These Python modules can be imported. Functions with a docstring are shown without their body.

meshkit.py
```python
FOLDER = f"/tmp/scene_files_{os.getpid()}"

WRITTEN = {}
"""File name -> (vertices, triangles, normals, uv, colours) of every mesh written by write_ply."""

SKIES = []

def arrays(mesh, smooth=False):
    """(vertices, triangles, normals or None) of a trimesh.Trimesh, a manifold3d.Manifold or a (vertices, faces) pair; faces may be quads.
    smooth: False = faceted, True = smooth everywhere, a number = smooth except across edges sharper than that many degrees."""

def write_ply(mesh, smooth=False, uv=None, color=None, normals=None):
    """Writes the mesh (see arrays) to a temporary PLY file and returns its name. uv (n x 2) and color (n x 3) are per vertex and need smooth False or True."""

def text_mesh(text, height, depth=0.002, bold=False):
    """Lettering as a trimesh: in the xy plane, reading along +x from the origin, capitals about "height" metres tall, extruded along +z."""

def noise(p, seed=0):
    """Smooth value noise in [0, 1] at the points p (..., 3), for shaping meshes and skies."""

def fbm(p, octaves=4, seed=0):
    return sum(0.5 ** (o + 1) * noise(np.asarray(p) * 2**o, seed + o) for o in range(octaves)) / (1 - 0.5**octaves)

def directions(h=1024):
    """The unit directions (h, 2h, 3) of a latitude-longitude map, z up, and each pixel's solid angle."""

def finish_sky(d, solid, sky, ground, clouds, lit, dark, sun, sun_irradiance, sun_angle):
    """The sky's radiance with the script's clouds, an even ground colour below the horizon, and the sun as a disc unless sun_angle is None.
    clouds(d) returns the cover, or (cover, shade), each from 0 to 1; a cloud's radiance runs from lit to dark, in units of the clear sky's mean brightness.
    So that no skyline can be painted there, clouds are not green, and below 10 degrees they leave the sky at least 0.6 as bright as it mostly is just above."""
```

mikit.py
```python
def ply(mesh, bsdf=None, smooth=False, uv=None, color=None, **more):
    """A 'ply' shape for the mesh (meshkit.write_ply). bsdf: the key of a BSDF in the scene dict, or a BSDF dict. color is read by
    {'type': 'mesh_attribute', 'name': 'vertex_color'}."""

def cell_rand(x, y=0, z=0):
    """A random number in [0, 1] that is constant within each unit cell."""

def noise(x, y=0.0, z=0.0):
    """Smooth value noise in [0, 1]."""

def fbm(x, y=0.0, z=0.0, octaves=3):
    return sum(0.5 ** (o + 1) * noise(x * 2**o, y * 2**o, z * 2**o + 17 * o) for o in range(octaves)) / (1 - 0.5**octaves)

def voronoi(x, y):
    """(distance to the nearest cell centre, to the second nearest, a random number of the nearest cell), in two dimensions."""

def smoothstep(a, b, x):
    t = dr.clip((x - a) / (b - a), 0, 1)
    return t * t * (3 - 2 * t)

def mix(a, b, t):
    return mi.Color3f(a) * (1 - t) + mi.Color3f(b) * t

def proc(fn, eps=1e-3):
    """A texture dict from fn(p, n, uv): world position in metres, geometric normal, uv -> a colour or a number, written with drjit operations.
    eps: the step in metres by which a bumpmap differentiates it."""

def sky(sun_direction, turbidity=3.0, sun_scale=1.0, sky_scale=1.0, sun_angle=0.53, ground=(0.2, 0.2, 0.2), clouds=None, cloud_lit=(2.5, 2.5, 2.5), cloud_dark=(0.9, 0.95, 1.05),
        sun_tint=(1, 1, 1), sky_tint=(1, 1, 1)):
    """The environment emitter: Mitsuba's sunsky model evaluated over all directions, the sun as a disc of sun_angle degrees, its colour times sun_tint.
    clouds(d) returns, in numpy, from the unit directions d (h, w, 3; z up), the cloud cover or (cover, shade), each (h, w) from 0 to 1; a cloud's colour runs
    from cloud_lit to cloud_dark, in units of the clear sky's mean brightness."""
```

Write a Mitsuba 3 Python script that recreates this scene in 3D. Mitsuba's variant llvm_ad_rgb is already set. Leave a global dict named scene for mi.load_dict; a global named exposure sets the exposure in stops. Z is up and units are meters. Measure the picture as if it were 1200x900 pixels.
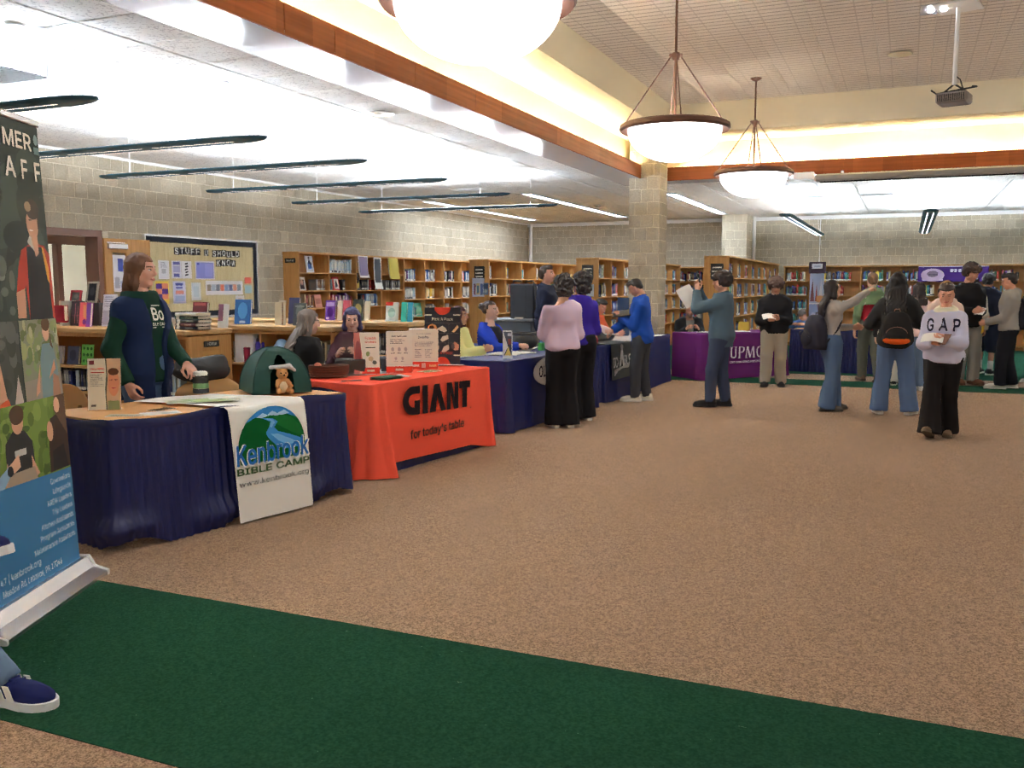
import math, random
import numpy as np, trimesh, shapely, manifold3d as m3
import shapely.geometry as sg
import drjit as dr
import mitsuba as mi
import mikit, meshkit
from mikit import proc, fbm, noise, cell_rand, voronoi, smoothstep, mix
T = mi.ScalarTransform4f
rng = random.Random(7)
scene, labels = {}, {}

# ---------------------------------------------------------------- camera, light, exposure
YAW, PITCH, EYE = 23.3, 6.13, 1.5
_y, _p = math.radians(YAW), math.radians(PITCH)
_f = np.array([-math.sin(_y) * math.cos(_p), math.cos(_y) * math.cos(_p), -math.sin(_p)])
scene['camera'] = {'type': 'perspective', 'fov_axis': 'x', 'fov': 2 * math.degrees(math.atan(600 / 1070.0)), 'near_clip': 0.05, 'far_clip': 200.0,
                   'to_world': T().look_at(origin=[0, 0, EYE], target=(np.array([0, 0, EYE]) + _f).tolist(), up=[0, 0, 1])}
exposure = 2.4
TUBE = [30.0, 32.0, 34.0]        # cool fluorescent tubes of the hanging fixtures and the recessed strips
COVE = [27.0, 24.2, 17.5]         # warmer tubes hidden in the cove
BOWL = [2.35, 2.42, 2.42]         # frosted glass bowls
BULB = [24.0, 22.8, 20.0]        # lamps inside the bowls
STRIP = [7.0, 8.0, 9.0]

# ---------------------------------------------------------------- helpers
def taken(name):
    k, i = name, 0
    while k in labels or k in scene or any_child(k):
        i += 1; k = '%s_%03d' % (name, i)
    return k
_roots, _count = set(), {}
def any_child(k): return k in _roots
def numbered(name):
    i = _count.get(name, -1) + 1; _count[name] = i
    k = name if i == 0 else '%s_%03d' % (name, i)
    _roots.add(k)
    return k
def tag(k, label=None, cat=None, group=None, kind=None):
    d = labels.setdefault(k, {})
    if label: d['label'] = label
    if cat: d['category'] = cat
    if group: d['group'] = group
    if kind: d['kind'] = kind
    return k
def thing(name, label, cat, group=None, kind=None):
    return tag(numbered(name), label, cat, group, kind)
def ply(mesh, mat, smooth=False, **kw):
    return mikit.ply(mesh, 'm_' + mat, smooth, **kw)
def put(k, shape, M=None):
    scene[k] = {**shape, 'to_world': T(np.asarray(M, float))} if M is not None else dict(shape)
    return k
def part(parent, name, mesh, mat, smooth=False, M=None, label=None, kind=None, **kw):
    """One part of a thing: a mesh (or an already made ply dict) under the parent's key."""
    k = numbered(parent + '__' + name)
    put(k, mesh if isinstance(mesh, dict) else ply(mesh, mat, smooth, **kw), M)
    if label or kind: tag(k, label, None, None, kind)
    return k
def one(name, label, cat, mesh, mat, smooth=False, group=None, M=None, **kw):
    k = thing(name, label, cat, group)
    put(k, mesh if isinstance(mesh, dict) else ply(mesh, mat, smooth, **kw), M)
    return k
def struct(name, mesh, mat, smooth=False, **kw):
    k = numbered(name); put(k, ply(mesh, mat, smooth, **kw)); tag(k, kind='structure'); return k

def mat4(loc=(0, 0, 0), rz=0.0, rx=0.0, ry=0.0, s=(1, 1, 1)):
    """Degrees; scale, then rotate about x, y, z, then move."""
    def R(a, i):
        c, q = math.cos(math.radians(a)), math.sin(math.radians(a)); m = np.eye(4); j, k = (i + 1) % 3, (i + 2) % 3
        m[j, j] = c; m[j, k] = -q; m[k, j] = q; m[k, k] = c
        return m
    S = np.diag([*(np.ones(3) * np.asarray(s)), 1.0]); L = np.eye(4); L[:3, 3] = loc
    return L @ R(rz, 2) @ R(ry, 1) @ R(rx, 0) @ S
def tf(mesh, M):
    m = trimesh.Trimesh(trimesh.transform_points(mesh.vertices, M), mesh.faces if np.linalg.det(M[:3, :3]) > 0 else mesh.faces[:, ::-1], process=False)
    return m
def cat(ms): return trimesh.util.concatenate([m for m in ms if m is not None])
def box(x0, x1, y0, y1, z0, z1):
    m = trimesh.creation.box((x1 - x0, y1 - y0, z1 - z0)); m.apply_translation(((x0 + x1) / 2, (y0 + y1) / 2, (z0 + z1) / 2)); return m
def bbox_(x0, x1, y0, y1, z0, z1, b=0.004):
    """A box whose edges are chamfered by b: hull of three shrunken boxes."""
    b = min(b, (x1 - x0) * .45, (y1 - y0) * .45, (z1 - z0) * .45)
    v = []
    for i in range(3):
        q = [b, b, b]; q[i] = 0
        v += [(x, y, z) for x in (x0 + q[0], x1 - q[0]) for y in (y0 + q[1], y1 - q[1]) for z in (z0 + q[2], z1 - q[2])]
    return trimesh.convex.convex_hull(np.array(v))
def quad(p): return trimesh.Trimesh(np.array(p, float), [[0, 1, 2], [0, 2, 3]], process=False)
def prism(pts, depth, M=None):
    m = trimesh.creation.extrude_polygon(sg.Polygon(pts) if not isinstance(pts, sg.base.BaseGeometry) else pts, depth, engine='earcut')
    return m if M is None else tf(m, M)
def lathe(prof, n=24, M=None):
    """Profile of (radius, z) turned about z."""
    p = np.array(prof, float); a = np.arange(n) * 2 * np.pi / n
    v = np.stack([p[:, None, 0] * np.cos(a), p[:, None, 0] * np.sin(a), np.repeat(p[:, 1:2], n, 1)], -1).reshape(-1, 3)
    i, j = np.meshgrid(np.arange(len(p) - 1), np.arange(n), indexing='ij'); jn = (j + 1) % n
    a0, a1, b0, b1 = i * n + j, i * n + jn, (i + 1) * n + j, (i + 1) * n + jn
    f = np.vstack([np.stack([a0, a1, b1], -1).reshape(-1, 3), np.stack([a0, b1, b0], -1).reshape(-1, 3)])
    m = trimesh.Trimesh(v, f, process=False)
    return m if M is None else tf(m, M)
def tube(path, r, n=8, caps=True):
    p = np.array(path, float); r = np.broadcast_to(r, len(p)); d = np.gradient(p, axis=0); d /= np.linalg.norm(d, axis=1, keepdims=True) + 1e-12
    ref = np.array([0, 0, 1.0]) if abs(d[0][2]) < .9 else np.array([1.0, 0, 0]); vs = []
    for q, t, rr in zip(p, d, r):
        u = np.cross(ref, t); u /= np.linalg.norm(u) + 1e-12; w = np.cross(t, u); ref = w
        a = np.arange(n) * 2 * np.pi / n; vs.append(q + rr * (np.cos(a)[:, None] * u + np.sin(a)[:, None] * w))
    v = np.vstack(vs); f = []
    for i in range(len(p) - 1):
        for j in range(n):
            a, b = i * n + j, i * n + (j + 1) % n; f += [[a, b, b + n], [a, b + n, a + n]]
    if caps:
        v = np.vstack([v, p[:1], p[-1:]]); c0, c1 = len(v) - 2, len(v) - 1; o = (len(p) - 1) * n
        for j in range(n): f += [[c0, (j + 1) % n, j], [c1, o + j, o + (j + 1) % n]]
    return trimesh.Trimesh(v, f, process=False)
def sheet(P):
    """Grid of points (n, m, 3) as a mesh."""
    P = np.asarray(P, float); n, m = P.shape[:2]; i, j = np.meshgrid(np.arange(n - 1), np.arange(m - 1), indexing='ij'); a = i * m + j
    f = np.vstack([np.stack([a, a + 1, a + m + 1], -1).reshape(-1, 3), np.stack([a, a + m + 1, a + m], -1).reshape(-1, 3)])
    return trimesh.Trimesh(P.reshape(-1, 3), f, process=False)
def plane_M(o, u, v):
    """Maps (x, y, z) to o + x u + y v + z (u x v)."""
    u = np.array(u, float); v = np.array(v, float); u /= np.linalg.norm(u); v -= u * (u @ v); v /= np.linalg.norm(v)
    m = np.eye(4); m[:3, 0] = u; m[:3, 1] = v; m[:3, 2] = np.cross(u, v); m[:3, 3] = o; return m
_texts = {}
def text(s, h, w=None, depth=.0015, bold=False, center=True):
    """Lettering in the xy plane, capitals h tall, stretched to width w, centred on x."""
    k = (s, bold)
    if k not in _texts: _texts[k] = meshkit.text_mesh(s, 1.0, 1.0, bold)
    m = _texts[k].copy(); x0, x1 = m.bounds[0][0], m.bounds[1][0]
    sx = h if w is None else w / (x1 - x0)
    m.apply_transform(np.diag([sx, h, depth, 1.0]))
    m.apply_translation([-(x0 + x1) / 2 * sx if center else -x0 * sx, 0, 0])
    return m
def lum(c): return {'type': 'area', 'radiance': {'type': 'rgb', 'value': list(c)}}
def srgb(r, g, b):
    f = lambda c: c / 12.92 if c <= .04045 else ((c + .055) / 1.055) ** 2.4
    return [f(r / 255), f(g / 255), f(b / 255)]

# ---------------------------------------------------------------- materials
def rgb(c): return {'type': 'rgb', 'value': [float(x) for x in c]}
def plastic(c, rough=.5, spec=.5, **kw):
    return {'type': 'twosided', 'b': {'type': 'principled', 'base_color': rgb(c) if isinstance(c, (list, tuple)) else c, 'roughness': rough, 'specular': spec, **kw}}
def diff(c): return {'type': 'twosided', 'b': {'type': 'diffuse', 'reflectance': rgb(c) if isinstance(c, (list, tuple)) else c}}
def mat(name, d): scene['m_' + name] = d; return name
_flat = {}
def flat(r, g, b, rough=.6, spec=.3):
    """A plain material of that sRGB colour, one entry per colour."""
    k = (r, g, b, rough, spec)
    if k not in _flat: _flat[k] = mat('mat_flat_%d' % len(_flat), plastic(srgb(r, g, b), rough, spec))
    return _flat[k]
_c = lambda r, g, b: mi.Color3f(*srgb(r, g, b))

def fn_block(p, n, uv):
    along = dr.select(dr.abs(n.x) > .5, p.y, p.x)
    row = dr.floor(p.z / .2032); off = (row - 2 * dr.floor(row / 2)) * .1016
    k = cell_rand(dr.floor((along + off) / .2032), row, dr.select(dr.abs(n.x) > .5, 1.0, 2.0))
    g = fbm(p.x * 60, p.y * 60, p.z * 60); l = fbm(p.x * 2, p.y * 2, p.z * 2)
    return mix(_c(158, 149, 131), _c(186, 176, 157), .25 + .5 * k * l + .2 * k) * (.78 + .44 * g)
def fn_mortar(p, n, uv): return _c(206, 198, 180) * (.85 + .3 * noise(p.x * 90, p.y * 90, p.z * 90))
def fn_carpet(p, n, uv):
    a = fbm(p.x * 95, p.y * 95, 1.0, octaves=2); b = noise(p.x * 240, p.y * 240, 3.0); w = fbm(p.x * .9, p.y * .6, 7.0)
    c = mix(_c(106, 87, 74), _c(170, 146, 127), smoothstep(.15, .85, .45 * a + .55 * b))
    return c * (.9 + .2 * w)
def fn_carpet_far(p, n, uv): return fn_carpet(p, n, uv)
def fn_green(p, n, uv):
    a = fbm(p.x * 120, p.y * 120, 5.0, octaves=2); s = smoothstep(.985, .995, noise(p.x * 45, p.y * 45, 8.0))
    return mix(_c(24, 52, 41), _c(40, 74, 59), a) * (.92 + .16 * fbm(p.x * 2, p.y * 2)) + mi.Color3f(.10) * s
def fn_tile(p, n, uv):
    v = fbm(p.x * 60, p.y * 60, 2.0, octaves=2); q = smoothstep(.62, .72, v)
    return mix(_c(222, 219, 214), _c(178, 174, 170), q * .8)
def fn_score(p, n, uv):
    # acoustical tile scored into small rectangles
    a = p.x / .305; b = p.y / .122
    fa = dr.abs(a - dr.round(a)) * .305; fb = dr.abs(b - dr.round(b)) * .122
    g = dr.maximum(.6 * (1 - smoothstep(.004, .012, fa)), 1 - smoothstep(.010, .022, fb))
    return mix(_c(225, 216, 206), _c(176, 166, 155), g * .75) * (.94 + .12 * noise(p.x * 80, p.y * 80))
def fn_oak(p, n, uv):
    q = p.x * 6 + p.y * 6; g = fbm(q * 4, q * .7, p.z * 1.3 + q); f = noise((p.x + p.y) * 160, p.z * 9, 0)
    return mix(_c(168, 118, 62), _c(208, 160, 98), .75 * g + .25 * f)
def fn_oak_top(p, n, uv):
    g = fbm(p.x * 1.6, p.y * 24, 0); f = noise(p.x * 6, p.y * 190, 0)
    return mix(_c(196, 150, 92), _c(226, 186, 128), .7 * g + .3 * f)
def fn_cherry(p, n, uv):
    q = p.x + p.y; g = fbm(q * 1.3, p.z * 40, 2.0); k = cell_rand(dr.floor(q / .42), 1.0)
    return mix(_c(104, 54, 30), _c(152, 86, 52), .6 * g + .4 * k)
def fn_lam(p, n, uv):
    g = fbm(p.x * 9, p.y * 2, 4.0)
    return mix(_c(226, 168, 108), _c(240, 190, 132), g)
def fn_cork(p, n, uv):
    g = fbm(p.y * 30, p.z * 5, 0); h = noise(p.y * 120, p.z * 120)
    return mix(_c(188, 172, 128), _c(222, 210, 172), .7 * g + .3 * h)
def weave(c, f=260, amt=.18):
    def fn(p, n, uv): return mi.Color3f(*c) * (1 - amt / 2 + amt * noise(p.x * f, p.y * f, p.z * f))
    return fn

mat('block', diff(proc(fn_block)))
mat('mortar', diff(proc(fn_mortar)))
mat('carpet', diff(proc(fn_carpet)))
mat('carpet_green', diff(proc(fn_green)))
mat('ceiling_tile', diff(proc(fn_tile)))
mat('score_tile', diff(proc(fn_score)))
mat('grid_white', plastic(srgb(236, 236, 232), .4))
mat('oak', plastic(proc(fn_oak), .45, .4))
mat('oak_top', plastic(proc(fn_oak_top), .4, .4))
mat('oak_dark', plastic(srgb(142, 96, 50), .55, .3))
mat('cherry', plastic(proc(fn_cherry), .5, .2))
mat('laminate', plastic(proc(fn_lam), .3, .5))
mat('cork', diff(proc(fn_cork)))
mat('cream', diff(srgb(226, 216, 190)))
mat('soffit', plastic(srgb(150, 152, 158), .2, .7))
mat('white_metal', plastic(srgb(230, 230, 230), .35))
mat('bronze', plastic(srgb(98, 66, 54), .4, .5))
mat('teal_metal', plastic(srgb(40, 76, 94), .35, .5))
mat('navy_cloth', plastic(proc(weave(srgb(20, 28, 80))), .42, .45, sheen=.6))
mat('orange_cloth', plastic(proc(weave(srgb(243, 92, 68), 220, .12)), .75, .2))
mat('purple_cloth', plastic(proc(weave(srgb(90, 34, 98), 240, .15)), .75, .2))
mat('white_cloth', plastic(srgb(236, 234, 226), .8, .1))
mat('paper', diff(srgb(236, 234, 228)))
mat('black', plastic(srgb(28, 28, 30), .5))
mat('steel', {'type': 'twosided', 'b': {'type': 'roughconductor', 'material': 'Al', 'alpha': .25}})
mat('vcol', plastic({'type': 'mesh_attribute', 'name': 'vertex_color'}, .6, .25))
mat('vcol_matte', diff({'type': 'mesh_attribute', 'name': 'vertex_color'}))
mat('skin', plastic({'type': 'mesh_attribute', 'name': 'vertex_color'}, .5, .3))
mat('acrylic', {'type': 'thindielectric'})
mat('glass', {'type': 'thindielectric'})
# ---------------------------------------------------------------- the room
XL, YB, ZC = -10.0, 24.4, 3.251      # left wall, back wall, side ceiling
XR, YF = 9.0, -5.0
B = .2032
# floor: tan carpet with inlaid green bands
struct('floor', box(XL - 1, XR, YF, YB, -.1, 0), 'carpet')
GY0, GY1 = 2.08, 3.33
part('floor', 'carpet_border', box(-9.9, 8.9, GY0, GY1, -.05, .003), 'carpet_green')
part('floor', 'carpet_border', box(-9.9, 8.9, 14.42, 15.3, -.05, .003), 'carpet_green')
part('floor', 'carpet_border', box(-9.9, 8.9, 16.28, YB, -.05, .003), 'carpet_green')

# masonry walls: every block within the nearest 300 is a part, the rest one joined part
blk = bbox_(-.0962, .0962, -.006, .006, -.0962, .0962, .003)
blk_ply = ply(blk, 'block')
def masonry(wall, spots, M_of, cam_sort):
    """spots: list of (t along, z, width) block centres."""
    spots = sorted(spots, key=cam_sort)
    for t, z, w in spots[:300]:
        part(wall, 'block', blk_ply, None, M=M_of(t, z) @ np.diag([w / .1924, 1, 1, 1]))
    rest = spots[300:]
    if rest:
        # five faces of each remaining block, two triangles each
        part(wall, 'block_courses', cat([tf(blk_lo, M_of(t, z) @ np.diag([w / .1924, 1, 1, 1])) for t, z, w in rest]), 'block', kind='stuff')
blk_lo = trimesh.Trimesh(*(lambda m: (m.vertices, m.faces[m.triangles_center[:, 1] < .005]))(box(-.0962, .0962, -.006, .006, -.0962, .0962)), process=False)
BZ = .004
def runs(t0, t1, z0, z1, holes=()):
    out = []
    for r in range(int(z0 / B), int(round(z1 / B))):
        z = (r + .5) * B; off = (r % 2) * .1016; k = math.floor((t0 + off) / B)
        while k * B - off < t1:
            a, b = max(k * B - off, t0) + .0054, min((k + 1) * B - off, t1) - .0054; k += 1
            if b - a < .03: continue
            if any(h[0] < (a + b) / 2 < h[1] and h[2] < z < h[3] for h in holes): continue
            out.append(((a + b) / 2, z, b - a))
    return out
# left wall with its doorway (y 8.3 .. 9.2)
DY0, DY1, DZ = 8.28, 9.2, 2.235
wl = struct('wall_left', cat([box(XL - .2, XL, YF, DY0, 0, ZC), box(XL - .2, XL, DY1, YB, 0, ZC), box(XL - .2, XL, DY0, DY1, DZ, ZC)]), 'mortar')
masonry(wl, runs(7.0, YB, .8, ZC, [(DY0 - .05, DY1 + .05, 0, DZ)]), lambda t, z: mat4((XL - .0015, t, z), rz=90), lambda s: s[0] - 3 * (s[1] > 1.8))
wb = struct('wall_back', box(XL - .2, XR, YB, YB + .2, 0, ZC), 'mortar')
masonry(wb, runs(-9.98, 4.0, 1.4, ZC), lambda t, z: mat4((t, YB + .0015, z)), lambda s: -s[0])
struct('wall_right', box(XR, XR + .2, YF, YB, 0, 4.5), 'cream')
struct('wall_front', box(XL, XR, YF - .2, YF, 0, 4.5), 'cream')
# white conduit in the far corner, on the pilaster and on the back wall
for x, y, r in ((XL + .12, YB - .1, .05), (-3.62, 23.9, .045), (-2.07, YB - .03, .012)):
    struct('trim', tube([(x, y, 0), (x, y, ZC)], r, 10), 'white_metal', smooth=40)
struct('trim', box(XL, XR, YB - .05, YB, ZC - .09, ZC), 'white_metal')
struct('trim', box(XL, XL + .03, 7, YB, ZC - .04, ZC), 'white_metal')

# columns of the same block
def column(x0, x1, y0, y1, ztop, z0=0.8):
    k = struct('column', box(x0 + .004, x1 - .004, y0 + .004, y1 - .004, 0, ztop), 'mortar')
    for r in range(int(z0 / B), int(ztop / B + .5)):
        z = (r + .5) * B
        for axis, a0, a1 in (('f', x0, x1), ('r', y0, y1)):
            t = a0
            first = B * (.5 if (r % 2) ^ (axis == 'r') else 1)
            edges = [a0]
            while edges[-1] < a1 - .03: edges.append(min(a1, edges[-1] + (first if len(edges) == 1 else B)))
            for p, q in zip(edges, edges[1:]):
                w = q - p - .0108; c = (p + q) / 2
                if w < .02: continue
                M = mat4((c, y0 + .0055, z)) if axis == 'f' else mat4((x1 - .0055, c, z), rz=90)
                part(k, 'block', blk_ply, None, M=M @ np.diag([w / .1924, 1, 1, 1]))
    return k
column(-4.22, -3.71, 14.6, 15.1, 3.86)
column(-4.27, -3.66, 23.0, YB, ZC, 1.8)

# side ceiling: 2 x 2 ft lay-in tiles between white tees; the 300 nearest are parts
XS, XBm, YBm, YS = -4.6, -4.02, 15.12, 15.7
struct('ceiling', cat([box(XL, XS, YF, YB, ZC + .02, ZC + .1), box(XS, XR, YS, YB, ZC + .02, ZC + .1)]), 'grid_white')
G = .61
tile = bbox_(-.296, .296, -.296, .296, -.006, .01, .004); tile_ply = ply(tile, 'ceiling_tile')
spots = []
xs = [-5.155 - G * (i + .5) for i in range(8)] + [(-5.155 + XS) / 2]
for j in range(-8, 31):
    y = 5.86 + G * (j + .5)
    if y > YB - .2: continue
    for x in xs:
        w = .534 if x > -5 else .592
        if x < XL + .1: continue
        spots.append((x, y, w))
for i in range(22):
    for j in range(14):
        x, y = XS + .02 + G * (i + .5), YS + .05 + G * (j + .5)
        if x < 3.6 and y < YB - .2: spots.append((x, y, .592))
spots = [s for s in spots if not any(abs(s[0] - a) < .5 and b - .3 < s[1] < c + .3 for a, b, c in ((-9.2, 17.0, 22.7), (-6.72, 16.4, 22.7), (-4.2, 17.3, 22.6)) if False)]
def seen(s): return math.hypot(s[0], s[1]) + (6 if s[1] < 3 else 0)
spots.sort(key=seen)
for x, y, w in spots[:300]: part('ceiling', 'tile', tile_ply, None, M=mat4((x, y, ZC), s=(w / .592, 1, 1)))
tile_lo = box(-.296, .296, -.296, .296, -.006, .01)
part('ceiling', 'tile_field', cat([tf(tile_lo, mat4((x, y, ZC), s=(w / .592, 1, 1))) for x, y, w in spots[300:]]), 'ceiling_tile', kind='stuff')
# shiny painted soffit inside the tiled part
struct('soffit', cat([box(XS, XBm - .005, YF, YS, ZC - .015, ZC + .005), box(XBm - .005, XR, YBm + .005, YS, ZC - .015, ZC + .005), box(XS - .01, XS, YF, YS, ZC - .015, ZC + .1)]), 'soffit')
# cherry fascia boards round the raised middle
bm = struct('beam', cat([box(XBm - .05, XBm - .02, YF, YBm + .05, 3.257, 3.435), box(XBm - .05, XR, YBm + .02, YBm + .05, 3.257, 3.435)]), 'cherry')
y = YF
r2 = random.Random(3)
while y < YBm - .1:
    l = min(r2.choice((1.22, 1.22, .61, 2.44)), YBm - y)
    part(bm, 'board', bbox_(XBm - .02, XBm, y + .003, y + l - .003, 3.225, 3.44, .003), 'cherry'); y += l
x = XBm
for l in (3.05, 2.44, .61, 1.22, 2.44, 2.44, 1.22):
    part(bm, 'board', bbox_(x + .003, min(x + l, XR) - .003, YBm, YBm + .02, 3.225, 3.44, .003), 'cherry'); x += l
    if x > XR - .1: break
# cove: trough, wall, soffit, fascia, raised ceiling
XW, YW, ZS, XE, YE, ZT = -4.3, 15.4, 3.86, -3.5, 14.4, 4.3
struct('wall_cove', cat([box(XW, XBm - .05, YF, YW, 3.258, 3.29), box(XBm - .05, XR, YBm + .05, YW, 3.258, 3.29),
                         box(XW - .05, XW, YF, YW + .05, 3.258, ZS + .02), box(XW, XR, YW, YW + .05, 3.258, ZS + .02),
                         box(XW, XE, YF, YW, ZS, ZS + .06), box(XE, XR, YE, YW, ZS, ZS + .06),
                         box(XE - .05, XE, YF, YE + .05, ZS, ZT), box(XE, XR, YE, YE + .05, ZS, ZT)]), 'cream')
struct('ceiling_raised', box(XE, XR, YF, YE, ZT + .015, ZT + .1), 'grid_white')
stile = bbox_(-.3035, .3035, -.3035, .3035, -.003, .012, .003); stile_ply = ply(stile, 'score_tile'); stile_lo = box(-.3035, .3035, -.3035, .3035, -.003, .012)
spots = [(XE + G * (i + .5), YE - G * (j + .5)) for i in range(20) for j in range(32)]
spots = [s for s in spots if s[1] > YF and s[0] < XR - .1]
spots.sort(key=lambda s: abs(math.degrees(math.atan2(-s[0], s[1])) - 8) * .35 + abs(s[1] - 9) if s[1] > 4 else 99 + abs(s[1]))
for x, y in spots[:300]: part('ceiling_raised', 'tile', stile_ply, None, M=mat4((x, y, ZT)))
part('ceiling_raised', 'tile_field', cat([tf(stile_lo, mat4((x, y, ZT))) for x, y in spots[300:]]), 'score_tile', kind='stuff')
# fluorescent tubes lying in the cove
def cyl(a, b, r, n=8): return tube([a, b], r, n)
mat('tube_dead', plastic(srgb(240, 240, 235), .3))
def cove_tube(a, b):
    k = thing('cove_light_tube', 'fluorescent tube hidden in the cove above the cherry beam', 'light', 'tubes lying in the ceiling cove')
    part(k, 'lamp', {**ply(cyl(a, b, .013), 'tube_dead', 40), 'emitter': lum(COVE)}, None)
    d = np.array(b) - np.array(a); d = d / np.linalg.norm(d)
    for e in (np.array(a) - d * .02, np.array(b) + d * .0):
        part(k, 'holder', box(*(v for i in range(3) for v in (min(e[i], e[i] + d[i] * .02) - (.015 if i < 2 and abs(d[i]) < .5 else 0), max(e[i], e[i] + d[i] * .02) + (.015 if i < 2 and abs(d[i]) < .5 else 0)) if i < 2) , 3.29, 3.36), 'white_metal')
for i in range(8): cove_tube((-4.2, -3.9 + i * 2.4, 3.35), (-4.2, -3.9 + i * 2.4 + 2.25, 3.35))
for i in range(5): cove_tube((-3.5 + i * 2.4, 15.29, 3.35), (-3.5 + i * 2.4 + 2.25, 15.29, 3.35))

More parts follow.
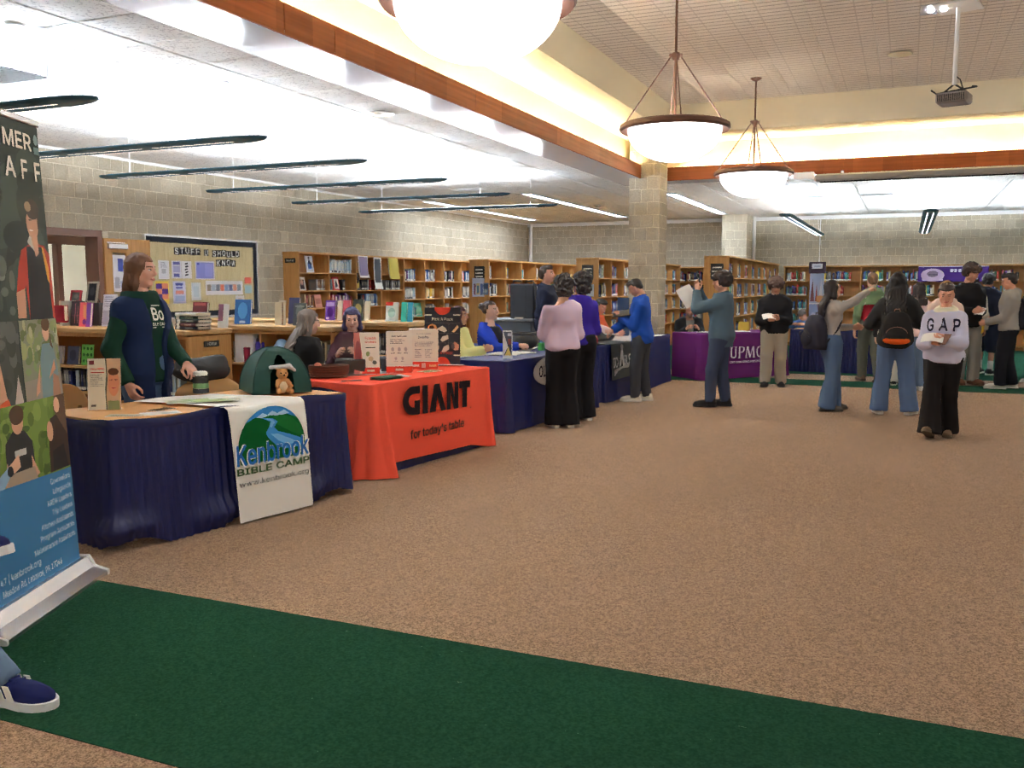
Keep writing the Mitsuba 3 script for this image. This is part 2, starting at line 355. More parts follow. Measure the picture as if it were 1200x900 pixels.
# hanging linear fixtures of the side aisle
def lens(n=10, w=.115, t=.036):
    a = np.linspace(math.pi, 2 * math.pi, n); return [(w * math.cos(q), t * math.sin(q)) for q in a]
def linear_fixture(x0, x1, y, z, label, along='x', slots=.007, ztop=ZC, group=None):
    L = x1 - x0; k = thing('linear_pendant_light', label, 'light', group)
    M = mat4((x0, y, z)) if along == 'x' else mat4((y, x0, z), rz=90)
    # curved shell under the tubes, open at the top, narrowed at both ends
    t = np.concatenate([[0, .05, .12, .22, .34], np.linspace(.5, L - .5, 5), [L - .34, L - .22, L - .12, L - .05, L]])
    prof = np.array(lens()); P = []
    for q in t:
        e = min(q, L - q) / .34; s = 1 if e >= 1 else math.sqrt(max(0, 1 - (1 - e) ** 2)) * .97 + .03
        P.append([(q, a * s, b * (.35 + .65 * s)) for a, b in prof])
    part(k, 'shell', cat([sheet(P), tf(sheet(P), mat4((0, 0, .006), s=(1, .93, .8)))]), 'teal_metal', 30, M)
    part(k, 'rim', cat([tube([(q, sg_ * .115 * (1 if min(q, L - q) > .34 else math.sqrt(max(0, 1 - (1 - min(q, L - q) / .34) ** 2)) * .97 + .03), .001) for q in t], .006, 6) for sg_ in (-1, 1)]), 'teal_metal', 40, M)
    n = max(1, round(L / 1.25)); l = (L - .5) / n
    lamp = {**ply(cyl((0, 0, 0), (l - .06, 0, 0), .013), 'tube_dead', 40), 'emitter': lum(TUBE)}
    for i in range(n):
        for s in (-1, 1): part(k, 'lamp', lamp, None, M=M @ mat4((.25 + i * l + .03, s * .05, .0)))
    if slots:
        sl = {**ply(box(0, l - .12, -.007, .007, -.0375, -.0335), 'tube_dead'), 'emitter': lum([c * slots for c in TUBE])}
        for i in range(n):
            for s in (-1, 1): part(k, 'louver_slot', sl, None, M=M @ mat4((.25 + i * l + .06, s * .045, .004)))
    for q in (.45, L - .45):
        part(k, 'cable', tube([(q, 0, -.02), (q + .006, 0.004, (ztop - z) * .5), (q, 0, ztop - z - .006)], .003, 6), 'white_metal', True, M)
        part(k, 'ceiling_cup', lathe([(.0, ztop - z - .006), (.06, ztop - z - .006), (.06, ztop - z - .022), (.02, ztop - z - .03), (0, ztop - z - .03)], 16), 'white_metal', 30, M @ mat4((q, 0, 0)))
    return k
fy = [4.66, 6.43, 8.0, 9.75, 11.6, 13.45]
on = ['nearest, cut by the left photo edge', 'second nearest of the six, above the tall banner', 'third nearest of the six', 'fourth nearest of the six', 'fifth nearest of the six', 'farthest of the six']
for y, o in zip(fy, on):
    linear_fixture(-8.63, -5.03, y, 2.755, 'dark teal linear light, ' + o, group=None)
linear_fixture(16.3, 23.4, -1.98, 2.72, 'long dark hanging light with two lit slots, left one of the far bay', 'y', .08)
linear_fixture(16.3, 23.4, .3, 2.72, 'long dark hanging light with two lit slots, right one of the far bay', 'y', .08)
linear_fixture(16.3, 23.4, 2.6, 2.72, 'long dark hanging light of the far bay beyond the right edge', 'y', .08)
# recessed strips in the far left bay
for x, a, b, o in ((-9.2, 16.9, 22.8, 'nearest the left wall'), (-6.72, 16.3, 22.8, 'in the middle'), (-4.2, 17.3, 22.6, 'beside the column')):
    k = thing('recessed_strip_light', 'long white recessed strip light in the ceiling tiles, ' + o, 'light')
    part(k, 'frame', cat([box(x - .1, x - .085, a, b, ZC - .02, ZC), box(x + .085, x + .1, a, b, ZC - .02, ZC), box(x - .1, x + .1, a - .015, a, ZC - .02, ZC), box(x - .1, x + .1, b, b + .015, ZC - .02, ZC)]), 'teal_metal')
    n = 5; l = (b - a) / n
    for i in range(n): part(k, 'diffuser', {**ply(box(x - .08, x + .08, a + i * l + .03, a + (i + 1) * l - .03, ZC - .018, ZC - .008), 'tube_dead'), 'emitter': lum(STRIP)}, None)
# bowl pendants
def bowl_pendant(x, y, z, label, r=.53):
    k = thing('bowl_pendant', label, 'light')
    M = mat4((x, y, z))
    R = .455; h = .315
    prof = [(R * math.sin(a), -h * math.cos(a)) for a in np.linspace(0.0, math.pi / 2, 14)]
    part(k, 'glass_bowl', {**ply(lathe(prof, 40), 'tube_dead', True), 'emitter': lum(BOWL)}, None, M=M)
    part(k, 'bowl_lining', lathe([(a * .985, b * .985 + .004) for a, b in prof], 40), 'white_metal', True, M)
    part(k, 'rim', lathe([(R - .012, -.015), (r - .01, -.02), (r + .005, .0), (r, .035), (r - .025, .05), (R - .012, .04), (R - .012, -.015)], 48), 'bronze', 30, M)
    zt = ZT - z
    part(k, 'stem', tube([(0, 0, -.1), (0, 0, zt)], .012, 10), 'bronze', 40, M)
    part(k, 'canopy', lathe([(0, zt - .004), (.075, zt - .004), (.075, zt - .015), (.03, zt - .04), (0, zt - .04)], 20), 'bronze', 30, M)
    part(k, 'collar', lathe([(0, .66), (.035, .66), (.04, .69), (.035, .72), (0, .72)], 16), 'bronze', 30, M)
    for i in range(4):
        a = math.radians(20 + 90 * i); c, s = math.cos(a), math.sin(a)
        part(k, 'strut', tube([(.045 * c, .045 * s, .69), (.49 * c, .49 * s, .045)], .0065, 8), 'bronze', 40, M)
        part(k, 'finial', trimesh.creation.icosphere(2, .016), 'bronze', True, M @ mat4((.05 * c, .05 * s, .70)))
    for i in range(3):
        a = math.radians(120 * i + 10)
        part(k, 'bulb', {**ply(tf(trimesh.creation.icosphere(2, .05), mat4((.2 * math.cos(a), .2 * math.sin(a), -.02))), 'tube_dead', True), 'emitter': lum(BULB)}, None, M=M)
for x, y, o in ((-2.19, 4.62, 'largest in the photo, cut by the top edge'), (-2.15, 9.0, 'between the cut off one and the far one'), (-2.0, 13.0, 'farthest, in front of the cherry beam')):
    bowl_pendant(x, y, 3.02, 'frosted white bowl pendant with bronze ring, ' + o)
for x in (2.9,):
    for y, o in ((5.0, 'nearest'), (9.0, 'middle'), (13.0, 'farthest')): bowl_pendant(x, y, 3.02, 'frosted white bowl pendant of the right hand row, ' + o + ' one')
bowl_pendant(-2.4, .6, 3.02, 'frosted white bowl pendant over the camera'); bowl_pendant(2.9, .6, 3.02, 'frosted white bowl pendant right of the camera')
bowl_pendant(-2.4, -3.2, 3.02, 'frosted white bowl pendant behind the camera, left row'); bowl_pendant(2.9, -3.2, 3.02, 'frosted white bowl pendant behind the camera, right row')
# ---------------------------------------------------------------- flat print: shapes laid on a sheet, one joined coloured mesh
def vc(mesh, col):
    return np.tile(np.array(srgb(*col)), (len(mesh.vertices), 1))
def joined(ms):
    """[(mesh, rgb)] -> mesh and its vertex colours."""
    return cat([m for m, c in ms]), np.vstack([vc(m, c) for m, c in ms])
def flat_poly(g):
    ms = []
    for q in getattr(g, 'geoms', [g]):
        if q.area < 1e-9: continue
        v, f = trimesh.creation.triangulate_polygon(q, engine='earcut')
        m = trimesh.Trimesh(np.column_stack([v, np.zeros(len(v))]), f, process=False)
        if m.face_normals[0][2] < 0: m.invert()
        ms.append(m)
    return cat(ms)
def card_mesh(w, h, items, step=1.2e-4, clip=True, warp=None):
    """Unit coordinates (0..1) from the lower left; r rectangle, e ellipse, p polygon, t text."""
    out = []; frame = sg.box(0, 0, w, h)
    for i, it in enumerate(items):
        z = step * (i + 1); k = it[0]
        if k == 't':
            _, s, cx, cy, th, tw, c = it[:7]; m = text(s, th * h, None if tw is None else tw * w, 1e-4, bold=len(it) > 7 and bool(it[7]), center=not (len(it) > 8))
            m.apply_translation((cx * w, cy * h - th * h / 2, z)); out.append((m, c)); continue
        if k == 'r': g = sg.box(it[1] * w, it[2] * h, it[3] * w, it[4] * h); c = it[5]
        elif k == 'e':
            a = np.linspace(0, 2 * np.pi, 28, endpoint=False); g = sg.Polygon(np.column_stack([(it[1] + it[3] * np.cos(a)) * w, (it[2] + it[4] * np.sin(a)) * h])); c = it[5]
        else: g = sg.Polygon([(x * w, y * h) for x, y in it[1]]).buffer(0); c = it[2]
        if clip: g = g.intersection(frame)
        if g.is_empty or g.area < 1e-9: continue
        m = flat_poly(g); m.apply_translation((0, 0, z)); out.append((m, c))
    m, c = joined(out)
    if warp: m = trimesh.Trimesh(warp(np.array(m.vertices)), m.faces, process=False)
    return m, c
def card(parent, name, w, h, items, M, mat='vcol_matte', **kw):
    m, c = card_mesh(w, h, items, **kw)
    return part(parent, name, m, mat, M=M, color=c)
def lines(x0, x1, y0, y1, n, th, col, seed=0):
    """Lines of small print as bars."""
    r = random.Random(seed); return [('r', x0, y0 + (y1 - y0) * (i + .5) / n - th / 2, x0 + (x1 - x0) * r.uniform(.55, 1), y0 + (y1 - y0) * (i + .5) / n + th / 2, col) for i in range(n)]

# ---------------------------------------------------------------- books
def book_mesh(col, band, w=1., h=1., d=1., t=.1):
    """Standing book, spine at -y, in the unit box; boards round a paler page block, a label near the foot of the spine."""
    dark = tuple(int(c * .8) for c in col)
    ms = [(box(0, t, 0, 1, 0, 1), dark), (box(1 - t, 1, 0, 1, 0, 1), dark), (box(t, 1 - t, .05, .96, .015, .985), (226, 216, 194))]
    a = np.linspace(-1, 1, 5); P = [[(.5 + .5 * q, -.0 - .05 * (1 - q * q), z) for z in (0, 1)] for q in a]
    sp = sheet(P); sp.fix_normals(); ms.append((sp, col))
    P2 = [[(.5 + .5 * q, -.006 - .05 * (1 - q * q), z) for z in (.06, .2)] for q in a]; ms.append((sheet(P2), band))
    P3 = [[(.5 + .4 * q, -.006 - .05 * (1 - q * q), z) for z in (.45, .8)] for q in a]; ms.append((sheet(P3), tuple(int(.6 * x + .4 * y) for x, y in zip(col, (240, 230, 200)))))
    m, c = joined(ms); m.apply_transform(np.diag([w, d, h, 1])); return m, c
BOOK_COLS = {'white': (226, 224, 218), 'black': (34, 34, 38), 'navy': (30, 38, 84), 'dark red': (116, 30, 34), 'grey': (128, 130, 134), 'blue': (52, 92, 150), 'green': (48, 92, 66), 'cream': (214, 198, 160),
             'brown': (96, 64, 42), 'teal': (46, 130, 140), 'purple': (88, 52, 110), 'yellow': (222, 190, 70), 'pale blue': (168, 190, 206), 'red': (176, 44, 40)}
book_ply, book_raw = {}, {}
for n, c in BOOK_COLS.items():
    m, cc = book_mesh(c, (236, 234, 228) if n not in ('white', 'cream') else (70, 70, 76))
    book_raw[n] = (m, cc); book_ply[n] = ply(m, 'vcol', color=cc)
ROWN = {}
_o = ['first', 'second', 'third', 'fourth', 'fifth', 'sixth', 'seventh', 'eighth', 'ninth']
ORD = _o + ['tenth', 'eleventh', 'twelfth', 'thirteenth', 'fourteenth', 'fifteenth', 'sixteenth', 'seventeenth', 'eighteenth', 'nineteenth', 'twentieth'] + ['twenty-' + q for q in _o] + ['thirtieth'] + ['thirty-' + q for q in _o]
BOOKS = []       # (distance, colour, matrix, label, group)
def shelf_books(M, x0, x1, where, fill=.8, seed=0, cols=None, hmax=.27, depth=.17, front=.03):
    """Rows of books from x0 to x1 on a board at the local z = 0, spines to -y."""
    r = random.Random(seed); x = x0 + .012; end = x0 + (x1 - x0) * fill
    pal = cols or ['white', 'black', 'navy', 'grey', 'blue', 'cream', 'dark red', 'white', 'black', 'brown', 'green', 'teal', 'purple', 'grey', 'pale blue', 'navy', 'red', 'yellow']
    while x < end:
        w = r.uniform(.022, .05); h = min(hmax, r.uniform(.19, .27)); c = r.choice(pal)
        if x + w > x1 - .005: break
        if r.random() < .05: x += r.uniform(.02, .08); continue
        m = M @ mat4((x, front + r.uniform(0, .02), 0), s=(w, depth, h))
        p = m @ np.array([.5, 0, .5, 1]); n_ = ROWN[where] = ROWN.get(where, -1) + 1; lab = '%s book, %s from left, %s' % (c, ORD[min(n_, 39)], where)
        BOOKS.append((math.hypot(p[0], p[1] - 0) / max(w, .001) ** .3, c, m, lab, where)); x += w + .001

def bookcase(key, M, n, H, levels, D=.3, bw=.9, sides=(1, 1), top='oak'):
    """Parts of a bookcase of n bays in the local frame: x along, front at y = 0, back at y = D."""
    t = .025
    wood = ply(bbox_(0, t, 0, D, .0, H - .03, .003), 'oak')
    for i in range(n + 1):
        part(key, 'upright' if 0 < i < n else 'end_panel', wood, None, M=M @ mat4((i * bw - t / 2, 0, 0)))
    part(key, 'top_board', bbox_(-.03, n * bw + .03, -.015, D, H - .035, H, .004), 'oak', M=M)
    part(key, 'back_panel', box(0, n * bw, D - .015, D, .05, H - .035), 'oak', M=M)
    part(key, 'plinth', box(0, n * bw, .03, .05, 0, .09), 'oak_dark', M=M)
    sh = ply(bbox_(t / 2 + .001, bw - t / 2 - .001, .006, D - .016, -.02, 0, .003), 'oak')
    for i in range(n):
        for z in (levels[i] if isinstance(levels[0], (list, tuple)) else levels): part(key, 'shelf', sh, None, M=M @ mat4((i * bw, 0, z)))

# wall bookcase along the left wall
LW = mat4((-9.66, 13.14, 0), rz=90)
lv_a, lv_b = [1.735, 1.42, 1.11, .75, .35, .1], [1.60, 1.22, .84, .46, .1]
lw_levels = [lv_a, lv_a, [1.42, 1.11, .75, .35, .1], lv_a] + [lv_b] * 8
wallcase = thing('bookcase', 'long oak bookcase standing along the left block wall beside the bulletin board', 'bookcase')
bookcase(wallcase, LW, 12, 2.09, lw_levels, .33)
sg_ = part(wallcase, 'sign', bbox_(-9.94, -9.72, 13.11, 13.122, 1.90, 1.975, .002), 'black')
part(wallcase, 'sign_lettering', tf(text('GRAPHIC', .022, .16), plane_M((-9.83, 13.109, 1.925), (1, 0, 0), (0, 0, 1))), 'paper')
ordn = ['first', 'second', 'third', 'fourth', 'fifth', 'sixth', 'seventh', 'eighth', 'ninth', 'tenth', 'eleventh', 'twelfth']
BWH = {4: [['purple', 'navy', 'blue', 'pale blue', 'white'], ['pale blue', 'white'], ['teal', 'pale blue', 'green']], 5: [['navy', 'black', 'white', 'blue'], ['cream', 'yellow'], ['white', 'grey']], 6: [['black', 'navy', 'white', 'purple'], ['grey', 'black', 'white'], ['grey', 'brown']],
       7: [['white', 'red', 'blue'], ['white', 'grey'], ['white']]}
for i in range(4, 12):
    for j, z in enumerate(lw_levels[i][:3]):
        shelf_books(LW @ mat4((i * .9, .02, z)), .08 + .05 * (j % 2), .86, '%s board, %s bay, left wall bookcase' % (['top', 'second', 'third'][j], ordn[i]), [.62, .55, .6][j] if i < 8 else .4, 100 + 10 * i + j, BWH.get(i, [None] * 3)[j], .30 if i < 8 else .25)
def setbooks(i, z, x0, x1, cols, where, h=.22, seed=1, fill=1.): shelf_books(LW @ mat4((i * .9, .02, z)), x0, x1, where, fill, seed, cols, h)
setbooks(1, 1.735, .03, .85, ['white', 'pale blue', 'white'], 'top board, second bay, left wall bookcase', .27, 5)
setbooks(0, 1.42, .55, .85, ['black', 'grey', 'brown'], 'second board, first bay, left wall bookcase', .2, 6)
setbooks(1, 1.42, .05, .18, ['teal', 'pale blue'], 'second board, second bay, left wall bookcase', .24, 7)
setbooks(1, 1.42, .48, .62, ['black', 'green'], 'second board, second bay, left wall bookcase', .2, 8)
setbooks(2, 1.42, .25, .55, ['black', 'grey'], 'second board, third bay, left wall bookcase', .2, 9)
setbooks(2, 1.42, .56, .86, ['red', 'dark red'], 'second board, third bay, left wall bookcase', .2, 10)
setbooks(3, 1.42, .25, .86, ['black', 'grey', 'grey'], 'second board, fourth bay, left wall bookcase', .2, 11)
setbooks(2, 1.11, .2, .36, ['dark red', 'black'], 'third board, third bay, left wall bookcase', .22, 12)
setbooks(2, 1.11, .38, .86, ['pale blue', 'grey', 'blue'], 'third board, third bay, left wall bookcase', .24, 13)
setbooks(0, 1.11, .2, .5, ['dark red', 'brown', 'cream'], 'third board, first bay, left wall bookcase', .25, 14)
setbooks(1, 1.11, .02, .85, ['purple', 'white', 'dark red', 'black'], 'third board, second bay, left wall bookcase', .26, 15)

# free-standing stacks seen end on, and the cases on the back wall
SB = .86
def stack(x1, y0, n, label, depth=.45, H=2.04, signs=True, seed=0):
    M = mat4((x1, y0, 0), rz=90); k = thing('bookcase', label, 'bookcase')
    lv = [1.65, 1.29, .93, .57, .1]
    bookcase(k, M, n, H, lv, depth, bw=SB)
    part(k, 'sign', bbox_(x1 - .33, x1 - .1, y0 - .022, y0 - .012, 1.62, 1.9, .002), 'black')
    part(k, 'sign_lettering', cat([box(x1 - .3, x1 - .13, y0 - .0235, y0 - .022, z, z + .022) for z in (1.82, 1.75, 1.68)]), 'paper')
    return k, M, lv
s1, M1, lv1 = stack(-7.85, 17.05, 8, 'oak book stack seen end on behind the blue cardigan, tallest left')
s2, M2, lv2 = stack(-5.45, 16.85, 8, 'oak book stack seen end on just left of the block column')
s3, M3, lv3 = stack(-2.95, 16.7, 8, 'oak book stack seen end on right of the block column, running to the far wall')
for nm, M, lv, fills in (('end-on stack behind blue cardigan', M1, lv1, [.25, .6, .3, .3]), ('end-on stack left of column', M2, lv2, [.6, .7, .7, .6]), ('end-on stack right of column', M3, lv3, [.8, .95, .9, .85])):
    for i in range(8):
        for j in range(4):
            shelf_books(M @ mat4((i * SB, .02, lv[j])), .03, .83, '%s board, %s bay, %s' % (['top', 'second', 'third', 'fourth'][j], ordn[i], nm), fills[j] * (1 if i < 5 or nm[-6:] == 'column' else .6), 300 + i * 7 + j + len(nm) * 31)
bl = thing('bookcase', 'low oak bookcase on the far wall between the stacks', 'bookcase'); MB1 = mat4((-9.2, 24.04, 0)); lvb = [1.62, 1.26, .9, .54, .1]
bookcase(bl, MB1, 5, 2.0, lvb, .35)
br = thing('bookcase', 'long oak bookcase on the far wall behind the crowd', 'bookcase'); MB2 = mat4((-2.86, 24.02, 0))
bookcase(br, MB2, 8, 2.0, lvb, .38)
for i in range(8):
    for j in range(4):
        shelf_books(MB2 @ mat4((i * .9, .02, lvb[j])), .03, .87, '%s board, %s bay, far wall bookcase' % (['top', 'second', 'third', 'fourth'][j], ordn[i]), [.75, .85, .6, .5][j] * (1 if (i * 3 + j) % 4 else .7), 900 + i * 5 + j, None, .3)
for i in range(1, 5):
    for j in range(4):
        shelf_books(MB1 @ mat4((i * .9, .02, lvb[j])), .03, .87, '%s board, %s bay, low far case' % (['top', 'second', 'third', 'fourth'][j], ordn[i]), .7, 980 + i * 5 + j, None, .28)

# low island shelves in the left aisle
def island(label, x0, x1, y0, D=.6, H=1.1, lv=(.73, .48, .1)):
    k = thing('low_bookcase', label, 'bookcase'); n = max(1, round((x1 - x0) / .95)); M = mat4((x0, y0, 0))
    bw = (x1 - x0) / n; t = .03
    for i in range(n + 1): part(k, 'upright' if 0 < i < n else 'end_panel', bbox_(i * bw - t / 2, i * bw + t / 2, .02, D, 0, H - .06, .003), 'oak', M=M)
    part(k, 'top_board', bbox_(-.04, n * bw + .04, -.03, D + .02, H - .05, H, .01), 'oak_top', M=M)
    part(k, 'apron', box(0, n * bw, 0.01, .03, H - .085, H - .05), 'oak', M=M)
    part(k, 'back_panel', box(0, n * bw, D * .5, D * .5 + .02, .05, H - .06), 'oak_dark', M=M)
    for i in range(n):
        for z in lv: part(k, 'shelf', bbox_(i * bw + t / 2, (i + 1) * bw - t / 2, .0, D * .5, z - .022, z, .003), 'oak_top', M=M)
    return k, M, bw, n
iA, MA, bA, nA = island('low oak shelf unit with a FICTION sign, behind the woman in the navy vest', -8.9, -5.99, 6.42, .58)
part(iA, 'end_face', bbox_(-5.98, -5.955, 6.42, 7.0, .0, 1.04, .003), 'oak')
part(iA, 'sign', bbox_(-5.955, -5.947, 6.62, 6.82, .935, .99, .002), 'black')
part(iA, 'sign_lettering', tf(text('FICTION', .024, .12), plane_M((-5.946, 6.72, .951), (0, 1, 0), (0, 0, 1))), 'paper')
card(iA, 'poster', .22, .2, [('r', 0, 0, 1, 1, (214, 176, 116)), ('r', 0, .78, 1, 1, (196, 150, 90)), ('p', [(.4, .3), (.5, .75), (.62, .7), (.58, .3)], (60, 44, 34)), ('r', 0, 0, 1, .25, (226, 196, 150))], plane_M((-5.953, 6.6, .70), (0, 1, 0), (0, 0, 1)))
card(iA, 'plaque', .16, .06, [('r', 0, 0, 1, 1, (40, 34, 34)), ('r', .15, .4, .85, .6, (150, 140, 130))], plane_M((-5.953, 6.63, .60), (0, 1, 0), (0, 0, 1)))
iB, MB, bB, nB = island('low oak shelf unit with an open ledge, behind the long grey hair', -6.95, -5.2, 7.55, .55, 1.1, (.71, .1))
iC, MC, bC, nC = island('low oak shelf unit behind the red tablecloth, farthest of the low units', -8.0, -5.04, 8.77, .6)
for i in range(nC): shelf_books(MC @ mat4((i * bC, .03, .73)), .05, bC - .05, '%s bay, low unit behind the red cloth' % ordn[i], .8, 60 + i, ['black', 'white', 'grey', 'black', 'brown'], .24)
for i in range(nB): shelf_books(MB @ mat4((i * bB, .03, .71)), bB * .55, bB - .04, '%s ledge bay behind the grey hair' % ordn[i], 1, 70 + i, ['black', 'white', 'cream', 'grey'], .24)
for i in range(nA): shelf_books(MA @ mat4((i * bA, .03, .48)), .05, bA - .05, 'lower shelf, %s bay, FICTION unit' % ordn[i], .9, 80 + i, ['black', 'grey', 'pale blue', 'navy'], .2)

# emit: the 300 that show largest are books of their own, the rest one joined object
BOOKS.sort(key=lambda b: b[0])
for d, c, m, lab, grp in BOOKS[:262]: one('book', lab, 'book', book_ply[c], None, M=m, group='books: %s' % grp)
if BOOKS[262:]:
    k = numbered('book_rows'); V, F, Cc, o = [], [], [], 0
    for d, c, m, lab, grp in BOOKS[262:]:
        bm_, cc = book_raw[c]; V.append(trimesh.transform_points(bm_.vertices, m)); F.append(bm_.faces + o); Cc.append(cc); o += len(cc)
    put(k, ply(trimesh.Trimesh(np.vstack(V), np.vstack(F), process=False), 'vcol', color=np.vstack(Cc)))
    tag(k, 'rows of mixed library books filling the far shelves', 'books', kind='stuff')

# ---------------------------------------------------------------- displayed books and cards
def display(name, label, cat_, x, y, z, w, h, col, items=(), rz=0, tilt=8, th=.03, group=None, pages=True):
    """A book (or thin card) standing face out at the foot point, leaning back by tilt degrees."""
    k = thing(name, label, cat_, group)
    M = mat4((x, y, z), rz=rz) @ mat4((0, 0, 0), rx=-tilt)
    ms = [(bbox_(-w / 2, w / 2, 0, .004, 0, h, .001), col), (bbox_(-w / 2, w / 2, th - .004, th, 0, h, .001), col), (box(-w / 2, -w / 2 + .004, .003, th - .003, 0, h), tuple(int(c * .85) for c in col))]
    if pages and th > .012: ms.append((box(-w / 2 + .004, w / 2 - .005, .004, th - .004, .005, h - .005), (232, 224, 204)))
    m, c = joined(ms); part(k, 'cover', m, 'vcol', M=M, color=c)
    if items: card(k, 'cover_art', w, h, items, M @ plane_M((-w / 2, -.0002, 0), (1, 0, 0), (0, 0, 1)))
    return k
Wt, Bk = (236, 234, 228), (32, 32, 36)
def frame_stand(label, x, y, z, w, h, fr, inner, rz=0, tilt=12):
    k = thing('picture_frame', label, 'picture frame'); M = mat4((x, y, z), rz=rz) @ mat4((0, 0, 0), rx=-tilt)
    b = w * .14
    part(k, 'frame', cat([bbox_(-w / 2, w / 2, 0, .02, 0, b, .003), bbox_(-w / 2, w / 2, 0, .02, h - b, h, .003), bbox_(-w / 2, -w / 2 + b, 0, .02, b, h - b, .003), bbox_(w / 2 - b, w / 2, 0, .02, b, h - b, .003)]), flat(*fr), M=M)
    card(k, 'picture', w - 2 * b, h - 2 * b, [('r', 0, 0, 1, 1, inner), ('e', .5, .55, .3, .25, tuple(int(c * 1.5) for c in inner))], M @ plane_M((-w / 2 + b, .008, b), (1, 0, 0), (0, 0, 1)))
    part(k, 'stand', tube([(0, .02, h * .6), (0, .08 + h * .2, 0.02)], .005, 6), 'black', M=M)
# on the FICTION unit
display('book', 'dark book with pink line drawing standing on the FICTION unit', 'book', -7.69, 6.74, 1.1, .18, .25, (52, 46, 50), [('r', .1, .4, .9, .42, (150, 90, 100)), ('r', .3, .08, .34, .9, (190, 110, 120)), ('r', .5, .1, .54, .8, (170, 100, 110)), ('e', .8, .35, .06, .06, (160, 130, 130))])
one('book', 'white spined book beside the dark book with pink drawing', 'book', ply(*[book_mesh((232, 226, 208), (220, 214, 200), .035, .25, .18)[0], 'vcol'], color=book_mesh((232, 226, 208), (220, 214, 200))[1]), None, M=mat4((-7.85, 6.68, 1.1)))
kf = one('book', 'red book lying flat on the FICTION unit', 'book', ply(book_mesh((176, 34, 52), (236, 230, 226), .05, .22, .16)[0], 'vcol', color=book_mesh((176, 34, 52), (236, 230, 226))[1]), None, M=mat4((-7.82, 6.52, 1.1), rx=0) @ mat4((0, 0, 0.05), ry=90) @ mat4((0, 0, 0), rz=90))
display('book', 'pink and purple book standing on the FICTION unit', 'book', -7.43, 6.6, 1.1, .15, .24, (150, 70, 150), [('r', 0, 0, .62, 1, (226, 104, 108)), ('p', [(.3, .9), (.6, .9), (.66, .3), (.36, .4)], (226, 156, 110)), ('e', .48, .2, .14, .12, (110, 50, 120)), ('r', .66, .1, 1, .95, (122, 76, 160))])
display('flyer', 'white flyer in a holder behind the pink and purple book', 'flyer', -7.27, 6.75, 1.1, .18, .32, (226, 226, 230), [('r', 0, 0, 1, 1, (214, 214, 222))] + lines(.1, .9, .6, .95, 5, .03, (150, 150, 165), 3) + [('r', .05, .05, .6, .5, (176, 172, 184)), ('r', .7, .1, .95, .55, (222, 190, 160))], th=.008, pages=False)
kst = ['black', 'dark green', 'black', 'brown', 'navy']
for i, (c, lab) in enumerate([((40, 44, 58), 'navy book with white band at the bottom of the lying stack'), ((74, 42, 44), 'dark red book second from bottom of the lying stack'), ((66, 74, 76), 'grey book in the middle of the lying stack'), ((38, 62, 52), 'dark green book second from top of the lying stack'), ((206, 204, 198), 'pale book on top of the lying stack')]):
    m, cc = book_mesh(c, (232, 228, 220), .031, .25, .19)
    one('book', lab + (' on the FICTION unit' if i == 0 else ''), 'book', ply(m, 'vcol', color=cc), None, M=mat4((-6.17 + .006 * ((i * 7) % 3), 6.5, 1.1 + .0315 * i), rz=[4, -3, 2, 6, -2][i]) @ mat4((0, 0, .031), ry=90) @ mat4((0, 0, 0), rx=0))
display('book', 'dark red book standing behind the lying stack on the FICTION unit', 'book', -6.19, 6.82, 1.1, .175, .25, (84, 38, 44), [('r', .1, .86, .9, .98, (150, 80, 80))])
display('book', 'small white and purple card behind the lying stack', 'card', -5.98 + -.02, 6.93, 1.1, .12, .23, (238, 236, 232), [('r', 0, .3, .5, 1, (120, 84, 100))], th=.01, pages=False)
# on the second low unit
display('book', 'bright blue book with paler centre standing left on the low ledge unit', 'book', -6.42, 7.72, 1.1, .19, .26, (36, 76, 130), [('e', .5, .55, .3, .34, (76, 130, 178)), ('r', .32, .04, .68, .14, (214, 220, 226))], rz=8)
for x, y, w, h, c, lab in ((-6.1, 7.95, .07, .25, (216, 208, 190), 'cream spined book behind the bright blue book'), (-5.96, 7.98, .13, .28, (42, 44, 78), 'navy book standing behind the cream book on the low ledge unit'),):
    display('book', lab, 'book', x, y, 1.1, w, h, c, rz=4)
display('book', 'cream book, page edge out, at the front of the low ledge unit', 'book', -5.9, 7.66, 1.1, .10, .235, (222, 208, 180), [('r', .86, 0, 1, 1, (120, 84, 64))], rz=4, tilt=3, th=.05)
display('book', 'dark grey book with a pale figure, front right of the low ledge unit', 'book', -5.68, 7.7, 1.1, .14, .23, (58, 62, 60), [('e', .5, .6, .3, .3, (96, 102, 96)), ('r', .3, .04, .6, .16, (200, 196, 186)), ('e', .5, .85, .4, .06, (120, 126, 120))], rz=8)
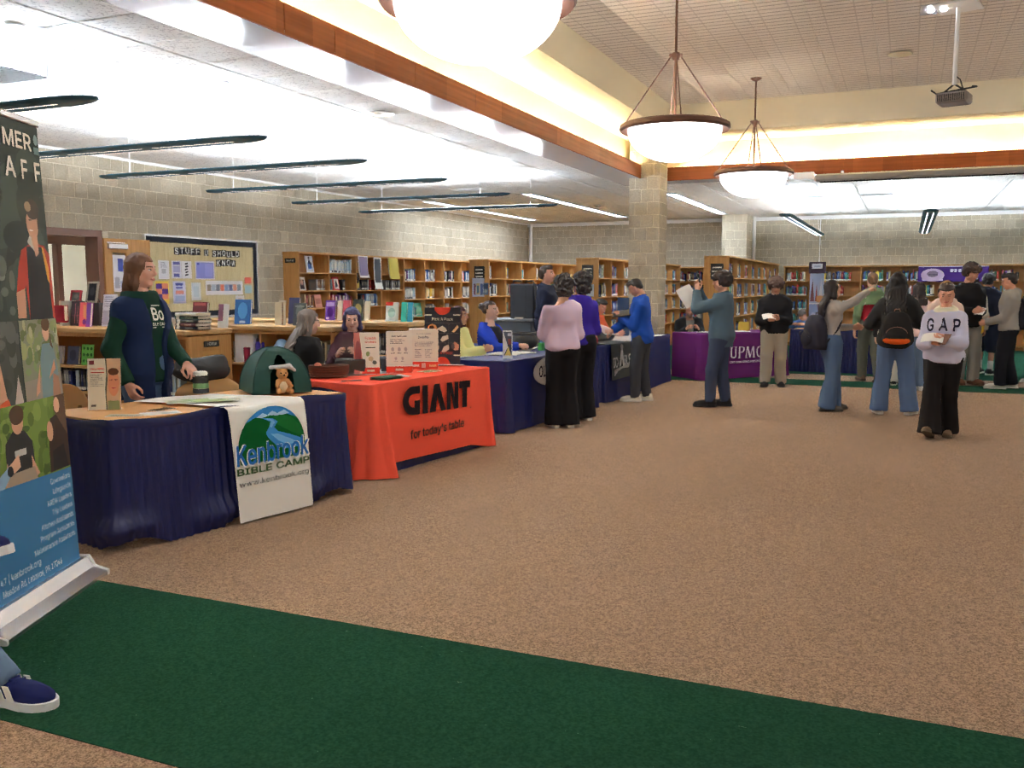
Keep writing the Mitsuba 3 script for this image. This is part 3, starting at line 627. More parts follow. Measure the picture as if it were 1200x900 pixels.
# on the third low unit
for x, w, h, c, it, lab in ((-6.2, .13, .235, (86, 50, 128), [('r', .1, .7, .9, .9, (180, 160, 210)), ('e', .5, .4, .3, .25, (60, 30, 100)), ('r', .1, .05, .4, .15, (220, 200, 220))], 'purple book standing on the farthest low unit'),
                       (-6.07, .06, .23, (228, 214, 190), (), 'cream book between the purple and the pink book'), (-5.98, .09, .24, (196, 92, 112), [('r', .1, .4, .8, .6, (150, 60, 80))], 'pink book beside the cream book on the farthest low unit'),
                       (-5.82, .13, .25, (40, 46, 42), [('e', .5, .5, .35, .3, (150, 140, 90)), ('r', .2, .05, .8, .2, (200, 190, 160))], 'black and gold book on the farthest low unit'), (-5.70, .06, .23, (236, 228, 204), (), 'pale yellow book right of the black and gold book'),
                       (-5.37, .15, .22, (222, 234, 230), [('r', 0, .82, .6, 1, (206, 70, 64)), ('e', .5, .45, .3, .25, (170, 206, 200))], 'pale mint book with a red corner on the farthest low unit'), (-5.21, .07, .22, (70, 186, 170), (), 'turquoise book beside the pale mint book'), (-5.13, .06, .22, (52, 150, 180), (), 'blue green book beside the turquoise book'),
                       ):
    display('book', lab, 'book', x, 9.0, 1.1, w, h, c, it, rz=6)
# face-out things on the wall bookcase (local frame of the case)
def wall_display(i, xo, z, w, h, col, items, label, name='book', th=.025, cat_='book'):
    p = LW @ np.array([i * .9 + xo, .06, z, 1]); display(name, label, cat_, p[0], p[1], p[2], w, h, col, items, rz=90, th=th, tilt=10)
wall_display(0, .42, 1.735, .22, .30, (236, 238, 244), [('r', .25, .2, .75, .6, (70, 92, 140)), ('p', [(.2, .5), (.5, .8), (.8, .5)], (54, 64, 96)), ('r', .4, .8, .6, .95, (120, 100, 110))], 'white card with a blue figure on the top shelf of the first bay', 'card', .01, 'card')
wall_display(0, .18, 1.42, .2, .24, (230, 226, 222), [('r', .2, .1, .8, .8, (60, 50, 54)), ('e', .5, .6, .2, .2, (190, 150, 140))], 'black and white comic facing out on the second shelf, first bay')
wall_display(1, .32, 1.42, .2, .25, (190, 60, 56), [('r', .2, .1, .9, .85, (226, 214, 206)), ('p', [(.3, .2), (.5, .8), (.8, .3)], (70, 66, 80))], 'red and white comic facing out, second shelf of the second bay')
wall_display(2, .14, 1.42, .2, .33, (52, 46, 40), [('e', .5, .4, .35, .3, (196, 170, 84)), ('e', .6, .6, .2, .2, (30, 28, 30))], 'black and yellow comic facing out, second shelf of the third bay')
wall_display(0, .65, 1.11, .2, .24, (208, 150, 130), [('r', .1, .3, .9, .7, (170, 110, 96))], 'pinkish book facing out on the third shelf of the first bay')
wall_display(4, .74, .84, .34, .3, (98, 196, 176), [('e', .5, .5, .35, .3, (150, 216, 190)), ('r', .2, .1, .8, .2, (230, 240, 236))], 'mint green book facing out in the fifth bay')
def hanging_poster(i, xo, z, w, h, items, label):
    k = thing('poster', label, 'poster'); p = LW @ np.array([i * .9 + xo, -.017, z, 1])
    M = plane_M((p[0], p[1] - w / 2, p[2] - h), (0, 1, 0), (0, 0, 1))
    bend = lambda v: np.column_stack([v[:, 0], v[:, 1], v[:, 2] + .05 * np.clip(1 - v[:, 1] / (h * .5), 0, 1) ** 2])
    n = 10; P = [[(w * a, h * b / n, 0) for b in range(n + 1)] for a in (0, 1)]
    sh = sheet(P); sh.invert(); part(k, 'sheet', trimesh.Trimesh(bend(np.array(sh.vertices)), sh.faces, process=False), 'paper', M=M)
    card(k, 'print', w, h, items, M, warp=bend)
hanging_poster(2, .2, 2.075, .34, .42, [('r', .08, .1, .9, .95, (150, 140, 170)), ('e', .45, .6, .25, .28, (70, 60, 84)), ('p', [(.5, .2), (.9, .5), (.8, .15)], (200, 190, 200)), ('r', .3, .3, .5, .5, (220, 180, 90))], 'white sheet with a purple grey drawing hung over the third bay')
hanging_poster(2, .72, 2.06, .28, .62, [('r', .1, .2, .9, .95, (86, 90, 96)), ('e', .5, .7, .25, .15, (170, 172, 178)), ('p', [(.2, .3), (.5, .6), (.8, .25)], (40, 42, 46))], 'long white sheet with a black drawing curling over the third bay')
hanging_poster(3, .42, 2.06, .38, .42, [('r', 0, 0, 1, 1, (196, 180, 96)), ('p', [(.5, .9), (.95, .95), (.9, .3), (.6, .5)], (52, 44, 60)), ('e', .4, .4, .2, .2, (120, 110, 70)), ('r', .6, .1, .8, .4, (230, 220, 200))], 'yellow comic poster hung over the fourth bay')
# panels on the stack ends
def flat_poster(k, x, y, z, w, h, items): card(k, 'poster', w, h, items, plane_M((x, y, z), (1, 0, 0), (0, 0, 1)))
flat_poster(s1, -8.22, 17.02, 1.28, .27, .38, [('r', 0, 0, 1, 1, (186, 196, 214)), ('r', .12, .1, .3, .7, (130, 90, 100)), ('r', .34, .12, .62, .72, (196, 176, 130)), ('r', .38, .2, .58, .6, (90, 120, 140)), ('r', .68, .1, .9, .7, (84, 100, 140))])
flat_poster(s1, -7.97, 17.015, 1.32, .12, .24, [('r', 0, 0, 1, 1, (96, 110, 132)), ('r', .1, .5, .9, .9, (60, 70, 96)), ('e', .5, .3, .3, .15, (140, 150, 150))])
flat_poster(s2, -5.87, 16.82, 1.3, .34, .23, [('r', 0, 0, 1, 1, (206, 216, 228)), ('r', .3, .2, .36, .6, (80, 130, 180)), ('r', .3, .54, .75, .62, (80, 130, 180)), ('r', .7, .2, .76, .6, (80, 130, 180))])
flat_poster(s2, -5.78, 16.82, 1.55, .2, .12, [('r', 0, 0, 1, 1, (214, 220, 228)), ('r', .1, .4, .8, .5, (150, 160, 180))])
# ---------------------------------------------------------------- tables, skirts and cloths
def frame2(o, e):
    a = math.atan2(e[1] - o[1], e[0] - o[0]); return mat4((o[0], o[1], 0), rz=math.degrees(a)), math.hypot(e[0] - o[0], e[1] - o[1])
KM, KL = frame2((-4.05, 3.74), (-3.68, 5.52)); GM, GL = frame2((-3.76, 5.98), (-3.56, 7.75)); OM, OL = frame2((-3.68, 8.42), (-3.48, 10.72))
NM, NL = frame2((-3.52, 11.2), (-3.41, 14.2)); UM, UL = frame2((-2.95, 14.45), (-1.8, 15.85)); RM, RL = frame2((-1.85, 16.72), (0, 16.72))
DEP, TH = .76, .74
def folding_table(M, L, label, top='laminate', dep=DEP):
    k = thing('folding_table', label, 'table')
    part(k, 'tabletop', bbox_(0.02, L - .02, .02, dep, TH - .03, TH, .008), top, M=M)
    part(k, 'edge_band', cat([box(.016, L - .016, .016, .022, TH - .028, TH - .003), box(.016, .022, .02, dep, TH - .028, TH - .003), box(L - .022, L - .016, .02, dep, TH - .028, TH - .003)]), 'oak_dark', M=M)
    lg = ply(tube([(0, 0, .005), (0, 0, TH - .03)], .014, 10), 'steel', 40)
    for x in (.2, L - .2):
        for y in (.12, dep - .1): part(k, 'leg', lg, None, M=M @ mat4((x, y, 0)))
    return k
def drape_path(L, D, r=.03, step=.012):
    """Plan path left back -> front left -> front right -> right back, with outward normals and the arc length."""
    pts = []
    def seg(a, b):
        n = max(2, int(np.linalg.norm(np.subtract(b, a)) / step)); return [np.array(a) + (np.array(b) - np.array(a)) * i / n for i in range(n)]
    def arc(c, a0, a1): return [np.array(c) + r * np.array([math.cos(t), math.sin(t)]) for t in np.linspace(a0, a1, 8)[:-1]]
    pts = seg((0, D), (0, r)) + arc((r, r), math.pi, 1.5 * math.pi) + seg((r, 0), (L - r, 0)) + arc((L - r, r), 1.5 * math.pi, 2 * math.pi) + seg((L, r), (L, D)) + [np.array((L, D))]
    p = np.array(pts); d = np.gradient(p, axis=0); d /= np.linalg.norm(d, axis=1, keepdims=True) + 1e-9
    s = np.concatenate([[0], np.cumsum(np.linalg.norm(np.diff(p, axis=0), axis=1))])
    return p, np.column_stack([d[:, 1], -d[:, 0]]), s
def skirt(M, L, label, seed, matn='navy_cloth', top=TH + .004, amp=.012, flare=.035, dep=DEP, pool=.0, wavy=.004, z0=.004):
    r = np.random.RandomState(seed); p, n, s = drape_path(L, dep)
    zs = np.concatenate([np.linspace(0, .08, 4), np.linspace(.12, 1, 20)]); P = []
    lam = .055; ph = s / lam * 2 * np.pi + 2.2 * np.sin(s * 5.3 + seed) + 1.3 * np.sin(s * 11 + 2 * seed)
    big = .5 * np.sin(s * 7.1 + seed) + .5 * np.sin(s * 4.2 + 2.2 * seed)
    for q in zs:
        z = top - (top - z0) * q + (wavy * np.sin(s * 9 + seed) * (1 - q)) + pool * .06 * q * q * np.maximum(0, np.sin(s * 8 + seed))
        g = min(1, max(0, (q - .05) / .25)); f = amp * (.25 + .75 * g) * (np.sin(ph + .4 * np.sin(3 * q + s)) * .8 + .35 * np.sin(ph * .5 + 1.7)) + flare * q ** 1.6 * (.7 + .6 * big) * g + pool * .05 * np.exp(-((q - .88) / .08) ** 2) * (.5 + .5 * np.sin(s * 9 + seed))
        off = .006 + f + amp * .4
        P.append(np.column_stack([p + n * off[:, None], z]))
    m = sheet(np.array(P)); k = thing('table_skirt', label, 'table skirt')
    part(k, 'pleats', m, matn, True, M)
    b = np.array([np.column_stack([p + n * .004, np.full(len(p), top + wavy * 0 + dz)]) + np.column_stack([n * o, wavy * np.sin(s * 9 + seed) + 0 * s]) for dz, o in ((.004, .004), (.003, .010), (-.035, .012), (-.05, .008))])
    part(k, 'header_band', sheet(b), matn, True, M)
    return k
def tablecloth(M, L, label, matn, seed, folds, hem, amp=.003, dep=DEP, top=TH + .006):
    """Fitted throw: a top sheet joined to a drop with folds [(arc position, width, depth)] and a hem height hem(s)."""
    p, n, s = drape_path(L, dep); r = np.random.RandomState(seed)
    rows = [np.column_stack([[L / 2, dep / 2]] * 1)] and []
    for q in (0, .5, .9, .985): rows.append(np.column_stack([np.array([L / 2, dep * .5]) + (p - np.array([L / 2, dep * .5])) * q, np.full(len(p), top)]))
    z1 = hem(s)
    for q in np.concatenate([[0, .008, .03], np.linspace(.08, 1, 20)]):
        z = top - .006 - (top - .006 - z1) * q
        off = .004 + amp * np.sin(s * 6 + seed) * q + amp * np.sin(s * 17 + seed) * q * .6
        for c, w, d in folds: off = off + d * q ** 1.2 * np.exp(-((s - c) / (w * (.6 + .6 * q))) ** 2)
        rows.append(np.column_stack([p + n * off[:, None], z]))
    k = thing('tablecloth', label, 'tablecloth'); part(k, 'cloth', sheet(np.array(rows)), matn, True, M); return k
def on(M, u, v, z=0, rz=0): return M @ mat4((u, v, z), rz=rz)
def front(M, z=0, u=0, off=0): return M @ plane_M((u, -off, z), (1, 0, 0), (0, 0, 1))

folding_table(KM, KL, 'folding table with orange wood top behind the white camp banner')
skirt(KM, KL, 'dark navy pleated skirt nearest the camera, under the orange wood table top', 1, flare=.05, pool=1.0, wavy=.012, top=TH + .0)
# white runner with the camp emblem: lies across the top, then hangs down the front
rk = thing('table_runner', 'white cloth banner with green hill and blue river emblem hanging over the table front', 'banner')
P = []
for q in np.linspace(0, 1, 9): P.append([(.58 + .15 * q + (.60 + .02 * q) * a, .70 * (1 - q) - .045 * q, TH + .010 + .006 * math.sin(5 * a + 3 * q)) for a in np.linspace(0, 1, 24)])
for q in np.linspace(.02, 1, 26): P.append([(.73 + .045 * q + (.62 - .005 * q) * a, -.075 - .012 * min(1, q * 6) - .004 * math.sin(9 * a + 2 * q) - .02 * q, TH + .01 - q * (.735 - .0 * a)) for a in np.linspace(0, 1, 24)])
part(rk, 'cloth', sheet(np.array(P)), 'white_cloth', True, KM)
FW, FH = .62, .735
Mr = KM @ plane_M((.75, -.119, .015), (1, 0, 0), (0, .0272, 1))
def C_(u, z): return ((u - .75) / FW, (z - .015) / FH)
G1, G2, Bl, Bl2, Dg = (24, 92, 48), (44, 116, 52), (64, 140, 208), (120, 178, 226), (52, 82, 48)
a = np.linspace(-.12 * math.pi, 1.12 * math.pi, 40); cx, cz, rx, rz_ = 1.052, .475, .272, .255
dome = [C_(cx + rx * math.cos(t), cz + rz_ * math.sin(t)) for t in a]
sky_ = [C_(cx + rx * math.cos(t), cz + rz_ * math.sin(t)) for t in np.linspace(.22 * math.pi, .78 * math.pi, 20)]
card(rk, 'emblem', FW, FH, [
    ('p', dome, G1),
    ('p', sky_ + [C_(*q) for q in ((.905, .664), (.96, .678), (1.0, .668), (1.05, .692), (1.09, .672), (1.13, .69), (1.19, .662))], Bl),
    ('p', [C_(*q) for q in ((.93, .668), (.98, .692), (1.02, .676), (1.06, .70), (1.1, .68), (1.16, .696), (1.2, .67), (1.12, .66), (1.0, .655))], (176, 212, 240)),
    ('p', [C_(*q) for q in ((.84, .60), (.95, .655), (1.04, .672), (1.12, .66), (1.2, .655), (1.27, .60), (1.3, .54), (.8, .53))], G1),
    ('p', [C_(*q) for q in ((1.02, .648), (1.12, .668), (1.22, .64), (1.29, .58), (1.31, .50), (1.2, .55))], (36, 108, 54)),
    ('p', [C_(*q) for q in ((.97, .660), (1.06, .650), (1.10, .625), (1.07, .590), (1.10, .562), (1.20, .53), (1.30, .49), (1.30, .44), (1.15, .44), (1.08, .47), (1.02, .525), (1.0, .56), (1.03, .60), (1.04, .63))], Bl),
    ('p', [C_(*q) for q in ((1.0, .655), (1.05, .647), (1.08, .625), (1.05, .59), (1.03, .60), (1.05, .63))], Bl2),
    ('p', [C_(*q) for q in ((1.04, .55), (1.1, .545), (1.2, .50), (1.26, .47), (1.18, .46), (1.1, .50))], Bl2),
    ('t', 'Kenbrook', .5, .578, .186, .985, (240, 244, 246), 1), ('t', 'Kenbrook', .5, .580, .168, .95, (44, 104, 178), 1),
    ('t', 'BIBLE CAMP', .5, .440, .056, .96, Dg, 1), ('t', 'www.kenbrook.org', .5, .335, .046, .92, (66, 66, 66), 0)], Mr)
# red orange cloth of the second table, over its own navy skirt
folding_table(GM, GL, 'folding table under the red orange cloth', 'white_metal')
skirt(GM @ mat4((.06, .05, 0)), GL - .12, 'navy skirt showing below the red orange tablecloth', 2, flare=.012, amp=.006, dep=.66, top=TH - .05)
LC = DEP
tablecloth(GM, GL, 'red orange tablecloth with big black supermarket lettering', 'orange_cloth', 3, [(LC - .1, .05, .10), (LC + .03, .035, .05), (LC + .12, .055, .15), (LC + GL - .05, .05, .05), (LC + GL + .06, .06, .08), (.3, .06, .02)],
           lambda s: .008 + .085 * np.clip((s - LC - .16) / .1, 0, 1) * np.clip((LC + GL - .1 - s) / .25, 0, 1) * (1 - .5 * np.clip((s - LC) / GL, 0, 1)))
def PU(u, z): return ((u - .38) / 1.03, (z - .2) / .5)
bk = (44, 36, 40)
gk = [k for k in labels if k.startswith('tablecloth')][-1]
def pz(pts): return [PU(u, .685 - .235 * (1 - t) - .028 * (u - .39)) for u, t in pts]
arcG = [(.52 - .135 * math.cos(t), .5 + .5 * math.sin(t)) for t in np.linspace(math.pi / 2, -math.pi / 2, 14)]
arcG2 = [(.535 - .075 * math.cos(t), .5 + .24 * math.sin(t)) for t in np.linspace(-math.pi / 2, math.pi / 2, 12)]
card(gk, 'lettering', 1.03, .5, [
    ('p', pz([(.617, 1), (.52, 1)] + arcG + [(.617, 0), (.617, .5), (.545, .5), (.545, .24)] + arcG2 + [(.617, .74)]), bk),
    ('p', pz([(.655, 1), (.73, 1), (.735, 0), (.66, 0)]), bk),
    ('p', pz([(.755, 0), (.825, 1), (.9, 1), (1.0, 0), (.93, 0), (.905, .2), (.868, .55), (.845, 0)]), bk),
    ('p', pz([(.868, .2), (.90, .3), (.905, .12), (.88, .05)]), (242, 90, 60)),
    ('p', pz([(1.015, 0), (1.015, 1), (1.09, 1), (1.135, .42), (1.135, 1), (1.195, 1), (1.195, 0), (1.125, 0), (1.075, .62), (1.075, 0)]), bk),
    ('p', pz([(1.21, 1), (1.385, 1), (1.385, .74), (1.335, .74), (1.335, 0), (1.262, 0), (1.262, .74), (1.21, .74)]), bk),
    ('e', PU(1.40, .40)[0], PU(1.4, .41)[1], .006, .012, bk),
    ('t', "for today's table", PU(.885, .29)[0], PU(.885, .285)[1], .135, .78, bk, 1)], GM @ plane_M((.38, -.017, .2), (1, -.004, 0), (0, -.012, 1)))
# blue table with the white oval
folding_table(OM, OL, 'folding table under the navy cloth with a white oval', 'white_metal')
kO = tablecloth(OM, OL, 'navy tablecloth with a white oval sign, behind the girl in the lavender sweater', 'navy_cloth', 5, [(LC - .08, .06, .03), (LC + .05, .05, .05), (LC + .35, .05, .02), (LC + .5, .04, .018), (LC + 1.5, .08, .02), (LC + OL - .05, .05, .05)], lambda s: .01 + 0 * s)
card(kO, 'oval_sign', 1.0, .34, [('e', .5, .5, .5, .5, (216, 214, 206)), ('e', .5, .5, .485, .47, (228, 226, 218)), ('t', 'OLD', .27, .5, .34, .26, (40, 42, 54), 1)], OM @ plane_M((.54, -.02, .41), (1, 0, 0), (0, -.01, 1)), step=3e-4)
# long navy skirted tables further on
folding_table(NM, NL, 'long folding table in navy skirt with a charcoal cloth hanging in front', 'white_metal')
skirt(NM, NL, 'navy pleated skirt behind the man in the blue pullover', 7, flare=.03, wavy=.002)
nk = thing('table_runner', 'charcoal cloth with grey lettering hanging from the navy table', 'banner')
P = [[(.1 + .8 * a, .3 * (1 - q) - .03 * q, TH + .012) for a in np.linspace(0, 1, 14)] for q in (0, .5, 1)] + [[(.1 + .8 * a, -.04 - .004 * math.sin(8 * a) - .02 * q, TH + .01 - q * .47) for a in np.linspace(0, 1, 14)] for q in np.linspace(.03, 1, 12)]
part(nk, 'cloth', sheet(np.array(P)), flat(58, 62, 64, .9, .1), True, NM)
gy = (176, 176, 176)
card(nk, 'lettering', .8, .47, [('t', 'IO', .18, .50, .27, .24, gy, 1), ('p', [(.36, .36), (.46, .86), (.54, .86), (.62, .36), (.54, .36), (.5, .6), (.44, .36)], gy), ('e', .5, .9, .07, .09, (120, 120, 120)), ('t', 'BLE', .78, .52, .27, .34, gy, 1), ('p', [(.1, .2), (.5, .30), (.96, .28), (.96, .40), (.5, .36), (.12, .31)], (150, 150, 146)), ('p', [(.1, .12), (.2, .18), (.3, .26), (.12, .24)], gy)], NM @ plane_M((.1, -.068, .27), (1, 0, 0), (0, 0.04, 1)))
# purple table
folding_table(UM, UL, 'folding table under the purple cloth', 'white_metal')
kU = tablecloth(UM, UL, 'purple tablecloth with white hospital lettering', 'purple_cloth', 8, [(LC - .1, .06, .05), (LC + .06, .05, .10), (LC + UL - .06, .05, .05), (LC + UL + .05, .05, .07)], lambda s: .01 + 0 * s)
wl_ = (232, 222, 236)
def ser(x0, x1, y): return ('r', x0, y - .012, x1, y + .012, wl_)
card(kU, 'lettering', .71, .31, [('p', [(.0, .98), (.075, .98), (.075, .55), (.09, .48), (.12, .455), (.15, .48), (.165, .55), (.165, .98), (.20, .98), (.20, .54), (.18, .43), (.12, .39), (.06, .42), (.035, .5), (.035, .98)], wl_), ser(-.0, .10, .98), ser(.14, .225, .98),
    ('r', .27, .4, .31, .98, wl_), ser(.245, .335, .4), ('p', [(.25, .995), (.38, .995), (.44, .93), (.445, .82), (.42, .72), (.37, .68), (.31, .68), (.31, .71), (.36, .715), (.395, .77), (.40, .84), (.39, .92), (.36, .96), (.31, .96)], wl_),
    ('p', [(.47, .4), (.50, .995), (.55, .995), (.61, .56), (.67, .995), (.72, .995), (.745, .4), (.70, .4), (.68, .84), (.615, .4), (.59, .4), (.52, .84), (.50, .4)], wl_), ser(.455, .53, .4), ser(.68, .77, .4),
    ('p', [(.985, .9), (.95, .98), (.89, 1.0), (.83, .95), (.795, .82), (.79, .66), (.81, .5), (.85, .42), (.90, .39), (.96, .42), (.99, .5), (.98, .52), (.95, .46), (.90, .43), (.86, .48), (.835, .58), (.83, .72), (.845, .88), (.89, .96), (.94, .94), (.975, .86), (.99, .86)], wl_),
    ('t', 'LIFE CHANGING MEDICINE', .5, .20, .10, .98, wl_, 1)], UM @ plane_M((.545, -.025, .215), (1, 0, 0), (0, 0, 1)))
folding_table(RM, RL, 'folding table with pale top in navy skirt, right of the purple table', 'laminate')
skirt(RM, RL, 'navy pleated skirt right of the purple tablecloth', 11, flare=.03, wavy=.002)

# ---------------------------------------------------------------- the tall banner stand at the left
bn = thing('banner_stand', 'tall roll up banner with camp photos above a blue panel of white text', 'banner')
o = np.array([-3.885, 3.345, .09]); dv = np.array([-.397, .918, 0]); dv /= np.linalg.norm(dv); nv = np.array([.918, .397, 0])
upv = np.array([0, 0, 1.]) - .095 / 2.1 * nv; BW, BH = .85, 2.2
MBn = np.eye(4); upv /= np.linalg.norm(upv); MBn[:3, 0], MBn[:3, 1], MBn[:3, 2], MBn[:3, 3] = dv, upv, np.cross(dv, upv), o - dv * BW      # x runs towards the far edge
part(bn, 'sheet', bbox_(0, BW, 0, BH, -.002, 0, .0005), flat(44, 56, 52, .6), M=MBn)
X = lambda u: 1 - u / BW
Y = lambda h: h / BH
sk, sk2 = (206, 158, 130), (226, 180, 150)
grass, grass2, leaf = (112, 136, 62), (86, 110, 48), (130, 142, 92)
rr = random.Random(5)
def speckle(u0, u1, h0, h1, n, cols, r0, r1): return [('e', X(rr.uniform(u0, u1)), Y(rr.uniform(h0, h1)), rr.uniform(r0, r1) / BW, rr.uniform(r0, r1) / BH, rr.choice(cols)) for _ in range(n)]
def clipr(items, u0, u1, h0, h1):
    bx_ = sg.box(X(u1), Y(h0), X(u0), Y(h1)); out = []
    for it in items:
        if it[0] == 'e':
            aa = np.linspace(0, 2 * np.pi, 16, endpoint=False); g = sg.Polygon([(it[1] + it[3] * math.cos(t), it[2] + it[4] * math.sin(t)) for t in aa])
        elif it[0] == 'r': g = sg.box(*it[1:5])
        else: g = sg.Polygon(it[1]).buffer(0)
        g = g.intersection(bx_)
        for q in getattr(g, 'geoms', [g]):
            if q.area > 1e-7 and q.geom_type == 'Polygon': out.append(('p', list(q.exterior.coords)[:-1], it[-1]))
    return out
def UP(pts, c): return ('p', [(X(u), Y(h)) for u, h in pts], c)
items = [('r', 0, Y(1.2), 1, 1, (50, 62, 58))] + clipr(speckle(0, .85, 1.25, 1.95, 40, [(40, 50, 48), (56, 70, 64), (62, 76, 68), (44, 54, 46)], .05, .16), 0, .85, 1.24, 2.2)
items += clipr(speckle(.36, .85, 1.25, 1.6, 24, [(90, 100, 92), (70, 80, 72), (120, 128, 122)], .015, .05), 0, .85, 1.24, 2.2)
# man in the red shirt and black apron
items += clipr([UP([(.30, 1.50), (.26, 1.58), (.16, 1.62), (.05, 1.61), (-.02, 1.55), (-.02, 1.24), (.06, 1.24), (.24, 1.24), (.25, 1.42), (.27, 1.37), (.34, 1.37)], (176, 62, 48)),
    UP([(.26, 1.40), (.34, 1.38), (.345, 1.26), (.27, 1.26)], sk), UP([(.21, 1.60), (.06, 1.60), (.03, 1.52), (.02, 1.24), (.24, 1.24), (.22, 1.46)], (34, 36, 40)), UP([(.07, 1.6), (.055, 1.6), (.02, 1.5), (.02, 1.42), (.04, 1.44)], (216, 160, 70)),
    UP([(.2, 1.62), (.165, 1.66), (.14, 1.58)], (200, 196, 188)), UP([(.165, 1.66), (.1, 1.66), (.10, 1.57), (.13, 1.55)], sk), ('e', X(.135), Y(1.71), .055 / BW, .075 / BH, sk), ('e', X(.125), Y(1.78), .062 / BW, .05 / BH, (70, 56, 46)), ('e', X(.165), Y(1.79), .03 / BW, .025 / BH, (150, 126, 100)),
    UP([(.085, 1.79), (.07, 1.79), (.072, 1.69), (.088, 1.69)], (62, 50, 42)), ('r', X(.165), Y(1.724), X(.14), Y(1.73), (70, 50, 44)), ('r', X(.165), Y(1.675), X(.135), Y(1.682), (236, 226, 220))], 0, .85, 1.24, 2.2)
# photo of the squatting girl and the dark photo beside it
items += [('r', X(.85), Y(.86), X(.36), Y(1.25), (70, 74, 70)), ('r', X(.35), Y(.86), X(0), Y(1.25), (134, 138, 118))]
items += clipr(speckle(.36, .85, .95, 1.25, 26, [(52, 56, 54), (90, 94, 90), (60, 66, 58)], .02, .06), .36, .85, .86, 1.25)
items += clipr([UP([(.62, .86), (.6, 1.1), (.55, 1.12), (.50, .86)], sk), UP([(.66, .86), (.5, .90), (.48, .86)], (222, 100, 54)), UP([(.45, .86), (.40, 1.0), (.37, .86)], (196, 180, 172))], .36, .85, .86, 1.25)
items += clipr(speckle(0, .35, 1.05, 1.25, 40, [leaf, (156, 160, 110), (104, 116, 72), (176, 176, 140)], .01, .035) + speckle(.1, .33, .98, 1.1, 16, [(110, 130, 84), (130, 150, 100)], .01, .03), 0, .35, .86, 1.25)
items += clipr([UP([(.35, .86), (.35, .96), (0, .98), (0, .86)], (150, 140, 130)), UP([(.20, .86), (.19, 1.06), (.16, 1.13), (.06, 1.13), (.03, 1.0), (.03, .88)], (116, 142, 148)), ('e', X(.115), Y(1.19), .033 / BW, .05 / BH, sk2), ('e', X(.112), Y(1.225), .04 / BW, .035 / BH, (96, 70, 50)), UP([(.08, 1.2), (.06, 1.1), (.085, 1.12)], (96, 70, 50)),
    UP([(.2, 1.02), (.22, .90), (.26, .88), (.25, .92), (.19, 1.05)], sk), UP([(.06, 1.05), (.16, .90), (.21, .88), (.2, .91), (.05, 1.0)], sk), UP([(.08, .98), (.03, .96), (.02, .86), (.1, .87)], (170, 126, 100))], 0, .35, .86, 1.25)
# photo of the boy on the grass
items += [('r', 0, Y(.48), 1, Y(.868), grass)] + clipr(speckle(0, .85, .48, .87, 70, [grass2, (128, 150, 76), (98, 124, 54), (72, 96, 44)], .012, .05), 0, .85, .5, .868)
items += clipr([UP([(.58, .5), (.57, .70), (.5, .75), (.40, .74), (.34, .68), (.33, .5)], (44, 44, 46)), UP([(.57, .62), (.60, .5), (.53, .5)], sk), UP([(.36, .62), (.30, .52), (.36, .5)], sk), UP([(.6, .5), (.56, .56), (.34, .56), (.32, .5)], (170, 150, 132)), ('e', X(.455), Y(.785), .05 / BW, .055 / BH, sk), ('e', X(.455), Y(.82), .062 / BW, .045 / BH, (84, 58, 44)), ('r', X(.5), Y(.63), X(.4), Y(.66), (190, 186, 180)),
    UP([(.85, .5), (.7, .54), (.56, .60), (.52, .58), (.62, .5)], (150, 180, 206)), UP([(.56, .60), (.47, .64), (.46, .58), (.52, .56)], sk2), ('e', X(.55), Y(.575), .025 / BW, .025 / BH, (40, 40, 46)),
    UP([(.2, .5), (.19, .64), (.16, .76), (.08, .78), (.0, .68), (0, .5)], (58, 40, 34)), ('e', X(.17), Y(.70), .03 / BW, .05 / BH, sk), UP([(.1, .87), (.12, .80), (.07, .74), (.0, .66), (0, .87)], (96, 70, 54)), ('e', X(.085), Y(.82), .028 / BW, .04 / BH, sk2), UP([(.17, .5), (.16, .60), (.05, .62), (.02, .5)], (34, 32, 36))], 0, .85, .49, .868)
items += [UP([(.86, -.01), (.86, .515), (-.01, .49), (-.01, -.01)], (58, 118, 168))]
cw = (236, 228, 214)
items += [('t', 'MER', X(.205), Y(2.10), .075 / BH, .25 / BW, cw, 1), ('t', 'A', X(.29), Y(1.965), .088 / BH, .092 / BW, cw, 1), ('t', 'F', X(.165), Y(1.965), .088 / BH, .055 / BW, cw, 1), ('t', 'F', X(.045), Y(1.965), .088 / BH, .055 / BW, cw, 1), ('e', X(.035), Y(2.12), .02 / BW, .025 / BH, (130, 150, 150)), ('r', X(.06), Y(2.05), X(.012), Y(2.085), (104, 130, 130))]
for s_, h_, u_ in (('Counselors', .455, .215), ('Lifeguards', .405, .20), ('KREW Leaders', .355, .26), ('Trip Leaders', .305, .225), ('Kitchen Assistants', .255, .335), ('Program Assistants', .205, .355), ('Maintenance Assistants', .155, .42)):
    items.append(('t', s_, X((u_ + .022) / 2), Y(h_), .026 / BH, (u_ - .022) / BW, (226, 234, 240)))
items += [('t', '4547 | kenbrook.org', X(.575), Y(.108), .030 / BH, .40 / BW, (226, 234, 240)), ('t', 'Meadow Rd, Lebanon, PA 17046', X(.445), Y(.052), .030 / BH, .53 / BW, (226, 234, 240))]
m, c = card_mesh(BW, BH, items, step=2e-5); part(bn, 'print', m, 'vcol', M=MBn @ mat4((0, 0, .0003)), color=c)
Mb = mat4((*(o - dv * .45)[:2], 0), rz=math.degrees(math.atan2(dv[1], dv[0])))
part(bn, 'base', prism([(-.13, .0), (.08, 0), (.08, .05), (.03, .10), (-.03, .10), (-.06, .045), (-.13, .02)], .955, Mb @ plane_M((-.47, 0, 0), (0, 1, 0), (0, 0, 1))), 'steel')
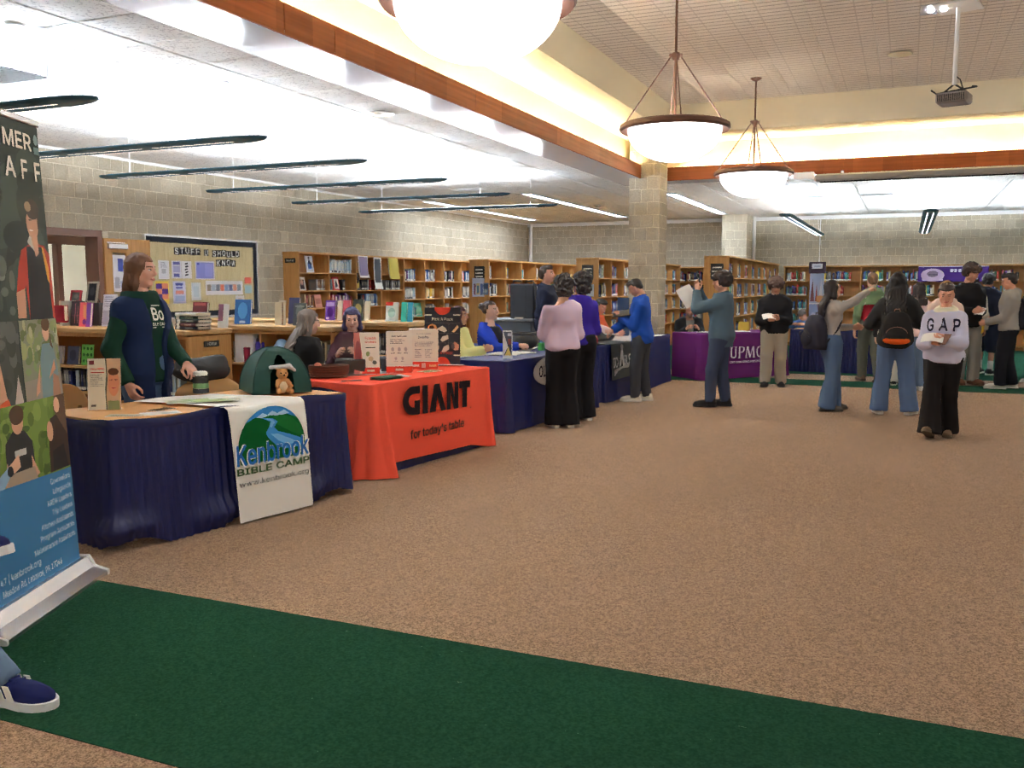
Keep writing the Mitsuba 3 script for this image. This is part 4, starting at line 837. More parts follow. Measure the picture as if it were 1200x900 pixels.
part(bn, 'base_cap', cat([prism([(-.135, .0), (.085, 0), (.085, .055), (.03, .105), (-.035, .105), (-.065, .05), (-.135, .025)], .015, Mb @ plane_M((e, 0, 0), (0, 1, 0), (0, 0, 1))) for e in (-.485, .485)]), 'white_metal')
part(bn, 'top_rail', bbox_(-.005, BW + .008, BH - .012, BH + .018, -.012, .012, .005), 'steel', M=MBn)
part(bn, 'pole', tube([(.425, .0, -.03), (.425, BH, -.012)], .009, 10), 'steel', True, MBn)
# ---------------------------------------------------------------- people: rounded solids blended into one surface, then meshed
def p_cone(a, b, ra, rb, k=.02, flat_end=False, sq=None):
    """Tapering limb from a to b; flat_end cuts it square at b; sq = (axis, factor) squeezes it along an axis."""
    a, b = np.array(a, float), np.array(b, float); ab = b - a; L2 = ab @ ab; u = ab / math.sqrt(L2); R = max(ra, rb) + .03
    def f(p):
        q = p - a; t = np.clip(q @ ab / L2, 0, 1); v = q - t[..., None] * ab
        if sq is not None:
            c = v @ sq[0]; v = v + (c * (sq[1] - 1))[..., None] * sq[0]
        d = np.sqrt((v * v).sum(-1)) - (ra + t * (rb - ra))
        return np.maximum(d, (p - b) @ u) if flat_end else d
    return f, np.minimum(a, b) - R, np.maximum(a, b) + R, k
def p_ell(c, r, k=.02, R=None):
    c, r = np.array(c, float), np.array(r, float); m = max(r) + .03
    def f(p):
        q = p - c
        if R is not None: q = q @ R
        k0 = np.sqrt(((q / r) ** 2).sum(-1)); k1 = np.sqrt(((q / r ** 2) ** 2).sum(-1)) + 1e-9
        return k0 * (k0 - 1) / k1
    return f, c - m, c + m, k
def p_loft(o, A, secs, k=.02):
    """Stack of elliptical sections along the axis A[2] from o: (s, half width, half depth, forward offset)."""
    S = np.array(secs, float); o = np.array(o, float); A = np.array(A, float)
    w = S[:, 1].max() + .06; pts = np.array([o + A[2] * s + A[0] * a + A[1] * b for s in (S[0, 0] - .03, S[-1, 0] + .03) for a in (-w, w) for b in (-w, w)])
    ss = np.linspace(S[0, 0], S[-1, 0], 60); from scipy.interpolate import PchipInterpolator as PI
    tab = [PI(S[:, 0], S[:, i])(ss) for i in (1, 2, 3)]
    def f(p):
        q = (p - o) @ A.T; s = q[..., 2]; W, D, Y = (np.interp(s, ss, t) for t in tab)
        x, y = q[..., 0] / W, (q[..., 1] - Y) / D; n = (np.abs(x) ** 2.3 + np.abs(y) ** 2.3) ** (1 / 2.3)
        return np.maximum((n - 1) * np.minimum(W, D), np.maximum(S[0, 0] - s, s - S[-1, 0]))
    return f, pts.min(0), pts.max(0), k
def sdf(prims, p):
    d = np.full(p.shape[:-1], .5)
    for f, lo, hi, k in prims:
        v = f(p); h = np.maximum(k - np.abs(d - v), 0) / k; d = np.minimum(d, v) - h * h * k * .25
    return d
def vol_mesh(prims, h, cuts=(), disp=None):
    lo = np.min([q[1] for q in prims], 0) - 2 * h; hi = np.max([q[2] for q in prims], 0) + 2 * h
    n = np.ceil((hi - lo) / h).astype(int) + 1; ax = [lo[i] + h * np.arange(n[i]) for i in range(3)]
    d = np.full(n, .5)
    for f, l, u, k in prims:
        i0 = np.maximum(((l - lo) / h).astype(int), 0); i1 = np.minimum(np.ceil((u - lo) / h).astype(int) + 1, n)
        sl = tuple(slice(a, b) for a, b in zip(i0, i1)); p = np.stack(np.meshgrid(*[ax[i][sl[i]] for i in range(3)], indexing='ij'), -1)
        v = f(p); o = d[sl]; q = np.maximum(k - np.abs(o - v), 0) / k; d[sl] = np.minimum(o, v) - q * q * k * .25
    if disp is not None or cuts:
        near = np.abs(d) < .06; near = near if not cuts else d < .06
        idx = np.nonzero(near); p = np.stack([ax[i][idx[i]] for i in range(3)], -1); v = d[idx]
        if disp is not None: v = v + disp(p)
        for c in cuts: v = np.maximum(v, c(p))
        d[idx] = v
    return nets(d, lo, h)
_CO = np.array([[i, j, k] for i in (0, 1) for j in (0, 1) for k in (0, 1)])
_ED = [(a, b) for a in range(8) for b in range(a + 1, 8) if np.abs(_CO[a] - _CO[b]).sum() == 1]
def nets(d, lo, h):
    """Surface nets: one vertex per crossed cell, one quad per crossed grid edge."""
    s = d < 0; n = np.array(d.shape); c = sum(s[i:n[0] - 1 + i, j:n[1] - 1 + j, k:n[2] - 1 + k].astype(np.int8) for i, j, k in _CO)
    I = np.argwhere((c > 0) & (c < 8)); V = np.stack([d[tuple((I + o).T)] for o in _CO], 1)
    P, w = np.zeros((len(I), 3)), np.zeros(len(I))
    for a, b in _ED:
        da, db = V[:, a], V[:, b]; m = (da < 0) != (db < 0); t = np.where(m, da / np.where(m, da - db, 1), 0)
        P += m[:, None] * (_CO[a] + t[:, None] * (_CO[b] - _CO[a])); w += m
    verts = lo + h * (I + P / w[:, None]); ids = np.full(n - 1, -1); ids[tuple(I.T)] = np.arange(len(I)); F = []
    for ax in range(3):
        b, c_ = (ax + 1) % 3, (ax + 2) % 3; e = np.zeros(3, int); e[ax] = 1
        s0 = s[tuple(slice(0, n[i] - e[i]) for i in range(3))]; s1 = s[tuple(slice(e[i], n[i]) for i in range(3))]
        J = np.argwhere(s0 != s1); J = J[(J[:, b] > 0) & (J[:, c_] > 0) & (J[:, b] < n[b] - 1) & (J[:, c_] < n[c_] - 1)]
        eb, ec = np.zeros(3, int), np.zeros(3, int); eb[b] = 1; ec[c_] = 1
        q = np.stack([ids[tuple((J - x).T)] for x in (eb + ec, ec, 0 * eb, eb)], 1); fl = s[tuple(J.T)]
        q = np.where(fl[:, None], q, q[:, ::-1]); q = q[(q >= 0).all(1)]; F += [q[:, [0, 1, 2]], q[:, [0, 2, 3]]]
    return trimesh.Trimesh(verts, np.vstack(F), process=False)
def unit(v): v = np.array(v, float); return v / (np.linalg.norm(v) + 1e-12)
def rotm(ax, deg):
    return trimesh.transformations.rotation_matrix(math.radians(deg), ax)[:3, :3]
def ik(a, c, l1, l2, hint):
    """Middle joint between a and c for bone lengths l1, l2, bent towards hint; c is pulled in when out of reach."""
    a, c = np.array(a, float), np.array(c, float); v = c - a; d = np.linalg.norm(v)
    if d > (l1 + l2) * .995: c = a + v / d * (l1 + l2) * .995; d = (l1 + l2) * .995
    u = unit(c - a); x = (l1 * l1 - l2 * l2 + d * d) / (2 * d); hh = math.sqrt(max(0, l1 * l1 - x * x)); w = np.array(hint, float); w = unit(w - u * (u @ w))
    return a + u * x + w * hh, c
# canonical right hand: wrist at the origin, fingers along +y, palm facing -z, thumb at -x
_hands = {}
def hand_mesh(curl):
    if curl in _hands: return _hands[curl]
    pr = [p_ell((0, .045, 0), (.040, .058, .0155), .012), p_ell((.0, .075, .0), (.039, .026, .014), .01), p_cone((0, -.03, 0), (0, .02, 0), .024, .026, .015, sq=(np.array([0, 0, 1.]), 1.25))]
    for x, L, y0, sp in ((-.0295, .070, .088, -6), (-.0095, .079, .094, -2), (.0105, .073, .091, 2), (.0285, .056, .082, 7)):
        p = np.array([x, y0, .001]); a = math.radians(sp); c = 0
        for i, (fr, r0, r1) in enumerate(((.44, .0092, .0086), (.31, .0086, .0078), (.25, .0078, .0066))):
            c += curl * (.8, 1.0, .7)[i] * (1 + .12 * (x > .0)); t = math.radians(c)
            q = p + L * fr * np.array([math.sin(a) * math.cos(t), math.cos(a) * math.cos(t), -math.sin(t)]); pr.append(p_cone(p, q, r0, r1, .004)); p = q
    p = np.array([-.027, .025, -.006]); t1 = np.array([-.030, .034, -.012]); 
    q = p + t1; pr.append(p_cone(p, q, .014, .0105, .012)); c = min(curl, 45) / 45
    q2 = q + np.array([-.010 + .020 * c, .026, -.006 - .016 * c]); pr.append(p_cone(q, q2, .0105, .009, .005)); pr.append(p_cone(q2, q2 + np.array([.004 + .014 * c, .018, -.004 - .008 * c]), .009, .0072, .004))
    _hands[curl] = vol_mesh(pr, .0046); return _hands[curl]
# canonical head: centre of the skull at the origin, facing +y, chin at z = -.115
_heads = {}
def head_mesh(fem):
    if fem in _heads: return _heads[fem]
    j = .93 if fem else 1.0
    pr = [p_ell((0, -.014, .030), (.0745, .094, .084), .03), p_ell((0, .022, -.034), (.058 * j, .066, .078), .035), p_ell((0, .062, -.096), (.023 * j, .020, .017), .03),
          p_ell((0, .080, .024), (.046, .014, .010), .02), p_cone((0, .090, .010), (0, .106, -.022), .0075, .0115, .014), p_ell((-.009, .098, -.028), (.008, .008, .007), .008), p_ell((.009, .098, -.028), (.008, .008, .007), .008)]
    for s in (-1, 1): pr += [p_ell((s * .036, .062, -.026), (.021, .019, .022), .025), p_ell((s * .0765, -.004, -.006), (.009, .020, .031), .008), p_ell((s * .05, .0, -.06), (.02 * j, .04, .03), .03)]
    pr += [p_ell((0, .0905, -.056), (.023, .0085, .0058), .007), p_ell((0, .0895, -.066), (.020, .0090, .0066), .007), p_cone((0, -.015, -.06), (0, -.02, -.15), .052 * j, .056 * j, .03)]
    cuts = []
    for s in (-1, 1):
        e = p_ell((s * .031, .094, .006), (.017, .013, .0095))[0]; cuts.append(lambda p, e=e: -e(p))
    m = vol_mesh(pr, .0052, cuts); trimesh.smoothing.filter_taubin(m, iterations=3); _heads[fem] = m; return m
def head_colors(v, skin, hair, lip):
    c = np.tile(np.array(srgb(*skin)), (len(v), 1)); x, y, z = np.abs(v[:, 0]), v[:, 1], v[:, 2]
    c[(y > .078) & ((x / .024) ** 2 + ((z + .061) / .0095) ** 2 < 1)] = srgb(*lip)
    b = (y > .06) & (np.abs(z - .027 + (x - .031) ** 2 * 9) < .0036) & (x > .015) & (x < .05); c[b] = srgb(*hair); return c
_eye = {}
def eye_mesh(iris, skin=(200, 150, 130), down=False):
    key = (iris, skin, down)
    if key not in _eye:
        m = trimesh.creation.icosphere(3, .0128); c = vc(m, (226, 220, 214)); c[m.vertices[:, 1] > .0102] = srgb(*iris); c[m.vertices[:, 1] > .0119] = srgb(14, 12, 12); z = m.vertices[:, 2]; zl = -.002 if down else .0032; c[z > zl] = srgb(*(int(q * .92) for q in skin)); c[(z > zl - .0016) & (z < zl + .0014)] = srgb(52, 36, 32); c[z < -.0055] = srgb(*(int(q * .95) for q in skin)); _eye[key] = (m, c)
    return _eye[key]
# canonical shoe: ankle over the origin, toe towards +y
_shoe = {}
def shoe_meshes(kind):
    if kind in _shoe: return _shoe[kind]
    low = kind != 'boot'
    pr = [p_ell((0, -.025, .045), (.040, .055, .045), .03), p_cone((0, -.02, .055), (0, .11, .042), .044, .038, .03), p_ell((0, .145, .036), (.047, .068, .034), .03), p_cone((0, -.02, .06), (0, -.03, .11 if low else .16), .043, .044, .02, True)]
    up = vol_mesh(pr, .010, [lambda p: .018 - p[..., 2]])
    pl = sg.Polygon([(.047 * s_ * w, y) for s_, rev in ((1, 0), (-1, 1)) for y, w in (list(zip((-.085, -.06, 0, .06, .12, .17, .205, .218), (.45, .85, .88, .86, 1.08, 1.0, .6, .2)))[::-1 if rev else 1])]).buffer(.004)
    so = trimesh.creation.extrude_polygon(pl, .030 if low else .036, engine='earcut')
    lc = cat([bbox_(-.022, .022, y, y + .009, z, z + .006, .002) for y, z in ((.035, .088), (.058, .083), (.081, .078), (.104, .073))])
    _shoe[kind] = (up, so, lc); return _shoe[kind]

_mcol = {}
def cloth(c):
    if c not in _mcol: _mcol[c] = mat('cloth_%d' % len(_mcol), {'type': 'twosided', 'b': {'type': 'principled', 'base_color': proc(weave(srgb(*c), 330, .22)) if False else rgb(srgb(*c)), 'roughness': .85, 'specular': .15, 'sheen': .3}})
    return _mcol[c]
def folds(seed, amp):
    r = np.random.RandomState(seed); K = [(r.uniform(-1, 1, 3) * (22, 22, 14), r.uniform(0, 6), r.uniform(.5, 1)) for _ in range(5)]
    def f(p):
        w = .18 * np.sin(p @ np.array([5., 4, 9]) + seed)
        return -amp * sum(a * np.sin(p @ k + ph + 3 * w) for k, ph, a in K) * .45
    return f

def person(label, pos, face, H=1.7, fem=False, girth=1.0, hip=None, lean=0, side=0, twist=0, head=(0, 0, 0), feet=None, hands=(None, None), elbows=(None, None), palms=(None, None), curl=(28, 28), handdir=(None, None),
           skin=(214, 166, 140), hair=('short', (46, 36, 32)), top=None, legs=None, shoes=None, seat=None, iris=(60, 42, 30), beard=None, glasses=False, extra=None, group=None):
    """A person standing at pos facing the world direction face (degrees); joints in the local frame: x to the right, y ahead, z up."""
    k = thing('person', label, 'person', group); W = mat4((pos[0], pos[1], 0), rz=face - 90); Wi = np.linalg.inv(W)
    loc = lambda q: (Wi @ np.array([*q, 1.0]))[:3]
    seed = len([x for x in labels if x.startswith('person') and '__' not in x])
    hipc = np.array(hip if hip is not None else (0, 0, .525 * H)) if seat is None else np.array([0, -.05, seat + .085])
    A2 = rotm([0, 1, 0], side) @ rotm([1, 0, 0], -lean) @ np.array([0, 0, 1.]); A0 = unit(np.cross(rotm([0, 0, 1], twist) @ np.array([0, 1., 0]), A2)); A1 = np.cross(A2, A0); A = np.array([A0, A1, A2])
    at = lambda x, y, s: hipc + A0 * x * H + A1 * y * H + A2 * s * H
    sw, hw = (.087, .048) if fem else (.098, .050); g = girth
    secs = [(-.055, .070, .058, 0), (0, .100 if fem else .096, .068, -.004), (.06, .090, .060, 0), (.12, .074 if fem else .083, .054, .003), (.19, .086 if fem else .094, .062, .006), (.235, .090 if fem else .100, .058, .002), (.262, .080 if fem else .090, .052, -.002), (.288, .056, .044, -.006), (.325, .036, .034, -.006)]
    sec = lambda e, lo, hi, fl=0: [(s * H, (w * g + e) * H, (d * g + e + fl * max(0, .1 - s)) * H, y * H) for s, w, d, y in secs if lo <= s <= hi]
    sh = [at(-sw * g ** .5, -.006, .250), at(sw * g ** .5, -.006, .250)]; hj = [hipc + np.array([-hw * H, 0, -.01 * H]), hipc + np.array([hw * H, 0, -.01 * H])]
    ua, fa, th, sn = .172 * H, .150 * H, .237 * H, .233 * H
    # legs
    if feet is None:
        feet = [(-.055 * H, 0, 0, 8, 0), (.055 * H, 0.0, 0, -8, 0)] if seat is None else [(-.11, .40, 0, 5, 0), (.11, .40, 0, -5, 0)]
    an, kn = [], []
    for i in (0, 1):
        f = feet[i]; a = np.array([f[0], f[1], f[2] + .075]); kk, a = ik(hj[i], a, th, sn, (0, 1, .15) if seat is None else (0, .6, 1)); kn.append(kk); an.append(a)
    # arms; a hand target given in world coordinates is marked by a fourth value
    el, wr = [], []
    for i, s in ((0, -1), (1, 1)):
        t = hands[i]
        if t is None: t = at(s * (sw + .035), .02, -.055)
        elif len(t) == 4: t = loc(t[:3])
        t = np.array(t); hint = elbows[i] if elbows[i] is not None else (s * .45, -.9, -.35)
        e, t = ik(sh[i], t, ua, fa, hint); el.append(e); wr.append(t)
    # head
    nb = at(0, -.006, .312); yaw, pit, rol = head
    RH = np.column_stack([A0, A1, A2]) @ rotm([0, 0, 1], yaw) @ rotm([1, 0, 0], pit) @ rotm([0, 1, 0], rol)
    hs = (.128 if not fem else .131) * H / .23; hc = at(0, .006, .345) + RH @ (np.array([0, .0, .098]) * hs)
    HM = np.eye(4); HM[:3, :3] = RH * hs; HM[:3, 3] = hc; hp = lambda x, y, z: (HM @ np.array([x, y, z, 1.]))[:3]
    # the body: one surface
    inn = -.012
    pr = [p_loft(hipc, A, sec(inn, -1, 1), .03), p_cone(at(0, -.008, .29), hp(0, -.018, -.08), .034 * H, .052 * hs * (.92 if fem else 1.0), .03)]
    for i in (0, 1):
        pr += [p_cone(sh[i], el[i], .029 * H, .022 * H, .03), p_cone(el[i], wr[i], .0235 * H, .0155 * H, .015), p_cone(hj[i], kn[i], .044 * H, .030 * H, .03), p_cone(kn[i], an[i], .030 * H, .020 * H, .02)]
    body = vol_mesh(pr, .019); bc = vc(body, skin)
    hm = head_mesh(fem); hcol = head_colors(hm.vertices, skin, tuple(int(.7 * c + 20) for c in hair[1]), tuple(int(a * b) for a, b in zip(skin, (.88, .72, .72)))); ms, cs = [body, tf(hm, HM)], [bc, hcol]
    HD = []
    for i, s in ((0, -1), (1, 1)):
        y = unit(handdir[i]) if handdir[i] is not None else unit(wr[i] - el[i]); n = np.array(palms[i], float) if palms[i] is not None else np.array([-s, .15, -.1]); z = -unit(n - y * (n @ y)); x = np.cross(y, z); m = np.eye(4)
        m[:3, 0], m[:3, 1], m[:3, 2], m[:3, 3] = x * s, y, z, wr[i]; m[:3, :3] *= H / 1.72 * .97; hd = tf(hand_mesh(curl[i]), m); ms.append(hd); cs.append(vc(hd, skin)); HD.append(W @ m)
    part(k, 'body', cat(ms), 'skin', True, W, color=np.vstack(cs))
    m, c = eye_mesh(iris, skin, head[1] < -9)
    for s in (-1, 1): part(k, 'eye', m, 'vcol', True, W @ HM @ mat4((s * .031, .0755, .006)), color=c)
    # hair
    st, hcl = hair[0], hair[1]; hk = hair[2] if len(hair) > 2 else {}
    hr = hair_mesh(st, hk, seed)
    if hr is not None: part(k, 'hair', hr, flat(*hcl, .5, .4), True, W @ HM)
    if beard:
        b = vol_mesh([p_ell((0, .045, -.07), (.058, .055, .055), .02), p_ell((0, .075, -.105), (.03, .03, .035), .03)], .006, [lambda p: p[..., 2] + .035 - np.where(np.abs(p[..., 0]) > .035, .05, 0), lambda p: -p_ell((0, .095, -.062), (.02, .02, .008))[0](p), lambda p: -p_ell((0, .06, .0), (.05, .07, .055))[0](p)], folds(3, .004)); part(k, 'beard', b, flat(*beard, .7, .2), True, W @ HM)
    if glasses:
        a = np.linspace(0, 2 * np.pi, 17); rim = cat([tube([(s * .032 + .021 * math.cos(t), .101, .004 + .016 * math.sin(t)) for t in a], .0022, 6, False) for s in (-1, 1)] + [tube([(-.011, .102, .006), (.011, .102, .006)], .002, 6)] + [tube([(s * .053, .1, .006), (s * .079, .0, .008)], .002, 6) for s in (-1, 1)]); part(k, 'glasses', rim, 'black', True, W @ HM)
    out = dict(key=k, W=W, HM=HM, hands=HD, at=at, A=A, hipc=hipc, sh=sh, el=el, wr=wr, kn=kn, an=an, hp=hp)
    # trousers
    if legs:
        lg = dict(legs); bag = lg.get('bag', .012); hem = lg.get('hem', .030); kr = lg.get('knee', .040); cut = lg.get('len', 1.0)
        pp = [p_loft(hipc, A, [(s * H, (w * g + .008) * H, (d * g + .009) * H, y * H) for s, w, d, y in secs if s <= .075], .035)]
        for i in (0, 1):
            pp.append(p_cone(hj[i], kn[i], .056 * H * g ** .5 + bag, kr * H + bag * .8, .03))
            e = kn[i] + (an[i] - kn[i]) * min(1.0, cut if cut <= 1 else 1) + (unit(an[i] - kn[i]) * .045 * lg.get('drop', .5) if cut >= 1 else 0)
            pp.append(p_cone(kn[i], e, kr * H + bag * .8, hem * H + bag, .03, True))
            if cut < .2: pp.pop()
        m = vol_mesh(pp, .015, disp=folds(seed + 7, lg.get('fold', .006))); part(k, lg.get('name', 'trousers'), m, cloth(lg['col']), True, W)
        out['pants'] = pp
        if lg.get('socks'):
            for i in (0, 1): part(k, 'sock', vol_mesh([p_cone(an[i] + (kn[i] - an[i]) * .35, an[i] - np.array([0, 0, .03]), .027 * H, .025 * H, .01)], .009), cloth(lg['socks']), True, W)
    # top garments, inner first
    for t in top or []:
        t = dict(t); e = t.get('ease', .010); lo = t.get('low', -.045); bag = t.get('bag', .008); ln = t.get('sleeve', 1.0); hi = t.get('neck', .318)
        S = [(s * H, (w * g + e) * H, (d * g + e + t.get('belly', 0) * max(0, .2 - abs(s - .06))) * H, y * H) for s, w, d, y in secs if s <= hi]
        S0 = S[0]; w0 = np.interp(lo, [s[0] / H for s in S], [s[1] for s in S]); d0 = np.interp(lo, [s[0] / H for s in S], [s[2] for s in S])
        S = [(lo * H, w0 * t.get('flare', 1.0), d0 * t.get('flare', 1.0), 0)] + [s for s in S if s[0] > (lo + .01) * H]
        if t.get('neck', 0) == 0: S[-1] = (hi * H - .004, S[-1][1] * .98, S[-1][2] * .98, S[-1][3])
        pp = [p_loft(hipc, A, S, .03)]
        if ln > 0:
            for i in (0, 1):
                pp.append(p_cone(sh[i] - A2 * .002 * H, el[i] if ln >= .5 else sh[i] + (el[i] - sh[i]) * ln * 2, .031 * H + e * H * .5 + bag * .3, .027 * H + bag * .9, .035, ln < .5))
                if ln >= .5: pp.append(p_cone(el[i], el[i] + (wr[i] - el[i]) * ((ln - .5) * 2), .028 * H + bag, t.get('cuff', .021) * H + bag * .7, .02, True))
                if ln >= .5 and t.get('cuffband'): pp.append(p_cone(el[i] + (wr[i] - el[i]) * .86, el[i] + (wr[i] - el[i]) * .99, .021 * H, .020 * H, .01, True))
        if t.get('hood'):
            pp += [p_ell(at(0, -.045, .300), (.075 * H, .040 * H, .042 * H), .03), p_cone(at(-.045, .01, .305), at(-.03, .052, .275), .020 * H, .014 * H, .02), p_cone(at(.045, .01, .305), at(.03, .052, .275), .020 * H, .014 * H, .02)]
        if t.get('collar'):
            a = np.linspace(0, 2 * np.pi, 13); ring = [at(.043 * math.cos(q), .038 * math.sin(q) - .004, .314 + .012 * math.sin(q) * -1) for q in a]; pp += [p_cone(ring[j], ring[j + 1], .010 * H, .010 * H, .01) for j in range(12)]
        cuts = [lambda p, r=t.get('nr', .040): (r * H - np.linalg.norm(((p - at(0, -.004, .32)) @ np.array([A0, A1]).T), axis=-1)) * ((p - at(0, 0, .285)) @ A2 > 0) - 1e-4 * 1] if t.get('open_neck', not t.get('collar')) and False else []
        if t.get('vneck'):
            n0 = at(0, .0, t['vneck']); cuts.append(lambda p, n0=n0: -np.maximum(np.abs((p - n0) @ A0) - np.maximum(0, (p - n0) @ A2) * .42, -((p - n0) @ A1)))
        if t.get('open'):
            n0 = at(0, 0, .1); cuts.append(lambda p, n0=n0, o=t['open']: -np.maximum(np.abs((p - n0) @ A0) - (o + .1 * np.maximum(0, (p - n0) @ A2)), -((p - n0) @ A1)))
        if t.get('offshoulder'):
            n0 = at(-.05, 0, .30); q_ = p_ell(at(-.062, -.0, .318), (.085 * H, .09 * H, .052 * H))[0]; cuts.append(lambda p: -q_(p))
        m = vol_mesh(pp, t.get('res', .0135), cuts, folds(seed * 3 + 1, t.get('fold', .007))); pk = part(k, t.get('name', 'shirt'), m, cloth(t['col']), True, W)
        out['top'] = pp
        for pnt in t.get('prints', []):      # flat print pressed on the front (or back) of the garment
            mm, cc, PM, sgn = pnt(H); v = trimesh.transform_points(mm.vertices, PM); fr = at(0, 0, 0); y = np.full(len(v), .32); base = hipc + np.outer(v[:, 0], A0) + np.outer(v[:, 2], A2)
            for _ in range(14):
                pt = base + np.outer(y * sgn, A1); dd = sdf(pp, pt) + folds(seed * 3 + 1, t.get('fold', .007))(pt); y -= np.clip(dd, -.05, .1) * .9
            v2 = base + np.outer((y + .004 + v[:, 1]) * sgn, A1); kk = numbered(pk + '__print'); put(kk, ply(trimesh.Trimesh(v2, mm.faces, process=False), 'vcol_matte', color=cc), W)
    # shoes
    if shoes:
        up, so, lc = shoe_meshes(shoes.get('kind', 'low'))
        for i in (0, 1):
            f = feet[i]; M = W @ mat4((an[i][0], an[i][1], an[i][2] - .075), rz=f[3], rx=f[4], s=H / 1.72 * shoes.get('size', .98)); sk_ = part(k, 'shoe', up, cloth(shoes['col']), True, M)
            kk = numbered(sk_ + '__sole'); put(kk, ply(so, cloth(shoes.get('sole', (226, 222, 214)))), M)
            kk = numbered(sk_ + '__laces'); put(kk, ply(lc, cloth(shoes.get('lace', (220, 218, 212)))), M)
    return out
_hair = {}
def hair_mesh(st, hk, seed):
    """Hair solids in the canonical head frame."""
    key = (st, tuple(sorted(hk.items()))); 
    if key in _hair: return _hair[key]
    L = hk.get('L', .3); vol_ = hk.get('vol', 1.0); zl = hk.get('fringe', .058); strand = hk.get('strand', .003)
    cap = p_ell((0, -.018, .032), (.0835 * vol_, .104 * vol_, .093 * vol_), .02)
    keep = lambda p: np.minimum(zl - p[..., 2] + .25 * np.abs(p[..., 0]) * 0, p[..., 1] - hk.get('side', .022))
    low = lambda zz: (lambda p: zz - p[..., 2])
    def dsp(p): 
        a = np.arctan2(p[..., 0], -p[..., 1] - .0) ; return strand * np.sin(a * 26 + 5 * np.sin(p[..., 2] * 14) + 2 * np.sin(p[..., 2] * 37)) + strand * .6 * np.sin(a * 57 + p[..., 2] * 25)
    def curly(p): return -hk.get('curl', .012) * 2.6 * (meshkit.noise(p * np.array([60., 60, 34]), 3) + .6 * meshkit.noise(p * np.array([120., 120, 60]), 5) - .8)
    pr, cuts, d = [cap], [keep], dsp
    if st in ('short', 'crop'): pr.append(p_ell((0, .045, .095), (.06, .045, .03), .03)); pr.append(p_ell((0, -.06, -.03), (.06, .045, .05), .03)); cuts += [low(-.07)]; cuts[0] = lambda p: np.minimum(zl - p[..., 2], p[..., 1] - .012)
    elif st == 'mop': v_ = hk.get('vol', 1.0); pr += [p_ell((0, .024, .062), (.090 * v_, .080 * v_ ** .35, .064 * v_ ** .6), .03), p_ell((0, -.03, .045), (.098 * v_, .108 * v_ ** .6, .092 * v_ ** .8), .03), p_ell((0, -.055, -.01), (.09 * v_, .075, .085), .03)]; jag = lambda p: .026 * (meshkit.noise(p * np.array([75., 20, 12]), 9) - .5); cuts = [lambda p: np.minimum(hk.get('fringe', .030) + jag(p) - p[..., 2], p[..., 1] - hk.get('side', .024)), lambda p: -.072 + jag(p) - p[..., 2]]; d = curly
    elif st == 'curlylong':
        pr += [p_ell((0, -.045, .02), (.108, .10, .11), .04), p_ell((.02, -.075, .07), (.075, .065, .06), .03), p_ell((0, -.06, -.075), (.092, .075, .09), .04)] + ([p_ell((0, -.07, -.17), (.085, .06, .10), .05)] if L > .02 else []); d = curly; cuts = [lambda p: np.minimum(.06 - p[..., 2], p[..., 1] - .02), low(-.13 - L)]
    elif st in ('long', 'bob'):
        w = hk.get('w', .085); yb = hk.get('back', -.085)
        pr += [p_loft((0, yb * .75, 0), np.eye(3), [(-L, w * hk.get('tip', .75), .028, hk.get('out', -.03) - (.05 if L > .25 else 0)), (-(L * .62 if L * .62 > .12 else (L + .105) / 2), w * 1.02, .040, (-.055 + hk.get('out', -.03) * .6) if L > .25 else -.012), (-.105, w, .052, -.012 if L > .25 else .0), (-.07, w * .98, .054, .006), (.05, .072, .055, .02)], .03)]
        for s in (-1, 1): pr += [p_cone((s * .072, .012, .035), (s * .080, .028 if hk.get('fwd') else -.005, -.10), .020, .024, .03), p_cone((s * .080, .028 if hk.get('fwd') else -.005, -.10), (s * (.082 if not hk.get('fwd') else .085), .055 if hk.get('fwd') else -.02, -min(L, hk.get('sideL', L) )), .024, .015, .03)]
        cuts = [lambda p: np.minimum(np.minimum(zl - p[..., 2], p[..., 1] - hk.get('side', .03)), .054 - np.abs(p[..., 0]))]
    elif st == 'tied': pr += [p_ell((0, -.115, .0), (.03, .035, .032), .02)]; cuts += [low(-.06)]; cuts[0] = lambda p: np.minimum(zl - p[..., 2], p[..., 1] - .005)
    elif st == 'bun': pr += [p_ell((0, -.12, .055), (.045, .045, .042), .015)]; cuts += [lambda p: np.where(np.linalg.norm(p - np.array([0, -.12, .055]), axis=-1) < .05, -1, -.06 - p[..., 2])]; cuts[0] = lambda p: np.minimum(zl - p[..., 2], p[..., 1] - .005)
    if hk.get('clear', True):
        f = p_ell((0, .075, -.035), (.052, .05, .088))[0]
        if st != 'mop': cuts.append(lambda p: -f(p))
    m = vol_mesh(pr, hk.get('res', .0092), cuts, d); _hair[key] = m; return m
def chest_print(items, w, h, s0, x0=0.0, sgn=1):
    def f(H):
        m, c = card_mesh(w, h, items, step=2e-4, clip=False); m = m.subdivide_to_size(.02, return_index=False) if False else m
        return m, c, np.array([[-sgn * 1., 0, 0, x0 + sgn * w / 2], [0, 0, 1, 0], [0, 1, 0, s0 * H], [0, 0, 0, 1]]), sgn
    return f
PALE, TAN, BROWN = (226, 182, 160), (208, 160, 130), (150, 106, 80)
jean, jean2 = (76, 98, 130), (96, 118, 146)
blackp = dict(col=(26, 26, 30))
